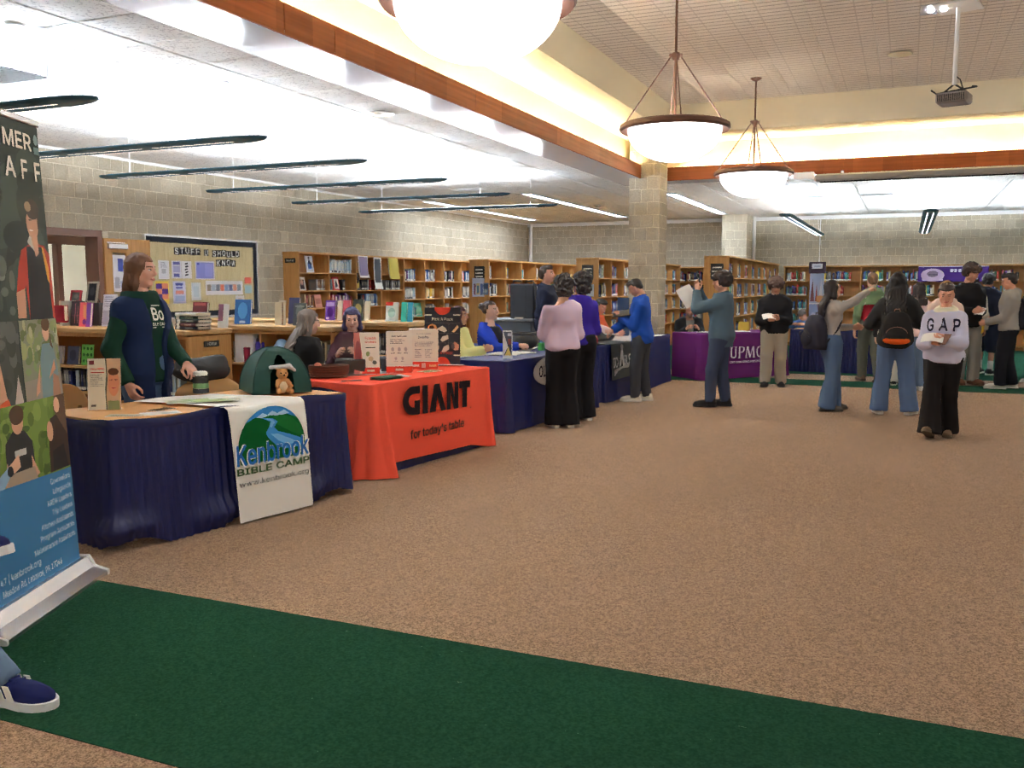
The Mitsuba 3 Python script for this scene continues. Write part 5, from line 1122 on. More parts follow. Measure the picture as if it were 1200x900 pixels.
# --- behind the tables
vest = person('woman in a navy vest over a dark green shirt standing behind the nearest table', (-4.96, 4.9), 2, 1.74, True, 1.12, head=(16, -3, 0), twist=0,
    hands=((-.30, .12, .86), None) if False else ((-4.64, 4.98, .955, 1), (.26, .10, .84)), elbows=((-.5, -.6, -.6), (.8, -.6, -.3)), curl=(48, 30), palms=((0, 0, -1), None), skin=(222, 168, 146), hair=('long', (104, 70, 50), dict(L=.245, w=.095, tip=1.0, out=-.03, sideL=.24, side=.036)),
    top=[dict(col=(20, 52, 42), name='shirt', bag=.014, low=-.05, res=.010, prints=[chest_print([('r', 0, 0, 1, 1, (24, 50, 42)), ('t', 'Bo', .5, .62, .5, .8, (236, 232, 222), 1), ('t', 'BLE CAM', .5, .2, .12, .9, (226, 224, 214), 1), ('r', .05, .04, .95, .08, (226, 224, 214)), ('r', .2, .94, .8, .98, (226, 224, 214))], .13, .17, .165, -.012)]),
         dict(col=(24, 38, 72), name='vest', ease=.023, sleeve=.16, bag=.022, low=-.12, res=.010, open=.05, neck=.31, fold=.006)], legs=dict(col=jean), shoes=dict(col=(60, 60, 64)))
person('woman with long grey hair in a black coat seated behind the orange table', (-4.98, 6.85), 62, 1.62, True, 1.15, seat=.45, lean=6, head=(-14, -4, 0), hands=((-.1, .22, .66), (.12, .24, .66)), skin=PALE,
    hair=('long', (122, 112, 106), dict(L=.46, w=.105, tip=.8, out=-.06, strand=.004)), top=[dict(col=(22, 22, 24), name='coat', ease=.022, bag=.02, low=-.06)], legs=dict(col=(40, 40, 46)), shoes=dict(col=(40, 38, 38)))
person('woman with dark purple hair and maroon top seated behind the sign boards', (-5.04, 7.7), -62, 1.62, True, 1.1, seat=.45, lean=5, head=(4, -8, 0), hands=((-.08, .32, .84), (.12, .34, .84)), elbows=((-.35, -.35, -.85), (.35, -.35, -.85)), skin=(220, 176, 158),
    hair=('bob', (58, 54, 92), dict(L=.15, w=.08, tip=1.0, out=0)), top=[dict(col=(70, 40, 48), name='sweater', ease=.016, bag=.014, collar=True)], legs=dict(col=(40, 40, 50)), shoes=dict(col=(40, 38, 38)))
person('woman in a pale yellow sweater with dark red hair, seated behind the black food board', (-4.56, 9.2), 8, 1.58, True, 1.0, seat=.45, head=(4, 0, 0), hands=((.04, .27, .80), (.14, .29, .80)), elbows=((-.6, -.5, -.6), (.7, -.4, -.6)), curl=(40, 40), skin=TAN,
    hair=('long', (58, 24, 28), dict(L=.27, w=.08, tip=.8, fwd=1)), top=[dict(col=(226, 222, 150), name='sweater', ease=.022, bag=.024, fold=.010, hood=1)], legs=dict(col=jean), shoes=dict(col=(60, 60, 64)))
person('woman in a royal blue cardigan with a hair bun, seated behind the white oval cloth', (-4.52, 9.95), -4, 1.68, True, 1.12, seat=.45, head=(4, 3, 0), hands=((.02, .36, .80), (.10, .38, .80)), elbows=((-.6, -.4, -.7), (.7, -.4, -.6)), palms=((.6, .2, -.6), (-.6, .2, -.6)), curl=(50, 50), skin=(224, 180, 158),
    hair=('bun', (54, 40, 36), dict(fringe=.07)), top=[dict(col=(30, 32, 44), name='shirt', sleeve=0, neck=.30), dict(col=(32, 58, 168), name='cardigan', ease=.018, bag=.016, open=.014, vneck=.10, prints=[chest_print([('r', 0, 0, 1, 1, (206, 206, 210)), ('r', .1, .5, .9, .8, (120, 124, 140))], .05, .05, .16, -.075), chest_print([('e', .5, .5, .5, .5, (120, 150, 210))], .07, .02, .215, -.075)])], legs=dict(col=(40, 40, 50)), shoes=dict(col=(40, 38, 38)))
person('man in a dark navy jacket and jeans standing behind the table beside the grey case', (-4.66, 12.05), 14, 1.80, False, 1.05, head=(-6, 4, 0), hands=((-.2, .12, .95), (.2, .14, .95)), skin=(216, 162, 142), hair=('crop', (62, 48, 42), dict(fringe=.06)), top=[dict(col=(26, 32, 52), name='jacket', ease=.02, bag=.018, collar=True)], legs=dict(col=(84, 118, 150)), shoes=dict(col=(60, 56, 52)))
person('man in a bright orange shirt seated behind the far navy table', (-4.42, 13.5), -12, 1.68, False, 1.05, seat=.45, lean=10, head=(0, -16, 0), hands=((-.02, .42, .80), (.16, .42, .80)), skin=(206, 146, 122), hair=('short', (34, 28, 28)), top=[dict(col=(236, 116, 78), name='shirt', ease=.016, bag=.014, sleeve=.45)], legs=dict(col=(60, 66, 84)), shoes=dict(col=(60, 56, 52)))
person('grey haired person in a pale pink top reaching over the far navy table', (-4.38, 12.85), -4, 1.62, False, 1.05, seat=.45, lean=14, head=(0, -6, 0), hands=((.0, .58, .82), (.12, .60, .82)), elbows=((-.5, -.3, -.8), (.6, -.3, -.7)), skin=(220, 168, 150), hair=('short', (150, 142, 138)), glasses=True, top=[dict(col=(226, 200, 200), name='shirt', ease=.016, bag=.014, sleeve=.7)], legs=dict(col=(60, 66, 84)), shoes=dict(col=(60, 56, 52)))
person('bearded man in a black jacket over a grey shirt, seated behind the purple table', (-3.42, 15.62), -66, 1.62, False, 1.1, seat=.38, lean=8, head=(0, -12, 0), hands=((-.1, .34, .78), (.12, .34, .78)), skin=(186, 138, 116), hair=('crop', (40, 36, 36), dict(fringe=.075)), beard=(120, 100, 90), top=[dict(col=(120, 120, 118), name='shirt', sleeve=0, neck=.31), dict(col=(26, 28, 34), name='jacket', ease=.02, bag=.014, open=.04)], legs=dict(col=(40, 40, 50)), shoes=dict(col=(40, 38, 38)))
person('person in a light blue shirt seated behind the city display on the right navy table', (-1.66, 17.75), -110, 1.55, False, 1.0, seat=.36, lean=26, head=(0, -30, 0), hands=((-.12, .40, .80), (.16, .34, .80)), elbows=((-1, -.2, -.2), (1, -.2, -.2)), skin=TAN, hair=('short', (60, 46, 40)), top=[dict(col=(104, 138, 196), name='shirt', ease=.018, bag=.014)], legs=dict(col=(50, 56, 74)), shoes=dict(col=(50, 48, 48)))
# --- standing in front of the tables
lav = person('girl in a loose lavender off the shoulder sweater with a hair clip', (-3.33, 9.08), 128, 1.62, True, 1.0, head=(6, -6, 0), feet=[(-.08, .02, 0, 4, 0), (.08, -.02, 0, -4, 0)], hands=((-.08, .26, 1.10), (.10, .27, 1.08)), elbows=((-.3, -.2, -.95), (.3, -.2, -.95)), curl=(48, 48), skin=(222, 172, 142),
    hair=('curlylong', (34, 28, 30), dict(L=.0)), top=[dict(col=(206, 184, 204), name='sweater', ease=.020, bag=.028, low=-.015, fold=.012, offshoulder=True, flare=.98)], legs=dict(col=(22, 22, 26), bag=.02, hem=.055, drop=1.1), shoes=dict(col=(206, 190, 170)))
person('girl in a violet blue jersey with thick dark curls, right of the lavender sweater', (-3.31, 9.62), 140, 1.66, True, 1.0, head=(4, -4, 0), hands=((-.10, .22, 1.0), (.12, .24, 1.0)), elbows=((-.35, -.35, -.85), (.35, -.35, -.85)), skin=(150, 106, 84), hair=('curlylong', (26, 22, 26), dict(L=.01)), top=[dict(col=(52, 38, 138), name='jersey', ease=.012, bag=.012, low=-.02)], legs=dict(col=(24, 24, 28), bag=.02, hem=.05, drop=1.1), shoes=dict(col=(50, 48, 48)))
blueman = person('man in a royal blue pullover holding a black clipboard, reaching to the table', (-3.14, 11.57), 184, 1.62, False, 1.05, head=(4, -32, 0), lean=4, feet=[(-.09, .06, 0, 6, 0), (.08, -.06, 0, -6, 0)], hands=((-.08, .29, 1.10), (-.02, .46, .86)), elbows=((-.3, -.7, -.8), (.5, -.4, -.8)), curl=(60, 40), palms=((1, .2, .3), (0, 0, -1)), skin=(196, 142, 118), hair=('short', (28, 24, 26)),
    top=[dict(col=(30, 70, 160), name='pullover', ease=.018, bag=.018, low=-.06, collar=True)], legs=dict(col=(58, 60, 66), bag=.014, hem=.03), shoes=dict(col=(226, 220, 204), sole=(232, 228, 216)))
teal = person('boy in a slate blue jacket holding up a phone and a white sheet', (-2.09, 11.4), 178, 1.68, False, 1.05, head=(8, -4, 0), feet=[(-.09, .10, 0, 6, 0), (.09, -.05, 0, -6, 0)], hands=((-.06, .30, 1.43), (.10, .33, 1.47)), elbows=((-.6, .1, -.9), (.6, .1, -.9)), curl=(58, 58), palms=((.8, -.4, 0), (-.8, -.4, 0)), handdir=((.2, .1, 1), (-.2, .1, 1)), skin=(206, 156, 132), hair=('mop', (42, 32, 32), dict(curl=.008, vol=1.2, fringe=.022, side=.03)),
    top=[dict(col=(72, 92, 108), name='jacket', ease=.022, bag=.022, low=-.08, collar=True)], legs=dict(col=(54, 64, 88), bag=.014, hem=.030), shoes=dict(col=(34, 34, 36), sole=(40, 40, 42), lace=(40, 40, 42)))
hood = person('boy with mop hair in a black hoodie and khaki trousers walking with papers', (-1.8, 14.1), -84, 1.62, False, 1.08, head=(4, -18, 0), feet=[(-.11, -.04, 0, 8, 0), (.11, .10, 0, -8, 0)], hands=((-.06, .26, 1.02), (.07, .25, 1.00)), elbows=((-.4, -.3, -.8), (.4, -.3, -.8)), curl=(45, 50), palms=((.6, -.3, .6), (-.4, -.3, .8)), skin=(200, 148, 126), hair=('mop', (66, 46, 40), dict(curl=.014, vol=1.34, fringe=.006)),
    top=[dict(col=(24, 24, 28), name='hoodie', ease=.022, bag=.024, low=-.03, hood=True, fold=.010)], legs=dict(col=(166, 156, 140), bag=.028, hem=.034, fold=.010), shoes=dict(col=(34, 32, 34), sole=(50, 48, 48)))
gray = person('girl in a grey top and wide jeans with a dark backpack, arm stretched out', (-.82, 11.6), 28, 1.58, True, .95, head=(-4, 4, 0), feet=[(-.07, .08, 0, 4, 0), (.07, -.06, 0, -8, 0)], hands=((-.10, .32, 1.0), (-.02, .56, 1.50)), elbows=((-.6, -.5, -.6), (.5, -.2, -.8)), curl=(40, 45), palms=(None, (0, .3, -1)), skin=(220, 172, 146), hair=('long', (34, 26, 28), dict(L=.36, w=.09, tip=.85, out=-.05, sideL=.22)),
    top=[dict(col=(166, 160, 156), name='shirt', ease=.010, bag=.008, low=-.03)], legs=dict(col=jean, bag=.022, hem=.056, drop=1.0, fold=.008), shoes=dict(col=(90, 86, 82), sole=(70, 66, 62)))
blk = person('girl with long black hair and a small black and orange backpack, back turned', (-.1, 11.5), 92, 1.67, True, 1.0, head=(-6, 0, 0), feet=[(-.15, .0, 0, 10, 0), (.18, .02, 0, -22, 0)], hands=((-.14, .26, 1.06), (.16, .27, 1.06)), elbows=((-.7, -.3, -.6), (.7, -.3, -.6)), skin=(220, 176, 150), hair=('long', (20, 18, 22), dict(L=.40, w=.12, tip=1.0, out=-.06)),
    top=[dict(col=(44, 46, 48), name='jacket', ease=.022, bag=.022, low=-.055)], legs=dict(col=(84, 106, 142), bag=.022, hem=.050, drop=.9, fold=.008), shoes=dict(col=(216, 204, 184)))
gap = person('girl in a pale lilac sweatshirt walking towards the camera reading a paper', (.36, 10.0), -100, 1.535, True, 1.02, head=(6, -18, 0), feet=[(.0, -.20, .015, -6, -18) if False else (.02, -.16, .0, 0, 0), (-.05, .26, .02, 4, 24)] if False else [(-.06, -.10, 0, 6, 0), (.07, .20, .015, -4, 22)], hands=((-.03, .27, .98), (.06, .25, .95)), elbows=((-.5, -.3, -.8), (.5, -.3, -.8)), curl=(48, 40), palms=((.5, -.3, .7), (-.5, -.2, .7)), skin=(214, 158, 134),
    hair=('tied', (56, 44, 42), dict(fringe=.062, vol=1.07)), top=[dict(col=(238, 232, 206), name='undershirt', sleeve=0, collar=True, ease=.008), dict(col=(206, 206, 228), name='sweatshirt', ease=.022, bag=.024, low=-.04, flare=1.08, cuffband=True, neck=.296, fold=.010, prints=[chest_print([('t', 'G', .12, .46, .78, .22, (40, 40, 62), 1), ('t', 'A', .5, .5, .78, .26, (40, 40, 62), 1), ('t', 'P', .88, .46, .78, .2, (40, 40, 62), 1)], .31, .15, .16)])],
    legs=dict(col=(26, 24, 26), bag=.024, hem=.056, drop=1.0, fold=.008), shoes=dict(col=(120, 98, 78), sole=(96, 84, 68)))
person('girl in a pale pink sweater with dark hair, half hidden behind the black backpack', (.16, 14.35), 112, 1.56, True, .98, head=(0, -4, 0), hands=((-.12, .2, 1.0), (.14, .2, 1.0)), skin=PALE, hair=('long', (40, 32, 34), dict(L=.26, w=.08)), top=[dict(col=(238, 208, 206), name='sweater', ease=.024, bag=.022, low=-.02)], legs=dict(col=jean2, bag=.018, hem=.042), shoes=dict(col=(232, 228, 220)))
person('girl with long black hair, glasses and black jacket facing the camera in the crowd', (.645, 16.35), -98, 1.55, True, .95, head=(-8, -4, 0), hands=(None, None), skin=(214, 170, 150), hair=('long', (26, 22, 26), dict(L=.26, w=.088, fwd=1)), glasses=True, top=[dict(col=(228, 224, 222), name='shirt', sleeve=0), dict(col=(32, 30, 34), name='jacket', ease=.018, bag=.014, open=.03)], legs=dict(col=(40, 40, 48), bag=.016, hem=.04), shoes=dict(col=(40, 40, 44)))
person('person with light brown hair in a peach hoodie just behind the girl reading', (.46, 13.0), 96, 1.58, True, 1.0, head=(6, 0, 0), hands=(None, None), skin=PALE, hair=('bob', (126, 98, 76), dict(L=.12, w=.08)), top=[dict(col=(238, 210, 194), name='hoodie', ease=.022, bag=.02, hood=True)], legs=dict(col=jean, bag=.014, hem=.034), shoes=dict(col=(220, 214, 206)))
person('person with dark curly hair in a cream top at the far shelves', (.98, 17.0), 80, 1.68, False, 1.0, head=(0, 0, 0), skin=(196, 146, 122), hair=('mop', (36, 28, 30), dict(curl=.012)), top=[dict(col=(232, 222, 204), name='shirt', ease=.016, bag=.014)], legs=dict(col=(60, 62, 74)), shoes=dict(col=(60, 60, 64)))
tall = person('tall boy in a black sweater and grey trousers looking down, smiling', (.86, 15.5), -62, 1.84, False, 1.05, head=(14, -18, 0), feet=[(-.10, .05, 0, 10, 0), (.10, -.02, 0, -10, 0)], hands=((-.02, .30, 1.14), (.10, .30, 1.13)), elbows=((-.35, -.35, -.85), (.35, -.35, -.85)), skin=(216, 160, 134), hair=('mop', (58, 42, 38), dict(curl=.010, vol=1.22, fringe=.026)), top=[dict(col=(28, 28, 32), name='sweater', ease=.02, bag=.02)], legs=dict(col=(140, 138, 134), bag=.02, hem=.036), shoes=dict(col=(110, 72, 52), sole=(90, 64, 50)))
person('person in a dark hoodie and shorts with white socks, back turned', (1.25, 17.3), 66, 1.72, False, 1.05, head=(0, 0, 0), feet=[(-.12, .1, 0, 6, 0), (.12, -.08, 0, -20, 0)], skin=(206, 156, 132), hair=('mop', (28, 26, 28), dict(curl=.008)), top=[dict(col=(30, 34, 48), name='hoodie', ease=.026, bag=.024, hood=True, low=-.06)], legs=dict(col=(40, 46, 66), bag=.03, knee=.05, hem=.05, len=.12, name='shorts', socks=(234, 232, 228)), shoes=dict(col=(50, 50, 56), sole=(230, 228, 224)))
ban = person('boy in a grey hoodie and black trousers holding a banana', (1.38, 15.05), 176, 1.70, False, 1.0, head=(0, -14, 0), feet=[(-.10, .08, 0, 6, 0), (.10, -.08, 0, -6, 0)], hands=((-.04, .30, .97), (.08, .22, 1.0)), elbows=((-.5, -.8, -.5), (.6, -.8, -.4)), curl=(58, 50), skin=(206, 150, 124), hair=('short', (30, 26, 28)), top=[dict(col=(140, 136, 132), name='hoodie', ease=.024, bag=.022, hood=True, low=-.02)], legs=dict(col=(24, 26, 34), bag=.022, hem=.036), shoes=dict(col=(196, 190, 178)))
edge = person('dark haired person with a black backpack at the right edge of the photo', (1.92, 16.2), 150, 1.68, False, 1.0, skin=TAN, hair=('mop', (34, 30, 32), dict(curl=.006)), top=[dict(col=(38, 38, 46), name='jacket', ease=.02, bag=.018)], legs=dict(col=(196, 196, 194), bag=.02, hem=.036), shoes=dict(col=(210, 206, 200)))
person('boy in a green striped sweatshirt over a red shirt walking towards the far shelves', (-.5, 15.3), 108, 1.72, False, .95, head=(-6, 0, 0), feet=[(-.07, .12, 0, 4, 0), (.07, -.22, .05, -4, -30)], skin=PALE, hair=('short', (116, 88, 68)), top=[dict(col=(160, 40, 52), name='shirt', ease=.012, bag=.012, low=-.05, sleeve=.4), dict(col=(122, 150, 118), name='sweatshirt', ease=.022, bag=.018, low=.18, sleeve=.9, hood=True, prints=[chest_print([('r', 0, .1, 1, .3, (222, 228, 214)), ('r', 0, .7, 1, .9, (222, 228, 214))], .26, .16, .17, 0, -1)])], legs=dict(col=(84, 88, 82), bag=.016, hem=.030), shoes=dict(col=(104, 84, 70), sole=(70, 56, 48)))
person('person in white trousers and a black top hidden behind the black backpack girl', (-.22, 14.95), 96, 1.56, True, .95, skin=PALE, hair=('bob', (40, 32, 32), dict(L=.14)), top=[dict(col=(36, 36, 40), name='shirt', ease=.014, bag=.012)], legs=dict(col=(222, 216, 204), bag=.014, hem=.034), shoes=dict(col=(40, 40, 42)))
# --- the sitter at the left edge: a shoe and a trouser cuff reach into the photo
sit = person('sitter cut by the left edge, in jeans and navy running shoes with white stripes', (-3.56, 2.10), 6, 1.75, False, 1.05, seat=.45, feet=[(-.10, .37, .47, 0, 14), (-.02, .60, 0, 2, 0)], hands=((-.1, .30, .66), (.12, .30, .66)), skin=TAN, hair=('short', (60, 48, 42)), top=[dict(col=(60, 66, 78), name='sweater', ease=.016, bag=.014)], legs=dict(col=(96, 120, 150), bag=.014, hem=.034), shoes=dict(col=(24, 32, 84), sole=(236, 236, 238), lace=(30, 38, 90), size=1.08))
for i in (0, 1):
    sk_ = [q for q in scene if q.startswith(sit['key'] + '__shoe') and q.count('__') == 1][i]; M = np.array(scene[sk_]['to_world'].matrix)
    card_items = [(x - .012, x + .012) for x in (.02, .055, .09)]
    for s in (-1, 1):
        ms = [prism([(a, .028), (b, .028), (b - .022, .078), (a - .022, .078)], .003, plane_M((s * .0455, 0, 0), (0, 1, 0), (0, 0, 1))) for a, b in card_items]; kk = numbered(sk_ + '__stripes'); put(kk, ply(cat(ms), 'white_cloth'), M)
# ---------------------------------------------------------------- doorway, hallway, notice board
mar, mar2 = flat(86, 52, 48, .45, .4), flat(70, 42, 40, .45, .4)
d1 = struct('door', cat([box(-10.2, -9.965, 8.22, 8.3, 0, 2.24), box(-10.2, -9.965, 9.14, 9.22, 0, 2.24), box(-10.2, -9.965, 8.3, 9.14, 2.15, 2.24)]), 'bronze')
part(d1, 'mullion', bbox_(-10.6, -10.5, 8.95, 9.03, 0, 2.2, .004), 'bronze'); part(d1, 'inner_rail', bbox_(-10.6, -10.5, 8.0, 10.5, 2.06, 2.2, .004), 'bronze')
LM = mat4((-9.955, 9.22, 0), rz=84)
door = part(d1, 'leaf', cat([bbox_(0, .74, -.022, .022, .02, 1.35, .003), bbox_(0, .12, -.022, .022, 1.35, 2.14, .003), bbox_(.34, .74, -.022, .022, 1.35, 2.14, .003), bbox_(.12, .34, -.022, .022, 1.95, 2.14, .003)]), 'oak', M=LM)
kk = numbered(door + '__pane'); put(kk, ply(box(.12, .34, -.003, .003, 1.35, 1.95), 'glass'), LM)
kk = numbered(door + '__closer'); put(kk, ply(cat([bbox_(.04, .34, -.075, -.022, 2.0, 2.07, .006), bbox_(.02, .3, -.06, -.045, 2.075, 2.09, .003)]), 'steel'), LM)
kk = numbered(door + '__notice'); m, c = card_mesh(.2, .5, [('r', 0, 0, 1, 1, (226, 226, 232)), ('r', .4, .55, .8, .9, (70, 80, 150)), ('r', .1, .1, .5, .4, (170, 170, 180)), ('r', .55, .1, .9, .3, (150, 160, 190))]); put(kk, ply(m, 'vcol_matte', color=c), LM @ plane_M((.13, -.006, 1.42), (1, 0, 0), (0, 0, 1)))
kk = numbered(door + '__handle'); put(kk, ply(cat([tube([(.68, -.022, 1.0), (.68, -.07, 1.0), (.58, -.07, 1.0)], .011, 8)]), 'steel', 40), LM)
for n_, b_ in (('wall_hallway', (-13.2, -13.0, 5, 13, 0, 3.3)), ('wall_hallway', (-13.2, -10.2, 5, 5.1, 0, 3.3)), ('wall_hallway', (-13.2, -10.2, 12.9, 13, 0, 3.3)), ('ceiling_hallway', (-13.2, -10.2, 5, 13, 3.0, 3.3)), ('floor_hallway', (-13.2, -11.0, 5, 13, -.1, 0))): struct(n_, box(*b_), 'white_cloth')
lk = ply(cat([bbox_(0, .02, 0, .36, .1, 1.95, .004), box(-.3, 0, .0, .37, .0, 1.98)]), flat(226, 220, 204, .5)); 
for i in range(9):
    k = thing('locker', 'tall cream locker in the hallway seen through the doorway', 'locker', 'hallway lockers'); M = mat4((-12.6, 6.6 + .38 * i, 0)); put(numbered(k + '__case'), lk, M); put(numbered(k + '__handle'), ply(box(.02, .035, .28, .31, 1.0, 1.12), 'steel'), M)
k = thing('hallway_light', 'ceiling light of the hallway beyond the doorway', 'light'); part(k, 'diffuser', {**ply(box(-12.0, -11.4, 8.0, 10.4, 2.94, 2.96), 'tube_dead'), 'emitter': lum([2.4, 2.5, 2.5])}, None); part(k, 'frame', box(-12.05, -11.35, 7.95, 10.45, 2.96, 3.0), 'white_metal')
bb = thing('bulletin_board', 'cork bulletin board with black scalloped border reading STUFF U SHOULD KNOW', 'bulletin board')
BY0, BY1, BZ0, BZ1 = 9.97, 12.38, 1.04, 2.21
part(bb, 'cork', box(-10.0, -9.965, BY0, BY1, BZ0, BZ1), 'cork')
part(bb, 'frame', cat([box(-9.99, -9.945, BY0 - .025, BY0, BZ0 - .025, BZ1 + .025), box(-9.99, -9.945, BY1, BY1 + .025, BZ0 - .025, BZ1 + .025), box(-9.99, -9.945, BY0, BY1, BZ1, BZ1 + .025), box(-9.99, -9.945, BY0, BY1, BZ0 - .025, BZ0)]), 'steel')
BM = plane_M((-9.964, BY0, BZ0), (0, 1, 0), (0, 0, 1)); w_, h_ = BY1 - BY0, BZ1 - BZ0
sc = [sg.Point(x, y).buffer(.028, 4) for x in np.arange(.02, w_, .042) for y in (.055, h_ - .055)] + [sg.Point(x, y).buffer(.028, 4) for y in np.arange(.06, h_ - .05, .042) for x in (.055, w_ - .055)]
brd = shapely.union_all(sc + [sg.box(0, 0, w_, .06), sg.box(0, h_ - .06, w_, h_), sg.box(0, 0, .06, h_), sg.box(w_ - .06, 0, w_, h_)]).intersection(sg.box(0, 0, w_, h_))
part(bb, 'border', prism(brd, .003), flat(30, 34, 42, .8, .1), M=BM)
def tiles(word, y0, y1, z0, z1):
    n = len(word); s = (y1 - y0) / n
    for i, ch in enumerate(word):
        z = (z0 + z1) / 2 + .006 * ((i * 7) % 3 - 1); M = BM @ mat4((y0 + (i + .5) * s - BY0, z - BZ0, .003), rz=0)
        m, c = card_mesh(s * .98, z1 - z0, [('r', 0, 0, 1, 1, (34, 34, 38)), ('t', ch, .5, .5, .80, .68, (244, 244, 240), 1)]); part(bb, 'letter_card', m, 'vcol_matte', M=M @ mat4((-s * .49, -(z1 - z0) / 2, 0)), color=c)
tiles('STUFF', 10.52, 11.07, 1.965, 2.075); tiles('U', 11.15, 11.25, 1.965, 2.065); tiles('SHOULD', 11.33, 11.97, 1.955, 2.06); tiles('KNOW', 11.41, 11.87, 1.81, 1.915)
def flyer(y0, y1, z0, z1, items, label):
    k = thing('flyer', label, 'flyer'); m, c = card_mesh(y1 - y0, z1 - z0, items); M = BM @ mat4((y0 - BY0, z0 - BZ0, .0035))
    part(k, 'sheet', box(0, y1 - y0, 0, z1 - z0, -.0012, 0), 'paper', M=M); part(k, 'print', m, 'vcol_matte', M=M, color=c)
lav_ = (146, 150, 216)
flyer(10.2, 10.41, 1.6, 1.87, [('r', 0, 0, 1, 1, (232, 232, 238)), ('r', .3, .3, .7, .55, (190, 190, 196))] + lines(.2, .85, .6, .92, 4, .03, (170, 170, 180)), 'white flyer with grey print at the left of the board top row')
flyer(10.46, 10.66, 1.61, 1.87, [('r', 0, 0, 1, 1, (226, 226, 238)), ('r', .15, .78, .85, .95, (100, 104, 170)), ('r', .15, .35, .85, .72, (180, 182, 214)), ('r', .2, .08, .8, .28, (92, 96, 160))], 'white and violet flyer second from left in the board top row')
flyer(10.665, 10.87, 1.61, 1.87, [('r', 0, 0, 1, 1, (234, 234, 240))] + [('p', [(.3 + .08 * (i % 2), .15 + .16 * i), (.7 - .05 * (i % 3), .2 + .16 * i), (.62, .27 + .16 * i), (.34, .24 + .16 * i)], (40, 42, 54)) for i in range(5)], 'white flyer with black figures in the board top row')
flyer(10.95, 11.37, 1.6, 1.88, [('r', 0, 0, 1, 1, (222, 220, 232)), ('r', .05, .06, .95, .92, lav_), ('r', .1, .78, .2, .9, (84, 88, 170)), ('r', .5, .15, .9, .85, (160, 164, 226))], 'wide violet sheet right in the board top row')
flyer(10.12, 10.39, 1.24, 1.57, [('r', 0, 0, 1, 1, (236, 210, 96)), ('r', .06, .2, .94, .9, (224, 146, 110))] + [('r', .06 + .44 * (i % 2), .2 + .23 * j, .5 + .44 * (i % 2), .43 + .23 * j, (86, 60, 120)) for j in range(3) for i in range(2) if (i + j) % 2 == 0], 'yellow flyer with orange and purple squares')
flyer(10.47, 10.73, 1.24, 1.57, [('r', 0, 0, 1, 1, (206, 208, 230)), ('r', .2, .8, .8, .92, (72, 78, 140)), ('r', .25, .66, .75, .76, (110, 112, 170)), ('r', .2, .42, .85, .58, (216, 150, 140)), ('r', .15, .1, .9, .34, (170, 186, 220))], 'violet flyer with a pink band in the board lower row')
flyer(10.85, 11.05, 1.28, 1.55, [('r', 0, 0, 1, 1, (222, 228, 232)), ('r', .2, .2, .8, .8, (204, 216, 222))], 'plain pale sheet in the middle of the board lower row')
flyer(11.16, 12.02, 1.36, 1.58, [('r', 0, 0, 1, 1, (232, 232, 236))] + [('r', .04 + .115 * i, .28, .14 + .115 * i, .74, [(150, 140, 130), (170, 184, 200), (110, 116, 130), (200, 120, 100), (130, 150, 180), (90, 96, 130), (206, 150, 130), (120, 130, 140)][i]) for i in range(8)], 'long white strip with a row of small pictures on the board')
flyer(12.07, 12.24, 1.54, 1.64, [('r', 0, 0, 1, 1, (222, 116, 100))], 'small red note at the right of the board')
flyer(12.07, 12.25, 1.38, 1.51, [('r', 0, 0, 1, 1, (172, 200, 206))], 'small pale blue note under the red note')
flyer(11.84, 12.05, 1.25, 1.345, [('r', 0, 0, 1, 1, (230, 226, 226)), ('r', .3, .3, .7, .6, (206, 190, 190))], 'small white note under the long strip')

# ---------------------------------------------------------------- ceiling things
def disc(name, label, cat_, x, y, z, r, m='white_metal'): one(name, label, cat_, lathe([(0, z), (r * .6, z - .006), (r * .95, z - .014), (r, z - .022), (r * .55, z - .034), (0, z - .036)], 20, mat4((x, y, 0))), m, 30)
disc('speaker_disc', 'round grey ceiling speaker beside the shiny soffit', 'speaker', -4.93, 8.13, ZC - .008, .13, 'steel'); disc('smoke_detector', 'small white smoke detector near the top left corner', 'smoke detector', -5.55, 4.5, ZC - .008, .07)
disc('ceiling_speaker', 'round pale ceiling speaker left of the projector rod', 'speaker', -.2, 12.3, ZT - .004, .14, 'cream'); disc('ceiling_sensor', 'small disc on the ceiling tiles of the far left bay', 'sensor', -6.25, 19.2, ZC - .008, .09, 'steel')
def vent(label, x, y, lx, ly):
    k = thing('ceiling_vent', label, 'vent'); part(k, 'frame', cat([box(x - lx / 2, x + lx / 2, y - ly / 2, y - ly / 2 + .02, ZC - .016, ZC - .004), box(x - lx / 2, x + lx / 2, y + ly / 2 - .02, y + ly / 2, ZC - .016, ZC - .004), box(x - lx / 2, x - lx / 2 + .02, y - ly / 2, y + ly / 2, ZC - .016, ZC - .004), box(x + lx / 2 - .02, x + lx / 2, y - ly / 2, y + ly / 2, ZC - .016, ZC - .004)]), 'white_metal')
    part(k, 'duct', box(x - lx / 2 + .02, x + lx / 2 - .02, y - ly / 2 + .02, y + ly / 2 - .02, ZC - .0065, ZC - .006), 'black')
    s_ = ply(tf(box(-lx / 2 + .02, lx / 2 - .02, -.018, .018, -.001, .001), mat4((0, 0, 0), rx=35)), 'white_metal'); n = int((ly - .05) / .045)
    for i in range(n): part(k, 'slat', s_, None, M=mat4((x, y - ly / 2 + .045 + .045 * i, ZC - .016)))
vent('ceiling vent at the top left edge of the photo', -6.95, 5.5, .6, .5); vent('left ceiling vent of the bright far bay', -1.85, 19.0, .6, .2); vent('right ceiling vent of the bright far bay', -.6, 19.0, .6, .2); vent('ceiling vent beyond the sixth teal light', -7.4, 15.2, .6, .25)
pk = thing('projector', 'grey projector hanging from a white ceiling rod', 'projector'); PM = mat4((.35, 10.5, 0), rz=-14)
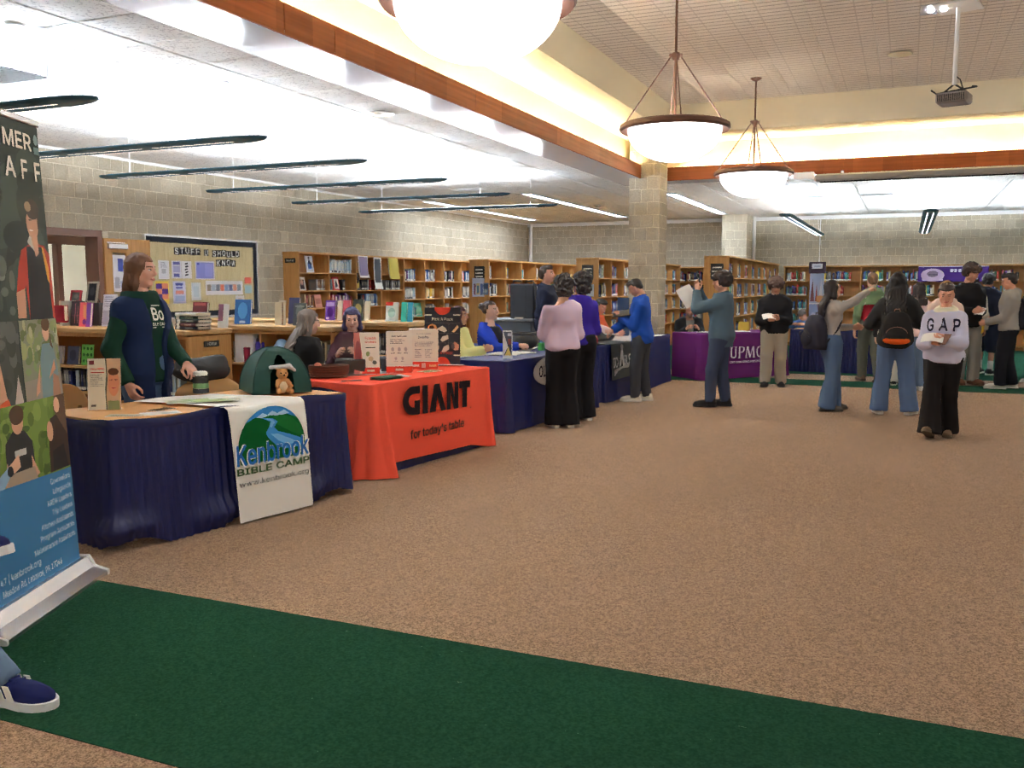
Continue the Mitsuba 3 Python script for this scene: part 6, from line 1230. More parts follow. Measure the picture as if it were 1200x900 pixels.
part(pk, 'rod', tube([(0, 0, ZT), (0, 0, 3.52)], .022, 12), 'white_metal', 40, PM); part(pk, 'ceiling_plate', bbox_(-.2, .2, -.2, .2, ZT - .025, ZT - .005, .004), 'white_metal', M=PM); part(pk, 'arms', cat([tube([(-.19, -.1, 3.47), (-.19, .1, 3.47), (.19, .1, 3.5), (.19, -.1, 3.47)], .009, 8), tube([(0, 0, 3.53), (-.12, .0, 3.44)], .009, 8), tube([(0, 0, 3.53), (.12, 0, 3.44)], .009, 8), tube([(.02, 0, 3.6), (.06, -.04, 3.56), (.09, -.02, 3.46)], .006, 6)]), 'black', 40, PM)
part(pk, 'case', bbox_(-.15, .15, -.12, .14, 3.33, 3.44, .02), flat(120, 112, 108, .5), M=PM); part(pk, 'lens', lathe([(0, 0), (.04, 0), (.045, .01), (.045, .05), (.036, .055), (0, .045)], 20, plane_M((.08, .14, 3.385), (1, 0, 0), (0, 0, -1))), 'black', 30, PM); part(pk, 'grille', cat([box(-.13 + .02 * i, -.12 + .02 * i, -.1215, -.12, 3.35, 3.42) for i in range(13)]), 'black', M=PM)
sk_ = thing('projection_screen', 'long grey rolled projection screen case under the far cherry beam', 'projection screen'); part(sk_, 'case', bbox_(-1.38, 2.6, 14.9, 15.02, 3.09, 3.2, .025), flat(150, 146, 142, .4)); part(sk_, 'end_cap', bbox_(-1.69, -1.385, 14.92, 15.0, 3.13, 3.24, .006), 'white_metal'); part(sk_, 'pull_bar', tube([(-1.3, 14.95, 3.082), (2.55, 14.95, 3.082)], .01, 8), 'black', 40)
for x in (-1.0, 2.3): part(sk_, 'bracket', box(x, x + .04, 14.94, 14.98, 3.19, 3.24), 'steel')
ek = thing('twin_spot', 'square ceiling plate with two small lit spots at the top right', 'light'); part(ek, 'plate', bbox_(.0, .34, 10.34, 10.70, ZT - .012, ZT - .004, .003), 'soffit')
for x in (.1, .22): part(ek, 'lamp', {**ply(tf(trimesh.creation.icosphere(2, .035), mat4((x, 10.5, ZT - .03), s=(1, 1, .5))), 'tube_dead', True), 'emitter': lum([6, 6.2, 6.8])}, None)

# ---------------------------------------------------------------- on the nearest table
def card_stand(label, x, y, w, h, items, rz, tilt=8, z=TH, base=True, th=.006):
    k = thing('sign_holder', label, 'sign'); M = mat4((x, y, z), rz=rz); T_ = M @ mat4((0, 0, .004), rx=-tilt)
    part(k, 'sheet', bbox_(-w / 2, w / 2, .0, .003, 0, h, .0008), 'paper', M=T_); card(k, 'print', w, h, items, T_ @ plane_M((-w / 2, -.0006, 0), (1, 0, 0), (0, 0, 1)))
    if base: part(k, 'cover', cat([bbox_(-w / 2 - .004, w / 2 + .004, .004, .006, 0, h + .004, .0008)]), 'acrylic', M=T_); part(k, 'foot', bbox_(-w / 2 - .004, w / 2 + .004, -.02, .07, 0.0, .004, .001), 'acrylic', M=M)
    return k
red = (222, 72, 56)
card_stand('sign with a face photo in a clear holder on the nearest table', -4.5, 4.12, .19, .315, [('r', 0, 0, 1, 1, (236, 226, 204)), ('r', .56, 0, 1, 1, (214, 178, 146)), ('p', [(.53, 1), (.57, 1), (.60, .6), (.56, .3), (.59, .0), (.55, 0), (.52, .4), (.56, .7)], (96, 96, 84)), ('e', .78, .52, .17, .26, (222, 150, 116)), ('e', .78, .74, .16, .07, (96, 62, 48)), ('r', .66, .57, .74, .585, (70, 50, 44)), ('r', .82, .57, .9, .585, (70, 50, 44)), ('p', [(.70, .43), (.86, .43), (.78, .40)], (190, 80, 76)), ('r', .60, 0, .96, .17, (136, 140, 96)), ('r', .05, .88, .2, .96, (120, 60, 66)), ('t', 'Camp Health', .30, .80, .035, .42, red, 1), ('r', .1, .72, .5, .735, red)] + lines(.08, .5, .45, .70, 9, .008, (150, 144, 130), 2) + [('r', .1, .06, .24, .1, (110, 100, 96))], 36)
def flat_paper(name, label, M, w, h, items, z): k = thing(name, label, 'paper'); P_ = M @ mat4((0, 0, z)); part(k, 'sheet', box(-w / 2, w / 2, -h / 2, h / 2, 0, .0012), 'paper', M=P_); m, c = card_mesh(w, h, items); part(k, 'print', m, 'vcol_matte', M=P_ @ mat4((-w / 2, -h / 2, .0012)), color=c)
flat_paper('leaflet', 'pale leaflet with grey print lying near the front corner of the nearest table', on(KM, .22, .20, TH + .001, 40), .1, .21, [('r', 0, 0, 1, 1, (206, 196, 176)), ('r', .1, .1, .5, .9, (150, 140, 130))], 0)
flat_paper('leaflet', 'white leaflet lying at the front edge of the nearest table', on(KM, .40, .12, TH + .001, -20), .22, .14, [('r', 0, 0, 1, 1, (232, 228, 220)), ('r', .5, .1, .9, .5, (190, 200, 206))], 0)
flat_paper('leaflet', 'small dark card lying on the orange wood', on(KM, .50, .26, TH + .001, 10), .16, .09, [('r', 0, 0, 1, 1, (84, 66, 50))], 0)
flat_paper('leaflet', 'long green and white brochure lying on the white runner', on(KM, .83, .30, TH + .020, 62), .2, .46, [('r', 0, 0, 1, 1, (214, 218, 200)), ('p', [(0, .1), (1, .3), (1, .8), (0, .6)], (176, 196, 150)), ('r', .6, 0, 1, .4, (226, 228, 220)), ('r', .1, .7, .6, .95, (196, 206, 180))], 0)
jk = thing('candy_jar', 'clear jar with black band and green label, white lid, under the hand of the woman', 'jar'); JM = on(KM, 1.11, .70, TH + .012)
part(jk, 'glass', lathe([(0, 0), (.05, 0), (.052, .01), (.052, .115), (.046, .13), (.046, .135)], 24), 'glass', True, JM); part(jk, 'black_sleeve', lathe([(.0535, .075), (.0535, .118)], 24), 'black', True, JM); part(jk, 'label', lathe([(.0537, .04), (.0537, .075)], 24), flat(120, 160, 110), True, JM); part(jk, 'bottom_band', lathe([(.0537, .006), (.0537, .036)], 24), flat(60, 62, 66), True, JM); part(jk, 'sweets', lathe([(0, .004), (.047, .004), (.047, .07), (.03, .085), (0, .08)], 16), flat(190, 186, 170), True, JM); part(jk, 'lid', lathe([(.048, .128), (.048, .15), (.04, .156), (0, .157)], 24), 'white_cloth', 30, JM)
# toy tent with a plush fox in the doorway
tk = thing('toy_tent', 'small dark green toy dome tent with an open doorway', 'toy tent'); TM = on(KM, 1.53, .42, TH + .012, 0) @ mat4((0, 0, 0), rz=-116)
tg = flat(20, 62, 58, .6, .3); a4 = [45 + 90 * i for i in range(4)]
def ribp(t, a): q = math.radians(a); r_ = .29 * max(0, math.cos(math.pi / 2 * t)) ** .85; return (r_ * math.cos(q), r_ * math.sin(q), .315 * math.sin(math.pi / 2 * t) ** 1.05)
P = [[np.array(ribp(t, a4[i])) * (1 - f) + np.array(ribp(t, a4[(i + 1) % 4])) * f - np.array([0, 0, .02 * math.sin(math.pi * f) * (t < .9)]) * t for f in np.linspace(0, 1, 9)] for i in (0, 1, 2) for t in np.linspace(0, .985, 14)]
for i in range(3):
    part(tk, 'panel', sheet(np.array(P[i * 14:(i + 1) * 14])), tg, True, TM)
fr = np.array([[np.array(ribp(t, a4[3])) * (1 - f) + np.array(ribp(t, a4[0])) * f for f in np.linspace(0, 1, 25)] for t in np.linspace(0, .985, 30)]); m = sheet(fr); f_, t_ = np.meshgrid(np.linspace(0, 1, 25), np.linspace(0, .985, 30)); openm = ((f_ - .5) / .24) ** 2 + (t_ / .66) ** 2 < 1
part(tk, 'front_panel', trimesh.Trimesh(m.vertices, m.faces[~openm.ravel()[m.faces].all(1)], process=False), tg, True, TM)
for i in range(4): part(tk, 'rib', tube([ribp(t, a4[i]) for t in np.linspace(0, 1, 14)], .005, 6), flat(16, 48, 46), True, TM)
part(tk, 'groundsheet', box(-.2, .2, -.2, .2, 0, .003), flat(30, 34, 36), M=TM); part(tk, 'door_flap', vol_mesh([p_cone((.205, -.08, .185), (.205, .05, .19), .014, .016, .02), p_cone((.205, .05, .19), (.20, .09, .16), .016, .012, .02)], .006), flat(196, 196, 200), True, TM)
fk = thing('plush_animal', 'small tan plush animal with cream belly sitting in the tent doorway', 'plush toy'); FM = TM @ mat4((.20, 0, .004), rz=-90)
tan_ = (190, 138, 90)
part(fk, 'body', vol_mesh([p_ell((0, 0, .05), (.045, .04, .055), .02), p_ell((0, .005, .135), (.042, .038, .038), .02), p_ell((0, .042, .125), (.017, .016, .014), .01), p_ell((-.03, -.0, .17), (.013, .008, .018), .006), p_ell((.03, -.0, .17), (.013, .008, .018), .006), p_cone((-.035, .02, .085), (-.05, .05, .05), .015, .013, .01), p_cone((.035, .02, .085), (.05, .05, .05), .015, .013, .01), p_cone((-.03, .02, .02), (-.045, .075, .016), .02, .018, .01), p_cone((.03, .02, .02), (.045, .075, .016), .02, .018, .01)], .0055), flat(*tan_, .9, .1), True, FM)
part(fk, 'belly', vol_mesh([p_ell((0, .02, .045), (.034, .03, .042), .02)], .006), flat(228, 206, 168, .9, .1), True, FM)
for s in (-1, 1): part(fk, 'eye', trimesh.creation.icosphere(2, .005), 'black', True, FM @ mat4((s * .017, .041, .142)))
part(fk, 'nose', trimesh.creation.icosphere(2, .006), 'black', True, FM @ mat4((0, .06, .129)))

# ---------------------------------------------------------------- on the red orange table
card_stand('white sign with red print, leftmost on the red orange cloth', -4.2, 6.63, .215, .36, [('r', 0, 0, 1, 1, (240, 232, 214)), ('p', [(0, 1), (.22, 1), (.34, .3), (.2, 0), (0, 0)], (196, 120, 110)), ('e', .16, .5, .12, .3, (150, 70, 76)), ('t', 'Fresh', .66, .86, .06, .42, red, 1), ('t', 'choices', .66, .77, .05, .44, red, 1), ('r', .46, .62, .84, .64, (60, 60, 60)), ('e', .55, .48, .08, .06, (150, 170, 110)), ('e', .66, .36, .1, .06, (210, 190, 150)), ('e', .8, .27, .09, .05, (90, 100, 90)), ('r', .3, 0, 1, .15, red), ('r', .5, .05, .8, .1, (240, 226, 200))], 34, 14, TH + .01)
card_stand('white sign with grey lines and icons, second from left on the red orange cloth', -4.0, 6.83, .225, .365, [('r', 0, 0, 1, 1, (240, 234, 216)), ('t', 'our values', .5, .88, .05, .6, (96, 90, 84), 1)] + lines(.15, .9, .68, .82, 4, .012, (130, 124, 116), 4) + [('e', .25 + .25 * i, .56, .06, .05, (190, 180, 168)) for i in range(3)] + [('r', .17 + .25 * i, .46, .33 + .25 * i, .475, (120, 112, 104)) for i in range(3)] + [('e', .37, .34, .05, .04, (200, 180, 170)), ('e', .63, .34, .05, .04, (200, 190, 176)), ('r', .3, .27, .44, .282, (130, 120, 110)), ('r', .56, .27, .7, .282, (130, 120, 110)), ('r', 0, 0, 1, .15, red), ('r', .35, .05, .65, .1, (240, 226, 210))], 30, 12, TH + .01)
card_stand('widest white sign with a red foot, third from left on the red orange cloth', -3.98, 7.22, .265, .365, [('r', 0, 0, 1, 1, (240, 232, 212)), ('t', 'associate', .5, .88, .04, .5, (180, 170, 158), 0), ('t', 'benefits', .5, .79, .055, .36, (110, 100, 92), 1)] + lines(.2, .86, .56, .68, 4, .012, (160, 150, 140), 5) + lines(.2, .46, .28, .5, 6, .012, (150, 140, 130), 6) + lines(.56, .84, .28, .5, 5, .012, (150, 140, 130), 7) + [('r', 0, 0, 1, .18, red), ('r', .1, .06, .36, .11, (240, 220, 204)), ('r', .44, .03, .58, .15, (226, 180, 170)), ('r', .7, .06, .95, .11, (240, 170, 130))], 22, 8, TH + .01)
bk_, cr = (52, 54, 60), (232, 226, 206)
pb = thing('food_board', 'black board headed Pick A Pack with food pictures on the red orange cloth', 'sign board'); PBM = mat4((-4.02, 7.66, TH + .01), rz=20) @ mat4((0, 0, 0), rx=-6)
part(pb, 'board', bbox_(-.17, .17, 0, .008, 0, .55, .002), flat(46, 48, 54, .5), M=PBM); part(pb, 'foot_bar', bbox_(-.21, .21, -.03, .05, 0, .012, .003), 'steel', M=PBM)
rd_ = (228, 86, 66)
card(pb, 'print', .34, .55, [('r', 0, 0, 1, 1, bk_), ('e', .5, 1.0, .23, .13, rd_), ('e', .5, 0.0, .23, .15, rd_), ('r', 0, .86, .2, .882, cr), ('r', .8, .86, 1, .882, cr), ('r', 0, .165, .16, .188, cr), ('r', .82, .165, 1, .188, cr), ('t', 'Pick A Pack', .5, .80, .05, .6, cr, 1), ('r', .05, .725, .97, .730, (120, 116, 112)), ('r', .05, .555, .97, .56, (120, 116, 112)), ('r', .05, .385, .97, .39, (120, 116, 112)), ('r', .68, .24, .685, .73, (120, 116, 112)),
    ('e', .22, .645, .13, .07, (210, 150, 100)), ('e', .2, .645, .07, .045, (70, 40, 30)), ('p', [(.32, .62), (.5, .69), (.64, .6), (.56, .57), (.36, .63)], cr), ('e', .5, .63, .1, .04, (220, 214, 190)), ('p', [(.76, .58), (.92, .70), (.96, .66), (.84, .57)], (226, 190, 140)),
    ('e', .22, .475, .16, .07, cr), ('e', .22, .475, .12, .045, (90, 90, 92)), ('p', [(.44, .43), (.5, .5), (.66, .53), (.68, .46), (.52, .41)], cr), ('e', .24, .305, .18, .07, cr), ('e', .24, .29, .12, .03, (100, 96, 92)), ('p', [(.48, .24), (.55, .33), (.68, .36), (.70, .28), (.56, .22)], cr), ('p', [(.76, .3), (.84, .42), (.97, .36), (.96, .27), (.86, .26)], (214, 168, 136)), ('e', .8, .33, .05, .05, (90, 80, 80)), ('t', 'WIN A PRIZE', .5, .215, .04, .6, (190, 80, 66), 1)], PBM @ plane_M((-.17, -.0006, 0), (1, 0, 0), (0, 0, 1)))
bkk = thing('basket', 'dark brown woven basket at the back left of the red orange cloth', 'basket'); BMt = mat4((-4.36, 6.3, TH + .01), rz=40)
part(bkk, 'shell', vol_mesh([p_loft((0, 0, 0), np.eye(3), [(0, .15, .09, 0), (.05, .16, .10, 0), (.105, .17, .105, 0)], .005)], .008, [lambda p: -p_loft((0, 0, .012), np.eye(3), [(0, .138, .078, 0), (.05, .148, .088, 0), (.13, .158, .093, 0)], .005)[0](p)]), flat(70, 40, 30, .6), False, BMt)
part(bkk, 'weave', cat([tube([((.155 + .008 * z / .1) * math.cos(a) * (1 + .012 * ((i + j) % 2)), (.098 + .006 * z / .1) * math.sin(a) * (1 + .012 * ((i + j) % 2)), z) for i, a in enumerate(np.linspace(0, 2 * np.pi, 37))], .006, 5, False) for j, z in enumerate((.015, .035, .055, .075, .095))]), flat(86, 50, 36, .6), True, BMt)
one('apple', 'small reddish fruit in the dark woven basket', 'fruit', tf(trimesh.creation.icosphere(2, .03), BMt @ mat4((-.09, -.02, .1), s=(1, 1, .9))), flat(196, 120, 96), True)
one('storage_box', 'black box behind the basket on the red orange cloth', 'box', bbox_(-.13, .13, -.07, .07, 0, .13, .01), 'black', M=mat4((-4.36, 6.62, TH + .01), rz=30))
ck = thing('cup', 'black cup with a lid between the white signs', 'cup'); CM = mat4((-4.22, 6.95, TH + .01)); part(ck, 'body', lathe([(0, 0), (.03, 0), (.042, .11), (.0, .11)], 20), flat(34, 34, 38), 30, CM); part(ck, 'lid', lathe([(.045, .108), (.046, .118), (.04, .13), (0, .132)], 20), flat(70, 74, 84, .4), 30, CM)
one('floral_box', 'small pink flowered box beside the black cup', 'box', ply(*(lambda mc: (mc[0], 'vcol'))(joined([(bbox_(-.05, .05, -.04, .04, 0, .1, .003), (214, 190, 206))] + [(tf(trimesh.creation.icosphere(1, .012), mat4((x, -.04, z), s=(1, .1, 1))), (206, 130, 150)) for x, z in ((-.03, .02), (0, .05), (.03, .03), (-.02, .08), (.025, .085))]))[:2], color=joined([(bbox_(-.05, .05, -.04, .04, 0, .1, .003), (214, 190, 206))] + [(trimesh.creation.icosphere(1, .012), (206, 130, 150))] * 5)[1]), None, M=mat4((-4.16, 7.02, TH + .01), rz=30))
one('snack_bag', 'yellow and green packet behind the second white sign', 'packet', vol_mesh([p_ell((0, 0, .07), (.055, .03, .07), .01)], .007), flat(206, 200, 96), True, M=mat4((-4.18, 7.2, TH + .01), rz=20))
one('leaflet_pile', 'pile of dark green and black leaflets near the front of the red orange cloth', 'leaflets', cat([tf(bbox_(-.12, .12, -.07, .07, .004 * i, .004 * i + .003, .001), mat4((0, 0, 0), rz=r_)) for i, r_ in enumerate((0, 8, -6, 14, 3))]), flat(36, 70, 50), M=mat4((-3.87, 6.4, TH + .008), rz=75))
flat_paper('leaflet', 'red and white leaflet beside the dark green pile', mat4((-3.9, 6.66, TH + .008), rz=60), .12, .2, [('r', 0, 0, 1, 1, (226, 220, 214)), ('r', 0, 0, .5, 1, (196, 60, 56))], 0)
flat_paper('leaflet', 'pale leaflet before the widest white sign', mat4((-3.86, 7.12, TH + .008), rz=80), .2, .14, [('r', 0, 0, 1, 1, (206, 186, 150)), ('r', .1, .2, .6, .8, (150, 130, 100))], 0)
one('acrylic_stand', 'clear stand seen edge on at the left of the red orange cloth', 'stand', cat([bbox_(-.002, .002, -.09, .09, 0, .33, .0008), bbox_(-.05, .05, -.09, .09, 0, .004, .001)]), 'acrylic', M=mat4((-4.02, 6.12, TH + .008), rz=-35))
# ---------------------------------------------------------------- on the navy tables
card_stand('narrow sign with a triangle picture in a clear stand on the navy oval cloth', -3.78, 8.66, .10, .29, [('r', 0, 0, 1, 1, (216, 220, 222)), ('r', .08, .1, .92, .95, (70, 78, 92)), ('p', [(.08, .95), (.55, .4), (.08, .1)], (226, 228, 228)), ('p', [(.2, .1), (.6, .42), (.92, .1)], (224, 214, 130)), ('r', .5, .8, .9, .9, (180, 186, 196)), ('r', .55, .5, .85, .7, (120, 70, 66))], 22, 4, TH + .008)
for u, v, r_, lab in ((.75, .42, 12, 'white papers on the navy oval cloth near the clasped hands'), (1.05, .40, -14, 'white papers on the navy oval cloth nearest the lavender sweater')): one('paper_pile', lab, 'papers', cat([tf(box(-.11, .11, -.14, .14, .003 * i, .003 * i + .0015), mat4((0, 0, 0), rz=8 * i)) for i in range(3)]), 'paper', M=on(OM, u, v, TH + .009, r_))
bgk = thing('storage_bag', 'wide round black bag with a flat top on the navy oval table', 'bag'); bgM = on(OM, 1.62, .66, TH + .008); part(bgk, 'body', vol_mesh([p_ell((0, 0, .09), (.24, .15, .105), .02)], .012, [lambda p: -p[..., 2] + .002, lambda p: p[..., 2] - .185]), flat(36, 38, 40, .6), True, bgM); part(bgk, 'rim', tube([(.25 * math.cos(a), .15 * math.sin(a), .186) for a in np.linspace(0, 2 * np.pi, 33)], .009, 8, False), 'black', True, bgM)
one('green_box', 'small green box behind the lavender sweater', 'box', bbox_(-.03, .03, -.03, .03, 0, .09, .006), flat(60, 140, 70), M=on(OM, 1.5, .36, TH + .008))
rt_ = thing('candy_tin', 'shiny red tin on the white edge of the navy table', 'tin'); rM = on(NM, .0, .16, TH + .006); part(rt_, 'can', lathe([(0, 0), (.05, 0), (.052, .005), (.052, .09), (.048, .095), (0, .095)], 24), flat(196, 30, 36, .25, .6), 30, rM); part(rt_, 'sweets', tf(trimesh.creation.icosphere(2, .045), mat4((0, 0, .10), s=(1, 1, .6))), flat(222, 160, 130), True, rM)
card_stand('blue magazine cover in a stand before the orange shirt', *(on(NM, .5, .42) @ np.array([0, 0, 0, 1]))[:2], .16, .22, [('r', 0, 0, 1, 1, (74, 92, 124)), ('r', .05, .84, .95, .96, (36, 40, 52)), ('r', .05, .1, .6, .6, (104, 124, 156)), ('r', .92, 0, 1, 1, (222, 130, 90))], 18, 8, TH + .006)
one('cloth_bag_pile', 'pile of folded black bags on the far navy table', 'bags', vol_mesh([p_ell((0, 0, .03), (.28, .16, .045), .03), p_ell((-.12, .03, .08), (.14, .11, .06), .03), p_ell((.15, -.03, .05), (.16, .10, .035), .03)], .014, [lambda p: -p[..., 2]], folds(9, .012)), flat(36, 38, 44, .7), True, M=on(NM, .95, .42, TH + .006))
for u, v, r_, lab in ((1.1, .3, 12, 'pale cream card among the black bags'), (1.45, .25, -30, 'white card at the fingertips of the man in blue'), (.7, .14, 4, 'white papers along the front edge of the navy table')): one('paper_pile', lab, 'papers', cat([tf(box(-.08, .08, -.10, .10, .003 * i, .003 * i + .002), mat4((0, 0, 0), rz=6 * i)) for i in range(2)]), 'paper', M=on(NM, u, v, TH + (.085 if u == 1.1 else .006), r_))
one('paper_tray', 'grey tray with white papers at the end of the long navy table', 'tray', cat([bbox_(-.2, .2, -.15, .15, 0, .02, .004), bbox_(-.18, .18, -.13, .13, .02, .05, .004)]), flat(176, 180, 184), M=on(NM, 2.72, .4, TH + .006))
one('white_cup', 'white paper cup before the bearded man', 'cup', lathe([(0, 0), (.032, 0), (.042, .10), (.039, .10), (.03, .01), (0, .01)], 20), 'white_cloth', 30, M=on(UM, .72, .62, TH + .008))
for u, r_, lab in ((.35, 10, 'white papers on the purple cloth left of the bearded man'), (1.05, -16, 'white papers on the purple cloth behind the white lettering')): one('paper_pile', lab, 'papers', cat([tf(box(-.11, .11, -.14, .14, .003 * i, .003 * i + .0015), mat4((0, 0, 0), rz=8 * i)) for i in range(3)]), 'paper', M=on(UM, u, .3, TH + .008, r_))
one('yellow_folder', 'yellow folder standing on the purple table beside the black hoodie', 'folder', cat([tf(bbox_(-.09, .09, -.002, .002, 0, .15, .001), mat4((0, 0, 0), rx=-12)), tf(bbox_(-.09, .09, -.002, .002, 0, .15, .001), mat4((0, .06, 0), rx=12))]), flat(206, 176, 70), M=on(UM, 1.32, .55, TH + .008, -60))
sd = thing('display_stand', 'tall narrow display with city pictures on the right navy table', 'display'); SM = mat4((-1.47, 17.0, TH + .0), rz=-4)
part(sd, 'panel', bbox_(-.12, .12, 0, .02, 0, 1.08, .003), 'white_metal', M=SM); part(sd, 'header', bbox_(-.14, .14, -.015, .035, .98, 1.18, .004), flat(52, 40, 60), M=SM)
card(sd, 'print', .24, .98, [('r', 0, 0, 1, 1, (170, 190, 224)), ('p', [(.05, .5), (.2, .9), (.35, .5)], (120, 80, 96)), ('p', [(.4, .5), (.5, .8), (.6, .5)], (150, 70, 70)), ('p', [(.65, .5), (.8, .92), (.95, .5)], (214, 216, 230)), ('r', .5, .48, 1, .6, (196, 150, 110)), ('r', 0, .0, 1, .46, (140, 166, 214)), ('p', [(.55, .46), (1, .46), (1, .2), (.7, .25)], (120, 84, 130)), ('e', .3, .2, .2, .1, (190, 196, 226)), ('r', 0, .45, 1, .47, (230, 232, 240))], SM @ plane_M((-.12, -.0008, 0), (1, 0, 0), (0, 0, 1))); card(sd, 'header_card', .18, .09, [('r', 0, 0, 1, 1, (206, 214, 232)), ('r', .2, .3, .8, .6, (160, 176, 206))], SM @ plane_M((-.09, -.016, 1.06), (1, 0, 0), (0, 0, 1)))
one('paper_pile', 'pale papers lying on the right navy table beside the city display', 'papers', box(-.2, .2, -.1, .1, 0, .006), 'paper', M=mat4((-1.2, 17.0, TH + .002)))
# ---------------------------------------------------------------- behind the tables
pc = thing('wall_banner', 'purple banner with white lettering hanging on the far bookcase', 'banner'); part(pc, 'cloth', bbox_(.22, 1.72, 23.97, 23.975, 1.6, 1.97, .001), flat(64, 44, 104), M=None)
card(pc, 'print', 1.5, .37, [('r', 0, 0, 1, 1, (66, 44, 108)), ('r', 0, .93, 1, 1, (206, 200, 216)), ('e', .21, .42, .17, .42, (214, 190, 214)), ('r', .06, .06, .36, .3, (214, 190, 214)), ('e', .21, .5, .08, .2, (130, 110, 130)), ('r', .15, .42, .28, .48, (80, 70, 90)), ] + [('r', .46 + .058 * i, .6, .46 + .058 * i + (.046, .034, .04, .03, .04, .034, .046)[i], .8, (232, 228, 236)) for i in range(7)], plane_M((.22, 23.969, 1.6), (1, 0, 0), (0, 0, 1)))
gk_ = thing('equipment_case', 'tall dark grey case with two handles standing on the grey counter', 'case'); GMc = mat4((-5.03, 12.1, 1.04), rz=12)
part(gk_, 'body', bbox_(-.17, .17, -.13, .13, 0, .49, .015), flat(50, 54, 62, .6), M=GMc); part(gk_, 'seam', box(.05, .056, -.132, -.13, .02, .47), 'black', M=GMc)
for x in (-.09, .09): part(gk_, 'handle', tube([(x - .06, 0, .488), (x - .055, 0, .53), (x + .055, 0, .53), (x + .06, 0, .488)], .010, 8), 'black', True, GMc)
dk = thing('counter_desk', 'grey counter desk with a pale top behind the blue cardigan', 'desk'); DMc = mat4((-5.45, 11.9, 0), rz=6); part(dk, 'top', bbox_(0, .62, 0, .55, 1.0, 1.04, .012), flat(176, 186, 194, .4), M=DMc); part(dk, 'panel', bbox_(.04, .58, .04, .52, 0, 1.0, .006), flat(74, 82, 90, .6), M=DMc)
one('small_note', 'white note lying before the grey case on the counter', 'paper', bbox_(-.06, .06, -.03, .03, 0, .02, .003), 'paper', M=mat4((-5.03, 11.93, 1.04), rz=12))
def shell_chair(label, x, y, rz, col, z=.45, wood=False):
    k = thing('chair', label, 'chair'); M = mat4((x, y, 0), rz=rz); a = np.linspace(-1, 1, 13)
    part(k, 'seat', bbox_(-.21, .21, -.2, .21, z - .03, z, .012), col, M=M)
    top_ = lambda q: z + .36 - (.10 * q * q if not wood else .14 * q ** 4)
    P = [[(.21 * q * (.82 + .18 * t if not wood else 1), -.2 - .05 * (t) + .05 * q * q, z + .10 + (top_(q) - z - .10) * t) for q in a] for t in np.linspace(0, 1, 7)]
    Q = [[(p[0], p[1] - .014, p[2]) for p in r_] for r_ in P]; s1_, s2_ = sheet(P), sheet(Q); edge_ = sheet([[np.array(p) for p in P[-1]], [np.array(p) for p in Q[-1]]])
    part(k, 'backrest', cat([s1_, s2_, edge_, sheet([[r_[0] for r_ in P], [r_[0] for r_ in Q]]), sheet([[r_[-1] for r_ in P], [r_[-1] for r_ in Q]])]), col, True, M)
    for s in (-1, 1): part(k, 'back_post', tube([(s * .15, -.2, z - .02), (s * .15, -.225, z + .2)], .012, 8), 'steel' if not wood else 'oak_dark', True, M)
    lg_ = ply(tube([(0, 0, 0), (0, 0, z - .03)], .014, 8), 'steel' if not wood else 'oak_dark', 40)
    for x_ in (-.17, .17):
        for y_ in (-.17, .17): part(k, 'leg', lg_, None, M=M @ mat4((x_, y_, 0)))
gc = flat(150, 160, 170, .4)
shell_chair('pale grey plastic chair back behind the blue cardigan', -5.15, 11.35, 160, gc)
shell_chair('wooden chair with a rounded back at the left end of the nearest table', -5.6, 4.75, 40, 'laminate', .46, True)
for p_, lab in (((-4.98, 6.85), 'grey chair under the woman with long grey hair'), ((-5.04, 7.7), 'grey chair under the woman with purple hair'), ((-4.56, 9.2), 'grey chair under the woman in yellow'), ((-4.52, 9.95), 'grey chair under the woman in the blue cardigan'), ((-4.42, 13.5), 'grey chair under the man in orange'), ((-4.38, 12.85), 'grey chair under the grey haired person'), ((-3.42, 15.62), 'grey chair under the bearded man'), ((-1.66, 17.75), 'grey chair under the person in light blue'), ((-3.56, 2.10), 'grey chair under the sitter at the left edge')):
    i_ = 0; shell_chair(lab, p_[0], p_[1], {(-4.98, 6.85): 62, (-5.04, 7.7): -66, (-4.56, 9.2): 8, (-4.52, 9.95): -4, (-4.42, 13.5): -12, (-4.38, 12.85): -4, (-3.42, 15.62): -66, (-1.66, 17.75): -110, (-3.56, 2.10): 6}[p_] - 90, gc, .45 if p_ not in ((-3.42, 15.62), (-1.66, 17.75)) else .37)
one('navy_panel', 'tall navy display panel standing beside the block column', 'panel', cat([bbox_(-.09, .09, -.02, .02, .05, 1.32, .006), bbox_(-.12, .12, -.12, .12, 0, .05, .006)]), flat(30, 52, 86), M=mat4((-3.98, 13.55, 0), rz=10))
one('display_riser', 'dark riser box behind the books at the left end of the FICTION unit', 'box', bbox_(-7.95, -7.48, 6.84, 6.98, 1.1, 1.33, .004), flat(44, 40, 40))
frame_stand('small picture frame with a red border on the riser behind the books', -7.84, 6.86, 1.33, .15, .13, (150, 40, 50), (70, 72, 66))
frame_stand('grey picture frame with a black picture tilted on the riser behind the books', -7.62, 6.86, 1.33, .15, .22, (150, 140, 126), (34, 34, 36))
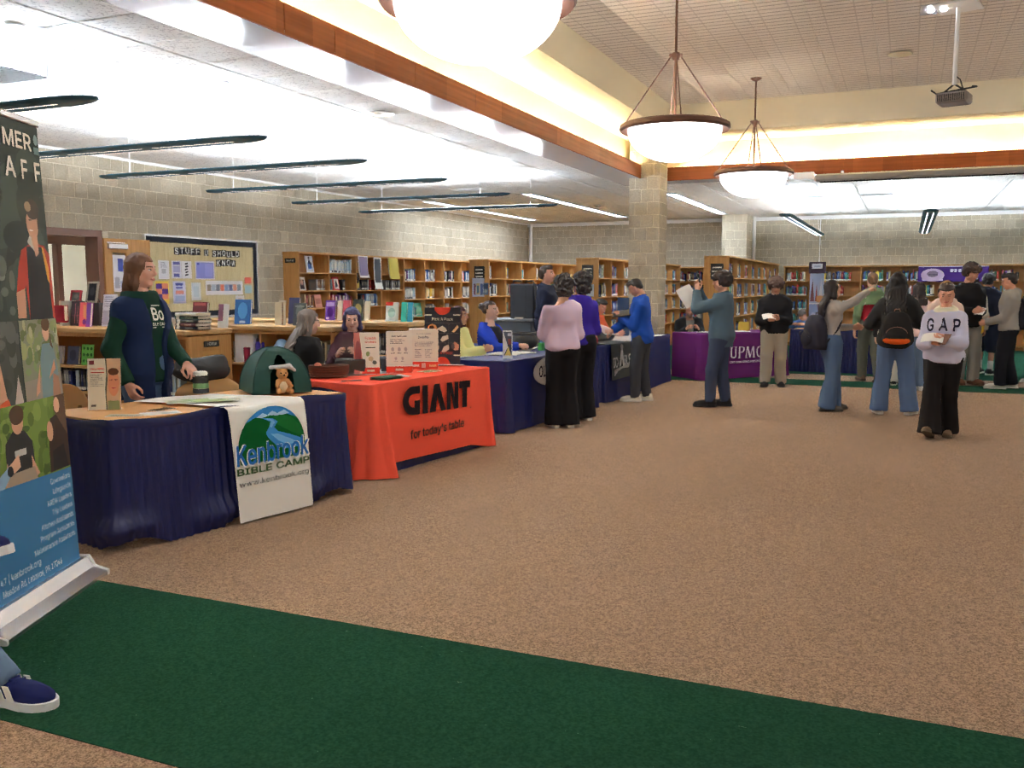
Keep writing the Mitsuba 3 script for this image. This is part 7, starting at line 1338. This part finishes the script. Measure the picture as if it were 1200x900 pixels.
# items on the open ledge behind the tent
one('white_box', 'white box standing on the ledge behind the purple bottle', 'box', bbox_(-.12, .12, -.05, .05, 0, .3, .006), 'paper', M=mat4((-6.3, 7.5 + .14, .71)))
bo = thing('water_bottle', 'purple water bottle with a black cap on the ledge', 'bottle'); BoM = mat4((-6.1, 7.52 + .08, .71)); part(bo, 'body', lathe([(0, 0), (.045, 0), (.047, .01), (.047, .2), (.04, .22), (0, .22)], 20), flat(62, 50, 150, .35), 30, BoM); part(bo, 'cap', lathe([(.036, .22), (.036, .25), (.02, .265), (.02, .285), (0, .29)], 16), 'black', 30, BoM)
tu = thing('tumbler', 'dark red tumbler beside the purple bottle', 'tumbler'); TuM = mat4((-6.25, 7.52 + .06, .71)); part(tu, 'body', lathe([(0, 0), (.03, 0), (.036, .14), (0, .14)], 20), flat(150, 44, 66, .35), 30, TuM); part(tu, 'lid', lathe([(.038, .14), (.038, .152), (.03, .16), (0, .16)], 16), flat(120, 36, 56, .35), 30, TuM)
one('plastic_bag', 'crumpled pale blue plastic bag on the ledge', 'bag', vol_mesh([p_ell((0, 0, .11), (.12, .09, .11), .03), p_ell((.03, 0, .2), (.07, .05, .05), .03)], .012, [lambda p: -p[..., 2]], folds(4, .016)), flat(150, 190, 224, .4), True, M=mat4((-5.85, 7.6, .71)))
one('green_poster_book', 'bright green book with dark figures standing on the upper shelf of the FICTION unit', 'book', ply(*(lambda mc: (mc[0], 'vcol'))(card_mesh(.16, .2, [('r', 0, 0, 1, 1, (112, 186, 84))] + [('e', .2 + .3 * (i % 3), .2 + .3 * (i // 3), .09, .08, (46, 96, 50)) for i in range(9)])), color=card_mesh(.16, .2, [('r', 0, 0, 1, 1, (112, 186, 84))] + [('e', .2 + .3 * (i % 3), .2 + .3 * (i // 3), .09, .08, (46, 96, 50)) for i in range(9)])[1]), None, M=mat4((-7.38, 6.5, .735)) @ plane_M((0, 0, 0), (1, 0, 0), (0, .1, 1)))
for x, c_, lab in ((-7.72, (150, 150, 156), 'pile of grey and white books on the upper shelf of the FICTION unit'), (-7.5, (60, 64, 84), 'dark book leaning beside the green book on the FICTION unit')):
    display('book', lab, 'book', x, 6.5, .735, .15, .18, c_, [('e', .5, .5, .3, .3, tuple(int(v * .7) for v in c_))])
# bags behind the nearest table
one('duffel_bag', 'dark bag lying on a tan bag behind the woman in the vest', 'bag', vol_mesh([p_ell((0, 0, 0), (.22, .12, .10), .03), p_cone((-.15, 0, .05), (.15, .02, .07), .05, .05, .04)], .014, (), folds(12, .014)), flat(44, 44, 46, .7), True, M=mat4((-5.02, 5.55, .84), rz=50))
one('tan_bag', 'tan canvas bag on a low stool behind the nearest table', 'bag', vol_mesh([p_ell((0, 0, 0), (.26, .15, .13), .04)], .014, (), folds(13, .014)), flat(170, 130, 84, .8), True, M=mat4((-4.98, 5.58, .66), rz=50))
one('stool', 'low wooden stool under the tan bag', 'stool', cat([bbox_(-.22, .22, -.18, .18, .50, .54, .008)] + [bbox_(x - .02, x + .02, y - .02, y + .02, 0, .5, .004) for x in (-.17, .17) for y in (-.13, .13)]), 'oak_dark', M=mat4((-4.98, 5.58, 0), rz=50))

# ---------------------------------------------------------------- carried things
def torso(p): m = np.eye(4); A = p['A']; m[:3, 0], m[:3, 1], m[:3, 2], m[:3, 3] = A[0], A[1], A[2], p['hipc']; return p['W'] @ m
def backpack(p, label, H, col, w=.15, d=.095, h=.22, s0=.12, y0=-.155, bottom=None, trim=(60, 60, 66), strap=True):
    k = thing('backpack', label, 'backpack'); M = torso(p) @ mat4((0, y0, s0 * H))
    part(k, 'bag', vol_mesh([p_loft((0, 0, -h), np.eye(3), [(0, w * .92, d * .9, 0), (h * .3, w * 1.02, d, 0), (h * 1.3, w * .98, d * .92, 0), (h * 1.8, w * .78, d * .66, 0), (h * 2.0, w * .4, d * .4, 0)], .03)], .011, (), folds(5, .006)), cloth(col), True, M)
    part(k, 'front_pocket', vol_mesh([p_ell((0, -d * .86, -h * .35), (w * .74, d * .42, h * .48), .03)], .011), cloth(tuple(int(c * .8) for c in col) if not bottom else col), True, M)
    if bottom: part(k, 'bottom_panel', vol_mesh([p_ell((0, -d * .42, -h * .72), (w * .98, d * .95, h * .26), .03)], .011), cloth(bottom), True, M)
    part(k, 'zip', tube([(w * .76 * math.cos(a), -d * (1.22 if abs(math.sin(a)) > .2 else 1.0), -h * .35 + h * .46 * math.sin(a)) for a in np.linspace(.2, math.pi - .2, 14)], .004, 6), cloth(trim), True, M)
    part(k, 'top_loop', tube([(-.03, .02, h * .98), (-.025, .01, h * 1.15), (.025, .01, h * 1.15), (.03, .02, h * .98)], .006, 6), cloth(trim), True, M)
    if strap:
        for s in (-1, 1):
            P = [(s * .075, .06, h * .9), (s * .085, .14, .28 * H - s0 * H + .045), (s * .088, .24, .235 * H - s0 * H + .03), (s * .10, .27, .17 * H - s0 * H), (s * .125, .20, .08 * H - s0 * H), (s * .13, .05, -h * .7)]
            from scipy.interpolate import CubicSpline as CS; q = CS(range(len(P)), np.array(P))(np.linspace(0, len(P) - 1, 24)); m = tube(q, .012, 8); m.vertices = m.vertices; part(k, 'strap', tf(m, np.eye(4)), cloth(tuple(int(c * .8) for c in col)), True, M)
    return k
backpack(gray, 'dark grey backpack on the back of the girl in the grey top', 1.58, (46, 46, 58), w=.175, d=.125, h=.205, s0=.075, y0=-.195)
backpack(blk, 'small black backpack with an orange bottom on the girl with long black hair', 1.67, (34, 34, 36), w=.15, d=.10, h=.19, s0=.085, y0=-.215, bottom=(214, 96, 40), trim=(150, 110, 96))
backpack(ban, 'black backpack on the boy with the banana', 1.70, (30, 30, 36), y0=-.175)
backpack(edge, 'black backpack on the person at the right edge', 1.68, (40, 34, 44), y0=-.175)
def held(name, label, cat_, M, mesh, m, smooth=False, **kw): return one(name, label, cat_, mesh, m, smooth, M=M, **kw)
def between(p, up=(0, 0, 1)): 
    a, b = p['hands'][0], p['hands'][1]; return .5 * ((a @ np.array([0, .09, -.03, 1]))[:3] + (b @ np.array([0, .09, -.03, 1]))[:3])
def paper_at(name, label, p, ctr, w, h, rz, tilt, items=(), bend=.0, roll=0):
    M = mat4(ctr, rz=rz, rx=tilt) @ mat4((0, 0, 0), rz=roll); P = [[(w * (a - .5), h * (b - .5), bend * (math.cos(2.6 * (a - .5)) - 1) * 1.0) for a in np.linspace(0, 1, 9)] for b in (0, 1)]
    k = thing(name, label, 'paper'); part(k, 'sheet', cat([sheet(P), tf(sheet(P), mat4((0, 0, .0015)))]), 'paper', True, M)
c = between(gap); paper_at('paper_sheet', 'pale grey paper held by the girl in the lilac sweatshirt', gap, c + np.array([-.05, -.02, .02]), .20, .13, -14, 35, bend=.03); held('phone', 'brown phone case in the hand of the girl in the lilac sweatshirt', 'phone', mat4(c + np.array([.06, -.035, .0]), rz=-30, rx=40), bbox_(-.037, .037, -.075, .075, -.005, .005, .004), flat(112, 80, 70))
c = between(hood); paper_at('paper_sheet', 'white folded paper held by the boy in the black hoodie', hood, c + np.array([-.06, -.04, .03]), .19, .12, 24, 35, bend=.04)
c = between(teal); paper_at('paper_sheet', 'large white sheet held up by the boy in the slate blue jacket', teal, c + np.array([-.11, -.03, -.15]), .20, .27, 24, 70, bend=.04, roll=28); held('phone', 'black phone held before the face of the boy in slate blue', 'phone', mat4(c + np.array([.02, -.02, .05]), rz=90, rx=80), bbox_(-.037, .037, -.075, .075, -.005, .005, .004), 'black')
hm_ = blueman['hands'][0]; c = (hm_ @ np.array([0, .07, -.03, 1]))[:3]; held('clipboard', 'black clipboard held by the man in the royal blue pullover', 'clipboard', mat4(c + np.array([.12, -.01, .02]), rz=8, rx=18, ry=-8), cat([bbox_(-.16, .16, -.115, .115, -.006, .006, .004), bbox_(-.16, -.13, -.04, .04, .006, .018, .003)]), 'black')
c = between(tall); paper_at('paper_sheet', 'grey paper held by the tall boy in the black sweater', tall, c, .15, .13, -40, 50, bend=.03)
hm_ = ban['hands'][0]; c = (hm_ @ np.array([0, .075, -.03, 1]))[:3]; bn_ = [(.035 * math.cos(a) - .02, 0, .095 * math.sin(a) - .06) for a in np.linspace(1.2, -1.2, 12)]
bk2 = thing('banana', 'yellow banana hanging from the hand of the boy in the grey hoodie', 'banana'); part(bk2, 'fruit', tube(bn_, [.008, .014, .017, .018, .019, .019, .019, .018, .017, .014, .010, .005], 8), flat(226, 190, 66, .5), True, mat4(c, rz=20)); part(bk2, 'stalk', tube([bn_[0], (bn_[0][0] - .008, 0, bn_[0][2] + .025)], .005, 6), flat(110, 100, 50), True, mat4(c, rz=20))
c = between(lav); held('phone', 'phone held by the girl in the lavender sweater', 'phone', mat4(c, rz=40, rx=70), bbox_(-.037, .037, -.075, .075, -.005, .005, .004), flat(70, 60, 76))
kk = part(lav['key'], 'hair_clip', bbox_(-.012, .012, -.006, .006, -.035, .035, .005), flat(236, 222, 170, .4), M=lav['W'] @ lav['HM'] @ mat4((.055, -.115, .09), rx=20, ry=25)); kk = part(lav['key'], 'hair_clip', trimesh.creation.icosphere(2, .012), flat(236, 222, 170, .4), True, lav['W'] @ lav['HM'] @ mat4((.085, -.10, .075)))
